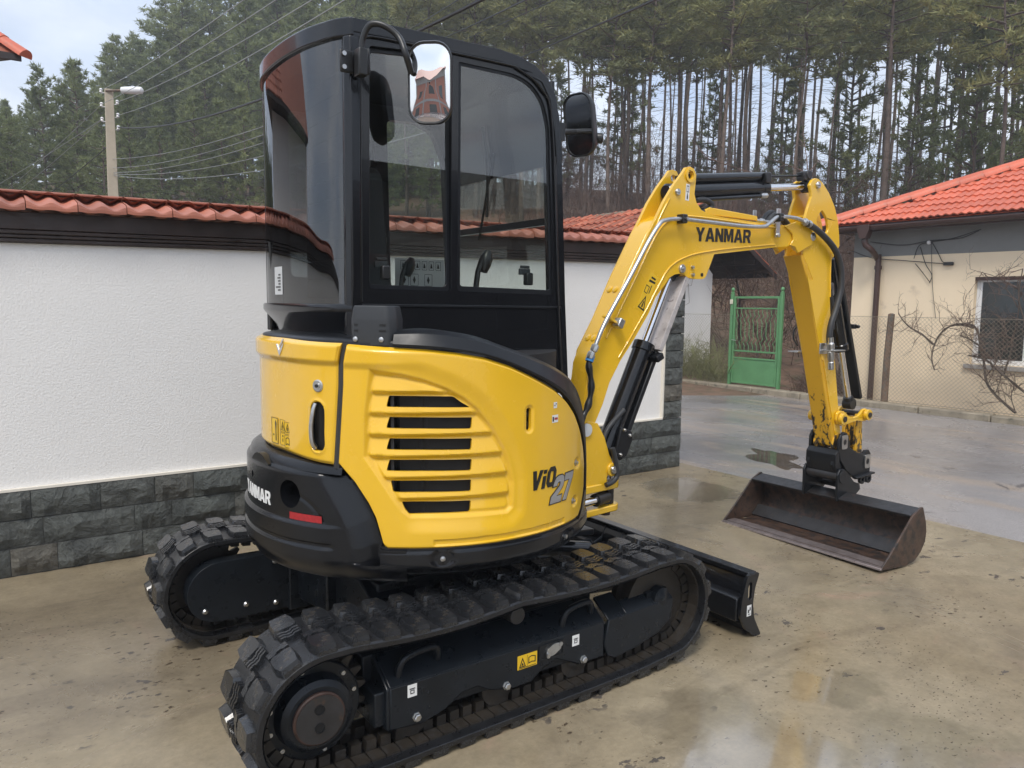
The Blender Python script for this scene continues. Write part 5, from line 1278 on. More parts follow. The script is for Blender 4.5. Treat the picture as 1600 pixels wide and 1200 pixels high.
for y in (-.17, .50):
    m = MB(); m.prism(rrect(-.28, y-.07, .22, y+.07, .04), 2, 1.20, 1.50); m.build('console', M['plastic'], ex, 30, .015)
    m = MB(); m.tube([(.14, y, 1.48), (.16, y, 1.62), (.19, y, 1.68)], [.012, .012, .018], 8); m.lathe([(.018, 0), (.026, .03), (.028, .06), (.014, .09)], (.185, y, 1.62), (.3, 0, 1), 12); m.build('control_lever', M['ink'], ex, 40)
m = MB(); m.box((-.42, YC+.05, 1.14), (.52, YL-.05, 1.20)); m.build('cab_floor', M['satin'], ex, 30)
m = MB(); m.tube(bez([(.10, YL-.06, 1.55), (.085, YL-.09, 1.62), (.085, YL-.09, 1.74), (.10, YL-.06, 1.80)], 5), .010, 8); m.build('grab_handle', M['ink'], ex, 40)
m = MB(); m.box((-.40, .56, 1.20), (.50, .58, 1.56)); m.build('door_lining', M['plastic'], ex, 30)
# control pattern decal on the far glass
m = MB(); d0 = (.17, 1.565), (.46, 1.71); m.prism([(d0[0][0], d0[0][1]), (d0[1][0], d0[0][1]), (d0[1][0]-.012, d0[1][1]), (d0[0][0], d0[1][1])], 1, YL-.0275, YL-.0265); dc = m.build('control_decal', M['label'], ex, 0)
m = MB(); y = YL-.0285
for k in range(6): m.prism(rrect(.20+.04*k, 1.655, .23+.04*k, 1.70, .004), 1, y, y+.0006, [rrect(.202+.04*k, 1.657, .228+.04*k, 1.698, .003)]); m.prism([(.208+.04*k, 1.665), (.222+.04*k, 1.665), (.217+.04*k, 1.685), (.212+.04*k, 1.69)], 1, y, y+.0006)
for x0_ in (.20, .255, .335): m.prism(rrect(x0_, 1.575, x0_+.045, 1.635, .004), 1, y, y+.0006, [rrect(x0_+.002, 1.577, x0_+.043, 1.633, .003)]); m.prism([(x0_+.022, 1.585), (x0_+.03, 1.605), (x0_+.022, 1.625), (x0_+.014, 1.605)], 1, y, y+.0006)
m.build('pictogram', M['ink'], dc, 0)

# ---- mirrors
def mirror(c, n, up, w_, h_, rad, name, bulge=.0034, rim=.012):
    c = Vector(c); n = Vector(n).normalized(); xa = Vector(up).cross(n).normalized(); ya = n.cross(xa)
    T = lambda p, t: tuple(c+xa*p[0]+ya*p[1]+n*t)
    o = rrect(-w_/2, -h_/2, w_/2, h_/2, rad, 6); m = MB()
    G = [[T((p[0]*s, p[1]*s), t) for p in o] for s, t in ((.55, -.055), (.86, -.045), (1.0, -.018), (1.03, .002), (1.0, .010), (.955, .008), (.95, .003))]
    m.grid([list(r_)+[r_[0]] for r_ in G]); m.add(G[0], [tuple(range(len(o)))]); b = m.build(name, M['ink'], ex, 40); recalc(b)
    m = MB(); G = [[T((p[0]*s*.955, p[1]*s*.955), .003+bulge*(1-s*s)) for p in o]+[T((o[0][0]*s*.955, o[0][1]*s*.955), .003+bulge*(1-s*s))] for s in np.linspace(.02, 1, 12)]
    m.grid(G); q = m.build('mirror_glass', M['mirror'], b, 60); recalc(q)
    me = q.data
    # make sure the glass faces outwards
    if sum((p.normal.dot(n)) for p in me.polygons) < 0: me.flip_normals()
    return b
mc = Vector(at(672, 130, 1, -.47)); toc = (Vector(EYE)-mc).normalized(); look = Vector((-.86, -.50, .06)).normalized()
mirror(mc, (toc+look), (0.03, 0, 1), .150, .262, .055, 'rear_view_mirror')
bp = at(560, 95, 1, -.335); ba = at(547, 85, 1, -.30)
m = MB(); m.cbox((bp[0]+.005, -.345, bp[2]-.008), (.034, .045, .09)); m.cbox((bp[0]+.03, -.33, bp[2]-.0), (.012, .05, .085)); m.cbox((bp[0]-.03, -.305, bp[2]), (.05, .010, .075)); m.build('mirror_bracket', M['ink'], ex, 30, .008)
for dz in (-.022, .022):
    m = MB(); m.lathe([(.008, 0), (.008, .006)], (bp[0]-.042, -.312, bp[2]+dz), (0, -1, 0), 8); m.build('bracket_bolt', M['steel'], ex, 40)
q0 = (bp[0]+.008, -.35, bp[2]+.02)
P = [q0, (bp[0]+.008, -.352, 2.365), tuple(at(578, 39, 1, -.37)), tuple(at(600, 40, 1, -.40)), tuple(at(623, 58, 1, -.43)), tuple(at(634, 85, 1, -.46)), tuple(mc+Vector((-.055, .03, .03)))]
m = MB(); m.tube(bez(P, 6), .011, 8); m.build('mirror_arm', M['ink'], ex, 60)
fc = Vector((.70, .05, 2.27)); 
fcp = at(905, 196, 0, .72); fc = Vector(fcp)
mirror(fc, (-.955, -.214, -.19), (.02, 0, 1), .150, .27, .055, 'front_mirror')
m = MB(); a = Vector(at(873, 206, 0, .56)); m.cbox(a, (.05, .03, .075)); m.tube([a, fc+Vector((.02, .03, -.02)), fc+Vector((.05, .0, -.03))], .013, 8); m.lathe([(.02, 0), (.024, .02), (.024, .045), (.016, .05)], at(925, 216, 0, .78), RT, 12); m.build('mirror_bracket', M['ink'], ex, 40, .004)
a = at(861, 142, 0, .46); m = MB(); m.cbox(a, (.02, .025, .075)); m.build('light_bracket', M['ink'], ex, 30, .003)
# ================================================================== BOOM, ARM, BUCKET
B0, B1 = -.15, -.02
curve = lambda P, n=5: [tuple(q[:2]) for q in bez([(a, b, 0) for a, b in P], n)]
spine = [(.829, 1.28), (.922, 1.43), (1.031, 1.635), (1.156, 1.84)]
body = [(.800, 1.215), (.815, 1.25)]+spine+[(1.21, 1.905), (1.29, 1.945), (1.40, 1.957), (1.647, 1.962), (2.20, 1.954), (2.27, 1.959)]
tipc = [(2.338, 1.975), (2.433, 1.975), (2.49, 1.945), (2.515, 1.905), (2.50, 1.868), (2.463, 1.847), (2.376, 1.822), (2.343, 1.847)]
under = [(2.27, 1.838), (2.174, 1.829), (1.644, 1.763), (1.50, 1.735), (1.42, 1.70), (1.36, 1.66), (1.293, 1.60), (1.219, 1.525), (1.174, 1.449), (1.082, 1.327), (.991, 1.22), (.925, 1.12), (.885, 1.02), (.845, .945), (.823, .895), (.80, .875), (.775, .88), (.764, .905), (.772, .96), (.785, 1.08)]
bm = MB(); bm.prism(body+[(2.30, 1.95), (2.30, 1.85)]+under, 1, B0+.006, B1-.006); boom = bm.build('boom', M['yellow'], ex, 30, .006)
# side plates: proud of the body, with ears for the arm cylinder and the fork for the arm
plate_r = [(.829, 1.272), (.925, 1.428), (1.035, 1.632), (1.160, 1.838), (1.205, 1.905), (1.265, 2.005), (1.33, 2.09), (1.395, 2.160), (1.415, 2.185), (1.44, 2.192), (1.47, 2.185), (1.491, 2.157), (1.490, 2.12), (1.483, 2.06), (1.50, 2.02), (1.54, 1.985), (1.60, 1.968), (1.70, 1.961), (2.20, 1.953), (2.27, 1.959)]
brk = [(1.655, 1.765), (1.60, 1.655), (1.588, 1.638), (1.565, 1.632), (1.507, 1.631), (1.453, 1.636), (1.430, 1.650), (1.40, 1.655), (1.36, 1.650), (1.325, 1.635), (1.30, 1.608)]
near = plate_r+tipc+[(2.27, 1.838), (2.174, 1.829)]+brk+[(1.225, 1.530), (1.180, 1.452), (1.088, 1.330), (.996, 1.222), (.93, 1.122), (.89, 1.02), (.85, .945), (.823, .895), (.80, .872), (.775, .875), (.762, .905), (.772, .96), (.79, 1.10)]
for y0, y1 in ((B0, B0+.018), (B1-.018, B1)):
    m = MB(); m.prism(near, 1, y0, y1, [circ(1.444, 2.148, .018, 16)]); m.build('boom_side_plate', M['yellow'], boom, 30, .004)
for y in (B0-.008, B1-.006):
    m = MB(); m.prism(circ(1.444, 2.148, .036, 24), 1, y, y+.012, [circ(1.444, 2.148, .022, 24)]); m.build('ear_boss', M['yellow'], boom, 40, .003)
# welded rib lines on the right face
m = MB()
for P in ([(.90, 1.335), (1.05, 1.57), (1.19, 1.80), (1.27, 1.895), (1.36, 1.935), (1.48, 1.947), (1.75, 1.945), (2.18, 1.937)], [(.985, 1.24), (1.07, 1.35), (1.165, 1.475), (1.24, 1.585), (1.32, 1.685), (1.45, 1.745), (1.64, 1.782), (1.90, 1.815), (2.17, 1.845)], [(1.205, 1.86), (1.24, 1.93), (1.30, 2.02)]):
    m.tube([(q[0], B0-.0005, q[1]) for q in curve(P)], .0055, 6)
m.build('weld_bead', M['yellow'], boom, 60)
for a, b in ((978, 399), (970, 399), (905, 542), (915, 541)):
    pass
def on_spine(u, v, y):   # bolts cast on the boom back
    return at(u, v, 1, y)
up_n = Vector((-.87, 0, .49)).normalized()
for (x_, z_) in ((.995, 1.567), (.862, 1.333)):
    for y in (-.105, -.065):
        m = MB(); c = Vector((x_, y, z_))+Vector((.0, 0, 0)); m.lathe([(.017, -.02), (.017, .004), (.013, .006)], c, up_n, 14); m.build('plug_weld', M['yellow'], boom, 40)
# pins
def pin(x, z, y, r=.020, name='pin', sgn=-1, mt='steel', t=.012):
    m = MB(); m.lathe([(r, 0), (r, t*.7), (r*.85, t), (r*.3, t), (r*.3, t+.004), (r*.15, t+.005)], (x, y, z), (0, sgn, 0), 20); return m.build(name, M[mt], ex, 40)
pin(1.354, 2.057, B0, .017); pin(1.407, 1.680, B0, .022); pin(2.521, 1.910, B0-.004, .026, mt='steel'); pin(1.485, 1.69, B0, .009); pin(1.49, 1.652, B0, .009); 
m = MB(); m.prism([(1.462, 1.72), (1.468, 1.72), (1.468, 1.637), (1.462, 1.637)], 1, B0-.004, B0); m.build('cover_seam', M['yellow'], boom, 30)
m = MB(); m.lathe([(.010, 0), (.010, .002)], (1.563, B0, 1.655), (0, -1, 0), 12); m.build('bolt_hole', M['ink'], boom, 40)
fk = MB(); m = MB()
m.prism([(2.24, 1.95), (2.345, 1.985), (2.44, 1.982), (2.50, 1.955), (2.53, 1.91), (2.515, 1.86), (2.46, 1.84), (2.378, 1.805), (2.35, 1.842), (2.30, 1.848), (2.33, 1.88), (2.32, 1.91), (2.28, 1.935)], 1, B0-.012, B0); m.build('boom_fork', M['yellow'], boom, 30, .004)
m = MB(); m.prism([(2.24, 1.95), (2.345, 1.985), (2.44, 1.982), (2.50, 1.955), (2.53, 1.91), (2.515, 1.86), (2.46, 1.84), (2.378, 1.805), (2.35, 1.842), (2.30, 1.848)], 1, B1, B1+.012); m.build('boom_fork', M['yellow'], boom, 30, .004)
word('YANMAR', .071, .448, lambda s, z, t: (1.504+s, B0-.0005-t, 1.824+z+.016*(s/.448)), 'boom_lettering', 'ink', ex)
# warning sticker on the boom
def boom_sticker(c, ang, w_, h_, name, mt, deco, y=B0-.0006):
    ca, sa = math.cos(ang), math.sin(ang); T = lambda p, t: (c[0]+(p[0]-.5)*w_*ca-(p[1]-.5)*h_*sa, y-t, c[1]+(p[0]-.5)*w_*sa+(p[1]-.5)*h_*ca)
    m = MB(); m.prism([(0, 0), (1, 0), (1, 1), (0, 1)], 2, 0, .0005, map3=T); o = m.build(name, M[mt], ex, 0); recalc(o)
    m = MB()
    for P in deco:
        loops = P if isinstance(P[0][0], (tuple, list)) else [P]; m.prism(loops[0], 2, .0006, .001, loops[1:], map3=T)
    q = m.build('pictogram', M['ink'], o, 0); recalc(q); return o
boom_sticker((1.166, 1.555), R(-28), .062, .20, 'warning_decal', 'sticker', [[[(.1, .04), (.9, .04), (.5, .42)], [(.24, .08), (.76, .08), (.5, .34)]], [(.42, .1), (.58, .1), (.54, .26), (.46, .26)], [[(.1, .46), (.5, .46), (.5, .66), (.1, .66)], [(.15, .48), (.45, .48), (.45, .64), (.15, .64)]], [(.62, .5), (.7, .5), (.7, .72), (.62, .72)], [(.2, .76), (.9, .80), (.9, .85), (.2, .82)], [(.3, .87), (.8, .88), (.8, .93), (.3, .92)]])
boom_sticker((1.43, 2.063), R(-3), .028, .082, 'grease_decal', 'white', [[[(.2, .5), (.8, .5), (.8, .9), (.2, .9)], [(.3, .55), (.7, .55), (.7, .85), (.3, .85)]], [(.4, .08), (.65, .08), (.7, .22), (.55, .45), (.45, .45), (.35, .22)]])
# steel pipe along the right face with clamps, hose below, hose above
pipe = [(1.020, 1.305), (1.04, 1.36), (1.09, 1.46), (1.20, 1.68), (1.285, 1.84), (1.315, 1.885), (1.355, 1.905), (1.42, 1.912), (1.75, 1.912), (2.06, 1.905), (2.10, 1.912), (2.16, 1.955), (2.20, 1.982), (2.25, 1.99), (2.36, 1.982), (2.44, 1.962)]
pp = xz([(929, 544), (940, 516), (953, 490), (985, 432), (1012, 380), (1030, 351), (1040, 344), (1062, 342), (1100, 346), (1160, 353), (1192, 354), (1201, 350), (1213, 340), (1222, 338), (1245, 341), (1258, 347)], B0-.035)
m = MB(); m.tube(bez([(a, B0-.035, b) for a, b in pp], 5), .0105, 10); m.build('hydraulic_pipe', M['steel'], ex, 60)
for u, v in ((929, 544), (923, 555)):
    q = at(u, v, 1, B0-.035); m = MB(); m.lathe([(.015, -.018), (.018, -.01), (.018, .012), (.013, .018)], q, (.5, 0, .86), 8); m.build('pipe_fitting', M['steel'], ex, 25)
for u, v, dx in ((967, 505, 0), (1066, 342, 1), (1217, 340, 1)):
    q = at(u, v, 1, B0-.03); m = MB(); m.cbox((q[0], B0-.03, q[2]), (.035, .045, .045), Matrix.Rotation(R(0 if dx else 28), 3, 'Y')); m.build('pipe_clamp', M['ink' if dx else 'steel'], ex, 30, .005)
    if not dx: 
        m = MB(); m.cbox((q[0]-.045, B0-.016, q[2]+.018), (.08, .032, .012), Matrix.Rotation(R(25), 3, 'Y')); m.build('clamp_bracket', M['yellow'], boom, 30, .002)
    else:
        m = MB(); m.lathe([(.008, 0), (.008, .01)], (q[0]+.008, B0-.05, q[2]), (0, -1, 0), 8); m.build('clamp_bolt', M['steel'], ex, 40)
m = MB(); P = xz([(1215, 328), (1219, 328), (1219, 340), (1215, 370), (1211, 370)], B0-.02)
a, b = at(1217, 326, 1, B0-.015), at(1214, 371, 1, B0-.015); m.prism([(a[0]-.018, a[2]), (a[0]+.016, a[2]), (b[0]+.016, b[2]), (b[0]-.018, b[2])], 1, B0-.02, B0-.012); m.build('pipe_bracket', M['steel'], ex, 30, .002)
m = MB(); m.lathe([(.013, 0), (.013, .008), (.008, .012)], (b[0], B0-.02, b[2]+.012), (0, -1, 0), 8); m.build('bracket_bolt', M['steel'], ex, 40)
a = at(1180, 330, 1, B0+.06); m = MB(); m.box((a[0]-.018, B0+.056, 1.955), (a[0]+.012, B0+.064, a[2]+.005)); m.build('pipe_bracket', M['steel'], ex, 30, .002)
H = bez([tuple(at(u, v, 1, B0-.03)) for u, v in ((923, 555), (920, 570), (924, 600), (920, 630), (909, 655), (900, 672))], 6)
m = MB(); m.tube(H, [.015+.003*math.sin(k*1.1) for k in range(len(H))], 9); m.build('sleeved_hose', M['ink'], ex, 50)
a = at(922, 560, 1, B0-.03); m = MB(); m.lathe([(.0195, -.015), (.0195, .015)], a, (.4, 0, .9), 12); m.build('tape_band', M['blue'], ex, 40)
q = bez([tuple(at(u, v, 1, B0-.035)) for u, v in ((1258, 347), (1275, 358), (1294, 376), (1307, 395), (1314, 420), (1314, 450), (1307, 480), (1299, 505), (1296, 525), (1297, 541))], 6)
m = MB(); m.tube(q, .0185, 10); m.build('hydraulic_hose', M['hose'], ex, 60)
for u, v in ((1258, 347), (1264, 350)):
    a = at(u, v, 1, B0-.035); m = MB(); m.lathe([(.016, -.016), (.021, -.01), (.021, .01), (.016, .016)], a, (.85, 0, -.5), 8); m.build('hose_fitting', M['steel'], ex, 25)
m = MB(); m.tube(bez([(2.17, -.09, 1.97), (2.24, -.09, 2.02), (2.33, -.08, 2.01), (2.42, -.075, 1.96)], 6), .016, 8); m.tube(bez([(2.17, -.06, 1.97), (2.24, -.055, 2.035), (2.35, -.05, 2.02), (2.45, -.05, 1.95)], 6), .016, 8); m.build('hydraulic_hose', M['hose'], ex, 60)
m = MB(); 
for y in (-.105, -.07): m.tube([(2.04, y, 1.972), (2.20, y, 1.972)], .011, 8); m.lathe([(.012, 0), (.017, .01), (.017, .035), (.012, .045)], (2.08, y, 1.972), (1, 0, 0), 8)
m.build('top_pipe', M['steel'], ex, 40)
m = MB(); m.prism([(1.60, 1.968), (1.60, 1.995), (1.63, 2.008), (2.03, 1.995), (2.035, 1.968)], 1, -.13, -.045); m.build('hose_cover', M['yellow'], boom, 30, .004)
m = MB(); m.tube(bez([(1.47, -.085, 2.02), (1.52, -.085, 2.0), (1.58, -.09, 1.99), (1.63, -.09, 1.985)], 5), .022, 8); m.build('hose_bundle', M['ink'], ex, 60)

# ---- boom cylinder under the boom
def jack(a, b, ra, rr_, split, y, name, collar=True):
    a, b = Vector((a[0], y, a[1])), Vector((b[0], y, b[1])); d = (b-a).normalized(); L_ = (b-a).length; s = a+d*(L_*split)
    m = MB(); m.lathe([(ra*.8, 0), (ra, .01), (ra, (s-a).length-.05), (ra*1.12, (s-a).length-.045), (ra*1.12, (s-a).length-.004), (ra*.8, (s-a).length)], a, d, 24); o = m.build(name+'_cylinder', M['black'], ex, 35)
    m = MB(); m.tube([s-d*.02, b], rr_, 16); m.build(name+'_rod', M['chrome'], ex, 40)
    m = MB(); m.lathe([(rr_*1.5, -.05), (rr_*1.7, -.03)], b, d, 12); m.tube([b-Vector((0, .03, 0)), b+Vector((0, .03, 0))], rr_*1.75, 16); m.build(name+'_eye', M['ink'], ex, 35); return o
jack((.955, .745), (1.408, 1.675), .050, .021, .60, -.085, 'boom')
a, b = Vector((1.255, -.085, 1.30)), Vector((1.50, -.085, 1.66)); d = (Vector((1.408, 0, 1.675))-Vector((.955, 0, .745))).normalized()
m = MB(); nrm = Vector((d.z, 0, -d.x)); c0 = Vector((1.235, -.085, 1.285))+nrm*.052; c1 = Vector((1.415, -.085, 1.66))+nrm*.055
m.prism([(c0.x-nrm.x*.022, c0.z-nrm.z*.022), (c0.x+nrm.x*.008, c0.z+nrm.z*.008), (c1.x+nrm.x*.01, c1.z+nrm.z*.01), (c1.x-nrm.x*.022, c1.z-nrm.z*.022)], 1, -.15, -.02); m.build('rod_guard', M['scuffed'], ex, 30, .003)
m = MB(); c2 = Vector((.985, -.085, .78))+nrm*.062
m.prism([(c2.x-nrm.x*.012, c2.z-nrm.z*.012), (c2.x+nrm.x*.012, c2.z+nrm.z*.012), (c0.x+nrm.x*.018, c0.z+nrm.z*.018), (c0.x-nrm.x*.010, c0.z-nrm.z*.010)], 1, -.125, -.045); m.build('cylinder_rail', M['satin'], ex, 30, .004)
m = MB(); m.cbox(c0+Vector((-.02, 0, -.03)), (.05, .16, .035), Matrix.Rotation(R(-26), 3, 'Y')); m.build('guard_clamp', M['satin'], ex, 30, .006)
q = [(1.005, .90), (1.075, .875), (1.085, .835), (1.045, .755), (1.0, .735), (.965, .765)]
m = MB(); m.prism([(a_-.0, b_) for a_, b_ in q], 1, -.165, -.150); m.build('cylinder_bracket', M['satin'], ex, 30, .004)
for x_, z_ in ((1.058, .855), (.998, .765), (1.02, .885)):
    m = MB(); m.lathe([(.010, 0), (.010, .006), (.006, .012)], (x_, -.165, z_), (0, -1, 0), 10); m.build('bracket_bolt', M['steel'], ex, 40)
m = MB(); m.tube(bez([tuple(at(u, v, 1, -.17)) for u, v in ((957, 700), (962, 722), (964, 742), (958, 752), (947, 758))], 6), .013, 8); m.tube(bez([tuple(at(u, v, 1, -.13)) for u, v in ((975, 640), (950, 670), (940, 700), (936, 725), (938, 742))], 6), .012, 8); m.build('hydraulic_hose', M['hose'], ex, 60)

# ---- swing post
m = MB(); m.prism([(.74, .90), (.80, .945), (.86, .93), (.905, .86), (.94, .77), (.962, .735), (.955, .68), (.93, .665), (.93, .62), (.72, .62), (.72, .70)], 1, -.155, -.135); m.prism([(.74, .90), (.80, .945), (.86, .93), (.905, .86), (.94, .77), (.962, .735), (.955, .68), (.93, .665), (.93, .62), (.72, .62), (.72, .70)], 1, -.035, -.015); m.build('swing_post', M['yellow'], ex, 30, .006)
for z0, z1 in ((.592, .632), (.478, .512)):
    m = MB(); P = [(.68, .02), (.80, .0), (.98, -.02)]+[(.985+.062*math.cos(t_), -.085+.062*math.sin(t_)) for t_ in np.linspace(1.4, -1.6, 12)]+[(.80, -.165), (.68, -.16)]
    m.prism(P, 2, z0, z1); m.build('swing_plate', M['yellow'], ex, 30, .006)
m = MB(); m.tube([(.985, -.085, .512), (.985, -.085, .592)], .040, 20); m.build('swing_hub', M['ink'], ex, 40)
m = MB(); m.lathe([(.055, 0), (.055, .008), (.02, .010), (.02, .018)], (.985, -.085, .632), (0, 0, 1), 20)
for t_ in range(3): m.lathe([(.009, 0), (.009, .018)], (.985+.036*math.cos(t_*2.1+.5), -.085+.036*math.sin(t_*2.1+.5), .640), (0, 0, 1), 8)
m.build('swing_pin_cap', M['steel'], ex, 40)
m = MB(); m.lathe([(.025, 0), (.025, .03)], (.985, -.085, .450), (0, 0, 1), 12); m.build('swing_pin', M['rust'], ex, 40)
m = MB(); m.tube([(.50, -.20, .552), (.93, -.135, .552)], .020, 14); m.build('swing_rod', M['chrome'], ex, 40)
m = MB(); m.tube([(.86, -.145, .552), (.96, -.115, .552)], .032, 14); m.build('swing_rod_eye', M['ink'], ex, 40)
m = MB(); m.tube([(.955, -.13, .695), (.955, -.165, .695)], .034, 20); m.build('post_boss', M['yellow'], ex, 40, .004); pin(.955, .695, -.165, .020)
m = MB(); m.lathe([(.031, 0), (.031, .01), (.010, .012)], (.782, -.156, .905), (0, -1, 0), 20); m.build('boom_foot_pin', M['label'], ex, 40)

# ---- arm cylinder on top of the boom
jack((1.34, 2.062), (2.555, 2.212), .043, .021, .66, -.085, 'arm')
m = MB(); d = Vector((2.555-1.34, 0, .15)).normalized(); n_ = Vector((-d.z, 0, d.x)); a = Vector((1.40, -.095, 2.07))+n_*.062
m.tube([a+d*.08, a+d*.735], .026, 14); m.build('rod_guard_tube', M['black'], ex, 40)
for k in (.07, .72): 
    m = MB(); m.cbox(a+d*k-n_*.01, (.05, .085, .06), Matrix.Rotation(-math.atan2(d.z, d.x), 3, 'Y')); m.build('guard_clamp', M['ink'], ex, 30, .006)
m = MB(); m.tube([a+d*.73, a+d*1.10], .0065, 8); m.build('guard_rod', M['satin'], ex, 40)
m = MB(); m.cbox(a+d*1.11-n_*.005, (.07, .05, .05), Matrix.Rotation(-math.atan2(d.z, d.x), 3, 'Y')); m.tube([a+d*1.13+Vector((0, -.03, 0)), a+d*1.13+Vector((0, .03, 0))], .028, 12); m.build('rod_end_block', M['ink'], ex, 35, .005)
m = MB(); m.tube([(1.50, -.11, 2.035), (2.05, -.12, 2.105), (2.12, -.12, 2.112)], .012, 8); m.build('cylinder_pipe', M['black'], ex, 50)
m = MB(); m.lathe([(.013, 0), (.017, .01), (.017, .05), (.012, .06)], (2.06, -.12, 2.108), (1, 0, .1), 8); m.build('pipe_fitting', M['steel'], ex, 25)
m = MB(); m.tube(bez([(1.50, -.10, 2.03), (1.60, -.115, 2.045), (1.66, -.115, 2.02), (1.60, -.11, 1.98), (1.53, -.10, 1.965)], 6), .016, 8); m.build('hydraulic_hose', M['hose'], ex, 60)

# ---- arm
low = [(2.43, 1.80), (2.52, 1.647), (2.657, 1.27), (2.713, 1.103), (2.78, .912), (2.876, .622), (2.905, .600), (2.945, .600), (2.975, .625), (2.98, .66), (2.957, .70), (2.915, .86), (2.906, .904), (2.851, 1.15), (2.79, 1.305), (2.748, 1.562), (2.742, 1.70), (2.745, 1.78), (2.70, 1.80)]
m = MB(); m.prism(low, 1, B0+.004, B1-.004); arm = m.build('arm', M['yellow_worn'], ex, 30, .006)
ear = [(2.50, 2.236), (2.528, 2.250), (2.565, 2.250), (2.614, 2.23), (2.683, 2.179), (2.75, 2.105), (2.795, 2.02), (2.818, 1.93), (2.826, 1.874), (2.80, 1.835), (2.747, 1.783), (2.742, 1.70), (2.748, 1.562), (2.60, 1.60), (2.53, 1.70), (2.45, 1.80), (2.44, 1.90), (2.448, 2.009), (2.475, 2.08), (2.503, 2.141), (2.495, 2.17), (2.478, 2.205)]
slot_ = rpoly([(2.616, 2.076), (2.571, 2.018), (2.574, 1.985), (2.675, 1.935), (2.70, 1.965), (2.673, 2.03)], .018, 3)
for y0 in (B0+.001, B1-.020):
    m = MB(); m.prism(ear, 1, y0, y0+.019, [slot_]); m.build('arm_ear_plate', M['yellow'], arm, 30, .004)
    m = MB(); m.prism([(2.50, 1.69), (2.53, 1.66), (2.742, 1.66), (2.748, 1.562), (2.79, 1.305), (2.83, 1.20), (2.70, 1.17), (2.62, 1.38)], 1, y0-.0005 if y0 < -.1 else y0+.0135, y0+.006 if y0 < -.1 else y0+.0195); m.build('arm_side_plate', M['yellow'], arm, 30)
m = MB(); m.prism([(2.80, 1.25), (2.846, 1.15), (2.902, .904), (2.951, .70), (2.905, .66), (2.80, .93), (2.72, 1.17)], 1, B0-.0004, B0+.006); m.build('arm_side_plate', M['yellow'], arm, 30)
m = MB(); m.prism([(2.62, 1.90), (2.80, 1.84), (2.81, 1.86), (2.64, 1.94)], 1, B0+.02, B1-.02); m.prism([(2.50, 2.03), (2.52, 2.04), (2.56, 1.95), (2.54, 1.94)], 1, B0+.02, B1-.02); m.build('arm_cross_plate', M['yellow'], arm, 30)
pin(2.555, 2.212, B0, .020); 
m = MB(); m.tube([(2.735, B0-.0, 1.83), (2.738, B0, 1.70), (2.752, B0, 1.56)], .005, 6); m.build('weld_bead', M['yellow'], arm, 60)
# bucket cylinder on the front of the arm
jack((2.80, 1.80), (3.148, .865), .043, .021, .62, -.085, 'bucket')
m = MB(); d = (Vector((3.148, 0, .865))-Vector((2.80, 0, 1.80))).normalized(); n_ = Vector((-d.z, 0, d.x)); c0 = Vector((2.80, 0, 1.80))+n_*.055; c1 = Vector((3.19, 0, .88))+n_*.035
m.prism([(c0.x, c0.z), (c0.x+n_.x*.03, c0.z+n_.z*.03), (c1.x+n_.x*.03, c1.z+n_.z*.03), (c1.x, c1.z)], 1, -.12, -.05); m.build('rod_guard_bar', M['satin'], ex, 30, .006)
q = at(1328, 510, 1, -.085); m = MB(); m.cbox(q, (.035, .08, .03)); m.tube([q+np.array([0, -.05, 0]), q+np.array([.02, -.05, 0])], .012, 8); m.build('guard_clamp', M['ink'], ex, 30, .005)
m = MB(); m.tube(bez([(2.78, -.10, 1.72), (2.80, -.115, 1.60), (2.84, -.115, 1.48), (2.86, -.11, 1.36)], 5), .016, 8); m.build('hydraulic_hose', M['hose'], ex, 60)
q = at(1298, 452, 1, -.115); m = MB(); m.lathe([(.016, -.04), (.020, -.03), (.020, .03), (.016, .04)], q, (.2, 0, -1), 8); m.build('hose_fitting', M['steel'], ex, 25)
# hose coupling bracket on the arm side
a = at(1290, 545, 1, B0-.01); m = MB(); m.box((a[0]-.055, B0-.008, a[2]-.03), (a[0]+.045, B0-.001, a[2]+.035)); m.box((a[0]-.02, B0-.085, a[2]-.012), (a[0]+.095, B0-.003, a[2]-.004)); m.build('coupling_bracket', M['steel'], ex, 30, .002)
m = MB(); c = at(1298, 545, 1, B0-.045); m.lathe([(.014, -.13), (.018, -.125), (.018, -.085), (.015, -.08), (.020, -.06), (.020, -.02), (.016, -.015), (.022, .0), (.022, .03), (.017, .04), (.017, .07)], c, (-.12, 0, 1), 12); m.build('quick_coupling', M['steel'], ex, 25)
a = at(1243, 545, 1, B1+.05); m = MB(); m.box((a[0]-.05, B1-.001, a[2]-.02), (a[0]+.04, B1+.07, a[2]-.012)); m.build('coupling_bracket', M['steel'], ex, 30, .002)
m = MB(); m.tube(bez([(a[0]+.02, B1+.05, a[2]+.02), (a[0]-.02, B1+.055, a[2]+.07), (a[0]-.01, B1+.05, a[2]+.13), (a[0]+.06, B1+.03, a[2]+.15)], 6), .006, 6); m.build('cap_tether', M['ink'], ex, 60)
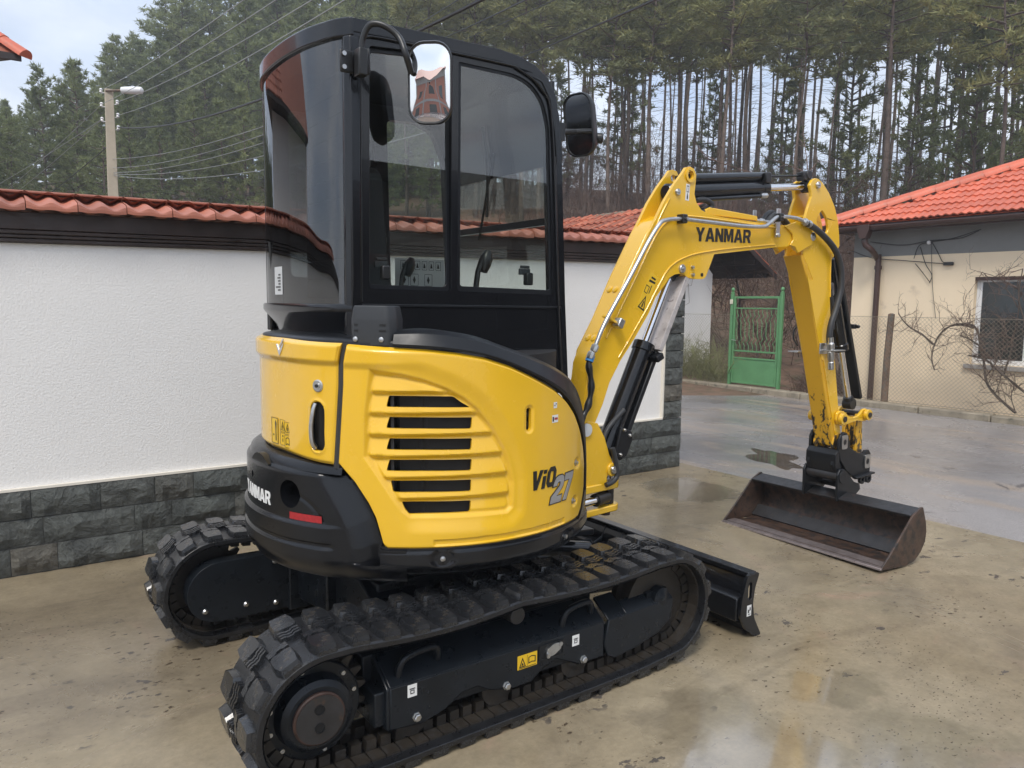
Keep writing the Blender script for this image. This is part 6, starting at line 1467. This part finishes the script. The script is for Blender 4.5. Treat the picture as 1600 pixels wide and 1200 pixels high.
# bucket links
for y0, y1 in ((B0-.022, B0-.004), (B1+.004, B1+.022)):
    m = MB(); lk = [(2.87, .83), (2.90, .845), (2.945, .84), (3.0, .805), (3.06, .79), (3.12, .80), (3.17, .835), (3.205, .84), (3.235, .82), (3.24, .785), (3.215, .755), (3.17, .755), (3.11, .765), (3.05, .76), (2.98, .75), (2.93, .745), (2.885, .76), (2.865, .79)]
    m.prism(lk, 1, y0, y1, [circ(2.905, .795, .014, 12), circ(3.198, .80, .014, 12)]); m.build('side_link', M['yellow'], ex, 30, .004)
for x_, z_ in ((2.905, .795), (3.198, .80)):
    m = MB(); m.tube([(x_, B0-.06, z_), (x_, B1+.06, z_)], .018, 14); m.build('link_pin', M['worn'], ex, 40)
    for y0 in (B0-.052, B1+.030):
        m = MB(); m.prism(circ(x_, z_, .036, 20), 1, y0, y0+.024); m.build('link_boss', M['yellow'], ex, 40, .004)
m = MB(); m.prism([(3.17, .80), (3.225, .80), (3.245, .60), (3.25, .50), (3.22, .455), (3.18, .47), (3.165, .60)], 1, B0+.012, B0+.035); m.prism([(3.17, .80), (3.225, .80), (3.245, .60), (3.25, .50), (3.22, .455), (3.18, .47), (3.165, .60)], 1, B1-.035, B1-.012); m.prism([(3.185, .78), (3.205, .78), (3.225, .50), (3.20, .50)], 1, B0+.03, B1-.03); m.build('push_link', M['yellow_worn'], ex, 30, .005)
for k in (0, 1):
    y = (B0-.004, B1-.016)[k]; m = MB(); m.prism(circ(2.93, .635, .062, 24), 1, y, y+.02); m.build('arm_tip_boss', M['yellow_worn'], arm, 40, .004)
# quick hitch
hitch = [(2.875, .66), (2.895, .695), (2.93, .71), (2.965, .70), (2.99, .665), (3.01, .60), (3.10, .56), (3.165, .545), (3.19, .565), (3.235, .565), (3.262, .54), (3.265, .40), (3.22, .375), (3.10, .38), (2.97, .46), (2.91, .52), (2.875, .59)]
for y0 in (B0-.042, B1+.024):
    m = MB(); m.prism(hitch, 1, y0, y0+.018); m.build('hitch_plate', M['satin'], ex, 30, .005)
for x_, z_ in ((2.93, .645), (3.215, .49)):
    m = MB(); m.tube([(x_, B0-.05, z_), (x_, B1+.05, z_)], .020, 14); m.build('hitch_pin', M['worn'], ex, 40)
    m = MB(); m.prism(rrect(x_-.032, z_-.045, x_+.032, z_+.045, .012, 3), 1, B0-.050, B0-.0425, [circ(x_, z_, .016, 14)]); m.build('pin_plate', M['steel'], ex, 30, .002)
m = MB(); m.prism([(2.85, .57), (2.88, .60), (2.90, .52), (2.93, .44), (2.89, .43), (2.85, .50)], 1, B0-.04, B1+.04); m.prism([(2.90, .52), (3.22, .42), (3.22, .36), (2.95, .43)], 1, B0-.02, B1+.02); m.build('hitch_body', M['satin'], ex, 30, .005)
m = MB(); m.prism([(3.05, .395), (3.27, .405), (3.27, .417), (3.05, .407)], 1, B0-.075, B0-.042); m.build('hitch_lip', M['satin'], ex, 30, .003)
for y0 in (B0-.028, B1+.008):
    m = MB(); m.prism([(2.86, .58), (2.885, .59), (2.90, .50), (2.865, .46), (2.845, .50)], 1, y0, y0+.02); m.build('hitch_rib', M['satin'], ex, 30, .003)
# bucket with ears
bk = bpy.data.objects.new('tmp', None); yw = R(4.6)
BM = Matrix.Translation((2.63, -.085, .012)) @ Matrix.Rotation(-yw, 4, 'Z') @ Matrix.Rotation(R(-1.2), 4, 'X')
BW = .585
prof_o = [(.0, .0), (.06, -.004), (.20, -.010), (.285, .005), (.345, .045), (.385, .10), (.395, .16), (.385, .215), (.350, .300)]
prof_o = [tuple(q[:2]) for q in bez([(a, b, 0) for a, b in prof_o], 4)]
def inset(P, d):
    o = []
    for i in range(len(P)):
        t = np.array(P[min(i+1, len(P)-1)])-np.array(P[max(i-1, 0)]); t = t/np.linalg.norm(t); o.append((P[i][0]-t[1]*d, P[i][1]+t[0]*d))
    return o
m = MB(); inn_ = inset(prof_o, .010); m.prism(prof_o+inn_[::-1], 2, -BW, BW, map3=lambda p, t: tuple(BM @ Vector((p[0], t, p[1])))); bucket = m.build('bucket', M['rust'], ex, 30); recalc(bucket)
tp = [(.350, .304), (.365, .292), (.262, .262), (.235, .262), (.232, .270), (.262, .276)]
m = MB(); m.prism([(.352, .306), (.358, .292), (.255, .262), (.250, .275)], 2, -BW, BW, map3=lambda p, t: tuple(BM @ Vector((p[0], t, p[1])))); o = m.build('top_plate', M['worn'], bucket, 30, .002); recalc(o)
m = MB(); m.prism([(-.035, -.004), (.09, .004), (.09, .012), (-.03, .008)], 2, -BW-.012, BW+.012, map3=lambda p, t: tuple(BM @ Vector((p[0], t, p[1])))); o = m.build('cutting_edge', M['edge'], bucket, 30, .0015, 1); recalc(o)
sp = [(-.03, .0), (.03, -.006), (.20, -.014), (.29, .0), (.352, .042), (.393, .10), (.403, .16), (.393, .22), (.358, .312), (.335, .312), (.255, .272), (.17, .185), (.05, .07)]
for s in (-1, 1):
    m = MB(); y0 = s*BW; m.prism(sp, 2, min(y0, y0+s*.012), max(y0, y0+s*.012), map3=lambda p, t: tuple(BM @ Vector((p[0], t, p[1])))); o = m.build('side_plate', M['rust'], bucket, 30, .002); recalc(o)
m = MB(); m.prism([(.262, .02), (.274, .005), (.33, .075), (.322, .085)], 2, -BW+.002, BW-.002, map3=lambda p, t: tuple(BM @ Vector((p[0], t, p[1])))); o = m.build('floor_rib', M['worn'], bucket, 30); recalc(o)
earp = [(2.86, .27), (2.852, .44), (2.875, .475), (2.92, .475), (2.96, .45), (3.05, .375), (3.10, .36), (3.13, .32), (3.05, .27)]
for y0 in (B0-.060, B1+.044):
    m = MB(); m.prism(earp, 1, y0, y0+.016); m.build('bucket_ear', M['satin'], bucket, 30, .004)
    m = MB(); m.prism(circ(2.905, .425, .042, 20), 1, y0-.006 if y0 < -.1 else y0+.016, y0 if y0 < -.1 else y0+.022); m.build('ear_boss', M['satin'], bucket, 40, .003)
m = MB(); m.tube([(2.905, B0-.05, .425), (2.905, B1+.05, .425)], .034, 18); m.build('bucket_pin', M['worn'], ex, 40)
m = MB(); m.tube([(3.07, B0-.05, .335), (3.07, B1+.05, .335)], .024, 18); m.build('bucket_pin', M['worn'], ex, 40)
for x_, z_, s_ in ((3.16, .375, .03), (3.10, .33, .03), (3.235, .375, .032)):
    m = MB(); m.prism(circ(x_, z_, s_, 18), 1, B0-.055, B0-.035, [circ(x_, z_, s_*.4, 12)]); m.build('latch_lug', M['satin'], ex, 40, .003)

# ================================================================== UNDERCARRIAGE
LH, ZS, ZI, RS, RI = .740, .247, .252, .210, .205
HX_ = .755
def belt_path(n=400):
    P = []
    for t_ in np.linspace(R(90), R(268), 60): P.append((-LH+RS*math.cos(t_), ZS+RS*math.sin(t_)))
    P += [(-LH+.10, .037), (-.55, .035), (-.3, .035), (0, .035), (.3, .035), (.50, .036), (.60, .040)]
    for t_ in np.linspace(R(-72), R(90), 56): P.append((LH+RI*math.cos(t_), ZI+RI*math.sin(t_)))
    for x_ in np.linspace(.65, -.65, 22):
        q = (x_+LH)/(2*LH); z_ = ZS+RS+(ZI+RI-ZS-RS)*q-.020*math.sin(math.pi*min(1, max(0, (x_+.65)/.62)))*(x_ < -.03)-.018*math.sin(math.pi*min(1, max(0, (x_+.03)/.68)))*(x_ >= -.03); P.append((x_, z_))
    P = np.array(P); P2 = np.vstack([P, P[:1]]); s = np.concatenate([[0], np.cumsum(np.linalg.norm(np.diff(P2, axis=0), axis=1))])
    u = np.linspace(0, s[-1], n, endpoint=False); return np.stack([np.interp(u, s, P2[:, 0]), np.interp(u, s, P2[:, 1])], -1), s[-1]
BP, BL = belt_path()
def bt(u):
    """point, tangent, outward normal at arc length u on the belt"""
    f = (u/BL*len(BP)) % len(BP); i = int(f); t = f-i; a = BP[i]*(1-t)+BP[(i+1) % len(BP)]*t
    tg = BP[(i+3) % len(BP)]-BP[(i-2) % len(BP)]; tg = tg/np.linalg.norm(tg); return a, tg, np.array([tg[1], -tg[0]])
# one lug: block with zigzag sipes at its inner end
TW = .300
lug = MB()
def lugpiece(P, h0, h1, tp=.80):
    c = np.mean(P, 0); n = len(P); V = [(p[0], p[1], h0) for p in P]+[(c[0]+(p[0]-c[0])*tp, c[1]+(p[1]-c[1])*tp**.5, h1) for p in P]
    lug.add(V, [tuple(range(n))[::-1], tuple(range(n, 2*n))]+[(i, (i+1) % n, (i+1) % n+n, i+n) for i in range(n)])
# local frame: x along belt, y across (outer edge negative), z outward
lugpiece([(-.034, -.148), (.030, -.148), (.038, -.11), (.040, -.062), (.022, -.052), (-.030, -.050), (-.042, -.062), (-.044, -.112)], -.004, .021, .82)
lugpiece([(-.030, -.149), (.026, -.149), (.024, -.120), (-.028, -.120)], -.012, .008, .92)
for k in range(3):
    y = -.047+k*.0135
    lugpiece([(-.036, y), (-.014, y), (-.006, y+.009), (.010, y+.009), (.018, y+.002), (.034, y+.002), (.034, y+.0115), (.018, y+.0115), (.010, y+.0185), (-.006, y+.0185), (-.014, y+.0095), (-.036, y+.0095)], -.004, .0195-.002*k, .95)
lug_me = lug.mesh('tread_lug', M['lug'], 25)
def track(yc, label):
    m = MB(); G = []; n = 240
    for i in range(n):
        a, tg, nm = bt(BL*i/n); row = []
        for y, h in ((-.146, -.015), (-.150, -.011), (-.150, .004), (-.145, .010), (-.05, .012), (.05, .012), (.145, .010), (.150, .004), (.15, -.011), (.146, -.015), (.10, -.020), (.055, -.016), (-.055, -.016), (-.10, -.020), (-.15, -.016)):
            p = a+nm*h; row.append((p[0], yc+y, p[1]))
        G.append(row)
    m.grid(G, closed_u=True, flip=False); bel = m.build('rubber_track', M['rubber'], ex, 35, label=label); recalc(bel)
    NL = 41
    for i in range(NL):
        for s in (0, 1):
            a, tg, nm = bt(BL*(i+.5*s)/NL); p = a+nm*.0105
            X_ = Vector((tg[0], 0, tg[1])); Zn = Vector((nm[0], 0, nm[1])); Yn = Zn.cross(X_)
            B_ = Matrix((X_, Yn, Zn)).transposed()
            if (Yn.y > 0) == bool(s): B_ = B_ @ Matrix.Rotation(math.pi, 3, 'Z')
            inst('tread_lug', lug_me, bel, (p[0], yc, p[1]), B_)
    gm = MB()
    for i in range(82):
        a, tg, nm = bt(BL*i/82); X_ = Vector((tg[0], 0, tg[1])); Zn = Vector((nm[0], 0, nm[1])); B_ = Matrix((X_, Zn.cross(X_), Zn)).transposed()
        for y in (-.045, .045): 
            c = Vector((a[0], yc+y, a[1]))-Zn*.036; gm.cbox(c, (.034, .032, .042), B_)
        for y in (-.092, .092): gm.cbox(Vector((a[0], yc+y, a[1]))-Zn*.020, (.046, .05, .012), B_)
    gm.build('guide_block', M['sprocket'], bel, 25)['kind'] = 'stuff'
    return bel
track(-.625, 'near rubber track with chunky zigzag lugs'); track(.625, 'far rubber track')
def spro(x, z, y0, y1, ro, teeth, name):
    P = []
    for k in range(teeth*4):
        a = 2*math.pi*k/(teeth*4); r_ = ro if k % 4 in (1, 2) else ro-.034; P.append((x+r_*math.cos(a), z+r_*math.sin(a)))
    m = MB(); m.prism(P, 1, y0, y1); return m.build(name, M['sprocket'], ex, 20, .003, 1)
for sg in (-1, 1):
    Y_ = lambda a, b: (min(sg*a, sg*b), max(sg*a, sg*b))
    spro(-HX_, ZS, *Y_(.615, .640), .192, 21, 'drive_sprocket')
    m = MB(); m.lathe([(.155, 0), (.155, .03), (.150, .036)], (-HX_, sg*.64, ZS), (0, sg, 0), 36); m.lathe([(.120, .036), (.112, .075), (.095, .085)], (-HX_, sg*.64, ZS), (0, sg, 0), 36); mo = m.build('final_drive', M['frame'], ex, 30)
    m = MB(); m.lathe([(.079, .0), (.081, .004), (.081, .018), (.077, .022)], (-HX_, sg*.715, ZS), (0, sg, 0), 36); cap = m.build('hub_cap', M['brownrust'], ex, 30)
    m = MB(); m.lathe([(.074, .0), (.074, .0245)], (-HX_, sg*.715, ZS), (0, sg, 0), 36); m.build('hub_face', M['worn'], cap, 30)
    for dz in (-.026, .032):
        m = MB(); m.lathe([(.016, 0), (.016, .003), (.013, .003), (.013, .001), (.006, .001)], (-HX_-.002, sg*.7396, ZS+dz), (0, sg, 0), 14); m.build('hub_plug', M['satin'], cap, 30)
    for k in (0, 1, 3, 4, 5, 6, 7, 9):
        a = 2*math.pi*k/12+.25; m = MB(); m.lathe([(.007, 0), (.007, .008), (.0035, .008), (.0035, .005)], (-HX_+.136*math.cos(a), sg*.676, ZS+.136*math.sin(a)), (0, sg, 0), 10); m.build('drive_bolt', M['steel'], ex, 30)
    m = MB(); m.lathe([(.172, -.05), (.172, -.022), (.150, -.018), (.150, .018), (.172, .022), (.172, .05), (.14, .05), (.05, .03)], (LH, sg*.625, ZI), (0, 1, 0), 40); m.build('idler_wheel', M['sprocket'], ex, 30)
    m = MB(); m.lathe([(.045, 0), (.045, .05), (.03, .055), (.02, .06)], (LH-.01, sg*.665, ZI+.03), (0, sg, 0), 18); m.cbox((LH-.02, sg*.68, ZI), (.12, .03, .12)); m.build('idler_hub', M['frame'], ex, 30)
    for x_ in (-.42, -.08, .28):
        m = MB(); m.lathe([(.065, -.065), (.065, -.03), (.045, -.025), (.045, .025), (.065, .03), (.065, .065), (.03, .067)], (x_, sg*.625, .125), (0, 1, 0), 24); m.build('bottom_roller', M['sprocket'], ex, 30)
    m = MB(); m.tube([(.0, sg*.50, .375), (.0, sg*.70, .375)], .032, 18); m.build('top_roller', M['worn'], ex, 40, .003)
    # track frame
    yo, yi = .715, .50
    bottom = [(-.515, .118), (-.40, .105), (-.30, .13), (-.24, .165), (-.18, .168), (-.13, .14), (-.05, .118), (.06, .12), (.11, .155), (.17, .172), (.22, .15), (.28, .12), (.41, .118)]
    m = MB()
    sec = [(yo, 0), (yo, .250), (yo-.10, .335), (yi, .335)]
    top_ = [(-.515, .255), (.41, .255)]
    poly = bottom+[(.41, .258), (-.515, .258)]
    m.prism(poly, 1, *Y_(yo-.015, yo))
    m.prism([(yo*sg, .258), ((yo-.015)*sg, .258), ((yo-.115)*sg, .322), ((yo-.11)*sg, .335)], 0, -.515, .41, map3=lambda p, t: (t, p[0], p[1]))
    m.box((-.56, *[]) if False else (-.56, min(sg*yi, sg*(yo-.02)), .13), (.43, max(sg*yi, sg*(yo-.02)), .245)); m.box((-.56, min(sg*yi, sg*(yo-.11)), .245), (.43, max(sg*yi, sg*(yo-.11)), .335))
    m.prism([(yo*sg, .12), (yo*sg, .258), ((yo-.11)*sg, .335), (yi*sg, .335), (yi*sg, .12)], 0, -.527, -.513, map3=lambda p, t: (t, p[0], p[1]))
    fr = m.build('track_frame', M['frame'], ex, 30, .005); recalc(fr)
    m = MB(); yo2 = .722
    m.prism([(.425, .118), (.46, .10), (.60, .115), (.70, .14), (.785, .19), (.79, .275), (.425, .262), (.415, .21), (.408, .17)], 1, *Y_(yo2-.014, yo2)); m.prism([(yo2*sg, .262), ((yo2-.014)*sg, .262), ((yo2-.10)*sg, .315), ((yo2-.095)*sg, .328)], 0, .425, .52, map3=lambda p, t: (t, p[0], p[1]+.008*(t-.425)/.37)); m.prism([(yo2*sg, .262), ((yo2-.014)*sg, .262), ((yo2-.06)*sg, .290), ((yo2-.055)*sg, .303)], 0, .52, .79, map3=lambda p, t: (t, p[0], p[1]+.012*(t-.425)/.37)); m.box((.40, min(sg*.55, sg*.70), .14), (.62, max(sg*.55, sg*.70), .24)); fg = m.build('idler_guard', M['frame'], ex, 30, .004); recalc(fg)
    for x_, z_ in ((.50, .142), (.60, .150), (.655, .158)):
        m = MB(); m.lathe([(.006, 0), (.006, .0008)], (x_, sg*(yo2), z_), (0, sg, 0), 10); m.build('guard_hole', M['ink'], fg, 0)
    for xa in (-.47, .22):
        m = MB(); q0, q1 = (xa, sg*(yo-.035), .275), (xa+.155, sg*(yo-.05), .285)
        m.tube(bez([q0, (xa+.008, sg*(yo-.03), .315), (xa+.035, sg*(yo-.028), .338), (xa+.12, sg*(yo-.035), .343), (xa+.15, sg*(yo-.04), .325), q1], 5), .0125, 9); m.build('lifting_handle', M['frame'], fr, 60)
    for x_ in (-.42, -.06, .30):
        m = MB(); m.lathe([(.016, 0), (.016, .004), (.013, .004), (.013, .014), (.010, .016)], (x_, sg*yo, .138), (0, sg, 0), 6); m.build('roller_bolt', M['steel'], fr, 20)
    # grease cover plate
    if sg < 0:
        m = MB(); m.prism(rrect(.085, .185, .205, .245, .006), 1, -yo-.004, -yo, [rrect(.095, .192, .195, .238, .006)]); m.prism(rrect(.095, .192, .195, .238, .004), 1, -yo-.0012, -yo); m.build('cover_frame', M['satin'], fr, 30)
        m = MB(); m.prism(rpoly([(.115, .197), (.118, .222), (.150, .240), (.185, .238), (.187, .215), (.150, .195)], .012), 1, -yo-.008, -yo-.0015); m.build('grease_cover', M['steel'], fr, 30, .002)
        for x_, z_ in ((.122, .202), (.180, .234)):
            m = MB(); m.lathe([(.009, 0), (.009, .006)], (x_, -yo-.008, z_), (0, -1, 0), 6); m.build('cover_bolt', M['steel'], fr, 20)
def flat_sticker(x, z, w_, h_, mt, deco, y, name):
    m = MB(); m.prism([(x-w_/2, z-h_/2), (x+w_/2, z-h_/2), (x+w_/2, z+h_/2), (x-w_/2, z+h_/2)], 1, y-.0008, y); o = m.build(name, M[mt], ex, 0); m = MB()
    for P in deco:
        loops = P if isinstance(P[0][0], (tuple, list)) else [P]; f_ = lambda l: [(x-w_/2+w_*p[0], z-h_/2+h_*p[1]) for p in l]
        m.prism(f_(loops[0]), 1, y-.0016, y-.0009, [f_(l) for l in loops[1:]])
    m.build('pictogram', M['ink'], o, 0)
flat_sticker(.033, .205, .088, .052, 'sticker', [[[(.08, .14), (.42, .14), (.25, .84)], [(.14, .21), (.36, .21), (.25, .68)]], [(.2, .26), (.3, .26), (.28, .42), (.22, .42)], [[(.55, .25), (.73, .32), (.92, .25), (.92, .72), (.73, .80), (.55, .72)], [(.59, .33), (.73, .38), (.88, .33), (.88, .68), (.73, .74), (.59, .68)]], [(.06, .06), (.94, .06), (.94, .10), (.06, .10)], [(.485, .08), (.495, .08), (.495, .92), (.485, .92)]], -.7152, 'warning_decal')
for x_, z_ in ((-.435, .232), (.262, .222)): flat_sticker(x_, z_, .034, .042, 'white', [[[(.15, .2), (.85, .2), (.85, .28), (.15, .28)]] if False else [(.2, .62), (.8, .62), (.8, .70), (.2, .70)], [[(.28, .25), (.72, .25), (.72, .56), (.28, .56)], [(.36, .31), (.64, .31), (.64, .50), (.36, .50)]]], -.7152, 'lifting_decal')
# inner motor covers (seen on the far track) and cross frame
for sg in (-1, 1):
    P = [(-LH+.13*math.cos(t_), ZS+.13*math.sin(t_)) for t_ in np.linspace(R(90), R(270), 22)]+[(-.42, .115), (-.42, .372)]
    m = MB(); m.prism(P, 1, *((.452, .53) if sg > 0 else (-.53, -.452))); mc_ = m.build('motor_cover', M['frame'], ex, 30, .006)
    for x_, z_ in ((-.80, .175), (-.50, .34), (-.50, .15), (-.63, .17)):
        m = MB(); m.lathe([(.012, 0), (.012, .006), (.007, .012)], (x_, sg*.452, z_), (0, -sg, 0), 10); m.build('cover_bolt', M['steel'], mc_, 30)
    m = MB(); m.box((-.44, min(sg*.44, sg*.52), .10), (.45, max(sg*.44, sg*.52), .36)); m.build('inner_frame', M['frame'], ex, 30, .006)
m = MB()
for x0_, x1_, sx in ((-.40, -.20, 1), (.20, .40, 1)):
    for sg in (-1, 1): m.prism([(sg*.10, .20), (sg*.10, .44), (sg*.22, .44), (sg*.50, .33), (sg*.50, .14)], 0, x0_, x1_, map3=lambda p, t: (t, p[0], p[1]))
m.box((-.36, -.30, .20), (.36, .30, .44)); m.build('cross_frame', M['frame'], ex, 30, .008)
m = MB(); m.lathe([(.30, .43), (.30, .47), (.34, .475), (.34, .52), (.26, .525)], (0, 0, 0), (0, 0, 1), 40); m.build('slew_ring', M['satin'], ex, 30)
m = MB(); m.tube(bez([(.30, -.20, .50), (.36, -.30, .42), (.30, -.38, .38), (.22, -.30, .34)], 6), .012, 8); m.build('travel_hose', M['hose'], ex, 60)
# dozer blade
XB_ = 1.19
bp_ = [(.085, .300), (.055, .27), (.030, .22), (.022, .16), (.035, .10), (.070, .045), (.115, .006)]
bc = curve(bp_, 4); bo = inset(bc, .010)
m = MB(); m.prism([(XB_+a_, b_) for a_, b_ in bc]+[(XB_+a_, b_) for a_, b_ in bo[::-1]], 1, -.765, .765); bl = m.build('dozer_blade', M['worn'], ex, 30); recalc(bl); bl.data.materials[0] = M['black']
m = MB(); m.box((XB_-.0+.045, -.765, .280), (XB_+.10, .765, .302)); m.build('blade_top_rail', M['black'], bl, 30, .004)
m = MB(); m.prism([(XB_+.105, .0), (XB_+.13, .0), (XB_+.065, .065), (XB_+.045, .055)], 1, -.768, .768); m.build('blade_edge', M['worn'], bl, 30, .002)
m = MB(); m.prism([(XB_-.02, .19), (XB_+.024, .205), (XB_+.028, .10), (XB_-.02, .085)], 1, -.755, .755); m.build('blade_beam', M['black'], bl, 30, .006)
for sg in (-1, 1):
    m = MB(); ep = rpoly([(XB_+.02, .30), (XB_+.105, .30), (XB_+.075, .23), (XB_+.066, .16), (XB_+.08, .09), (XB_+.135, .0), (XB_+.09, -.0), (XB_+.02, .05), (XB_-.022, .12), (XB_-.012, .20)], .015, 3)
    m.prism(ep, 1, *((.765, .779) if sg > 0 else (-.779, -.765)), [[(XB_+.04+a_*.013, .225+b_) for a_, b_ in [(math.cos(t_), .028+.013*math.sin(t_)) for t_ in np.linspace(0, math.pi, 7)]+[(math.cos(t_), -.028+.013*math.sin(t_)) for t_ in np.linspace(math.pi, 2*math.pi, 7)]]]); m.build('end_plate', M['black'], bl, 30, .003)
flat_sticker(XB_+.038, .135, .03, .05, 'white', [[(.2, .3), (.5, .3), (.5, .6), (.2, .6)], [(.55, .5), (.85, .5), (.8, .8), (.6, .8)], [(.3, .1), (.8, .15), (.8, .2), (.3, .2)]], -.7792, 'lifting_decal')
for y_ in (-.42, -.28, .05, .19, -.10):
    m = MB(); m.prism([(XB_+.06, .285), (XB_+.03, .225), (XB_-.03, .20), (XB_-.03, .09), (XB_+.03, .06), (XB_+.038, .10), (XB_+.026, .16), (XB_+.034, .22), (XB_+.068, .275)], 1, y_-.006, y_+.006); m.build('blade_rib', M['frame'], bl, 30, .003)
for sg in (-1, 1):
    m = MB(); m.tube([(.38, sg*.22, .22), (1.18, sg*.24, .15)], .055, 4); m.build('blade_arm', M['frame'], bl, 20, .006)
m = MB(); m.tube([(.55, 0, .34), (.95, 0, .25)], .042, 16); m.build('blade_cylinder', M['black'], ex, 40); m = MB(); m.tube([(.95, 0, .25), (1.19, 0, .20)], .02, 12); m.build('blade_rod', M['chrome'], ex, 40)
m = MB(); m.prism([(.55, -.12), (.92, -.06), (.92, .06), (.55, .12)], 2, .40, .43, map3=lambda p, t: (p[0], p[1]-.02, t-.12*(p[0]-.55))); m.build('cylinder_cover', M['frame'], ex, 30, .006)

# ================================================================== AIR
def haze(dens):
    m = bpy.data.materials.new('haze'); m.use_nodes = True; t = m.node_tree; t.nodes.clear()
    o = t.nodes.new('ShaderNodeOutputMaterial'); v = t.nodes.new('ShaderNodeVolumePrincipled'); v.inputs['Color'].default_value = (.93, .96, 1, 1); v.inputs['Density'].default_value = dens; v.inputs['Anisotropy'].default_value = .2
    t.links.new(v.outputs[0], o.inputs['Volume'])
    b = MB(); b.box((-165, -165, -1.4), (235, 255, 46)); ob = b.build('haze', m, None, 0); tag(ob, 'thin damp winter air over the whole place', kind='stuff')
haze(.0026)
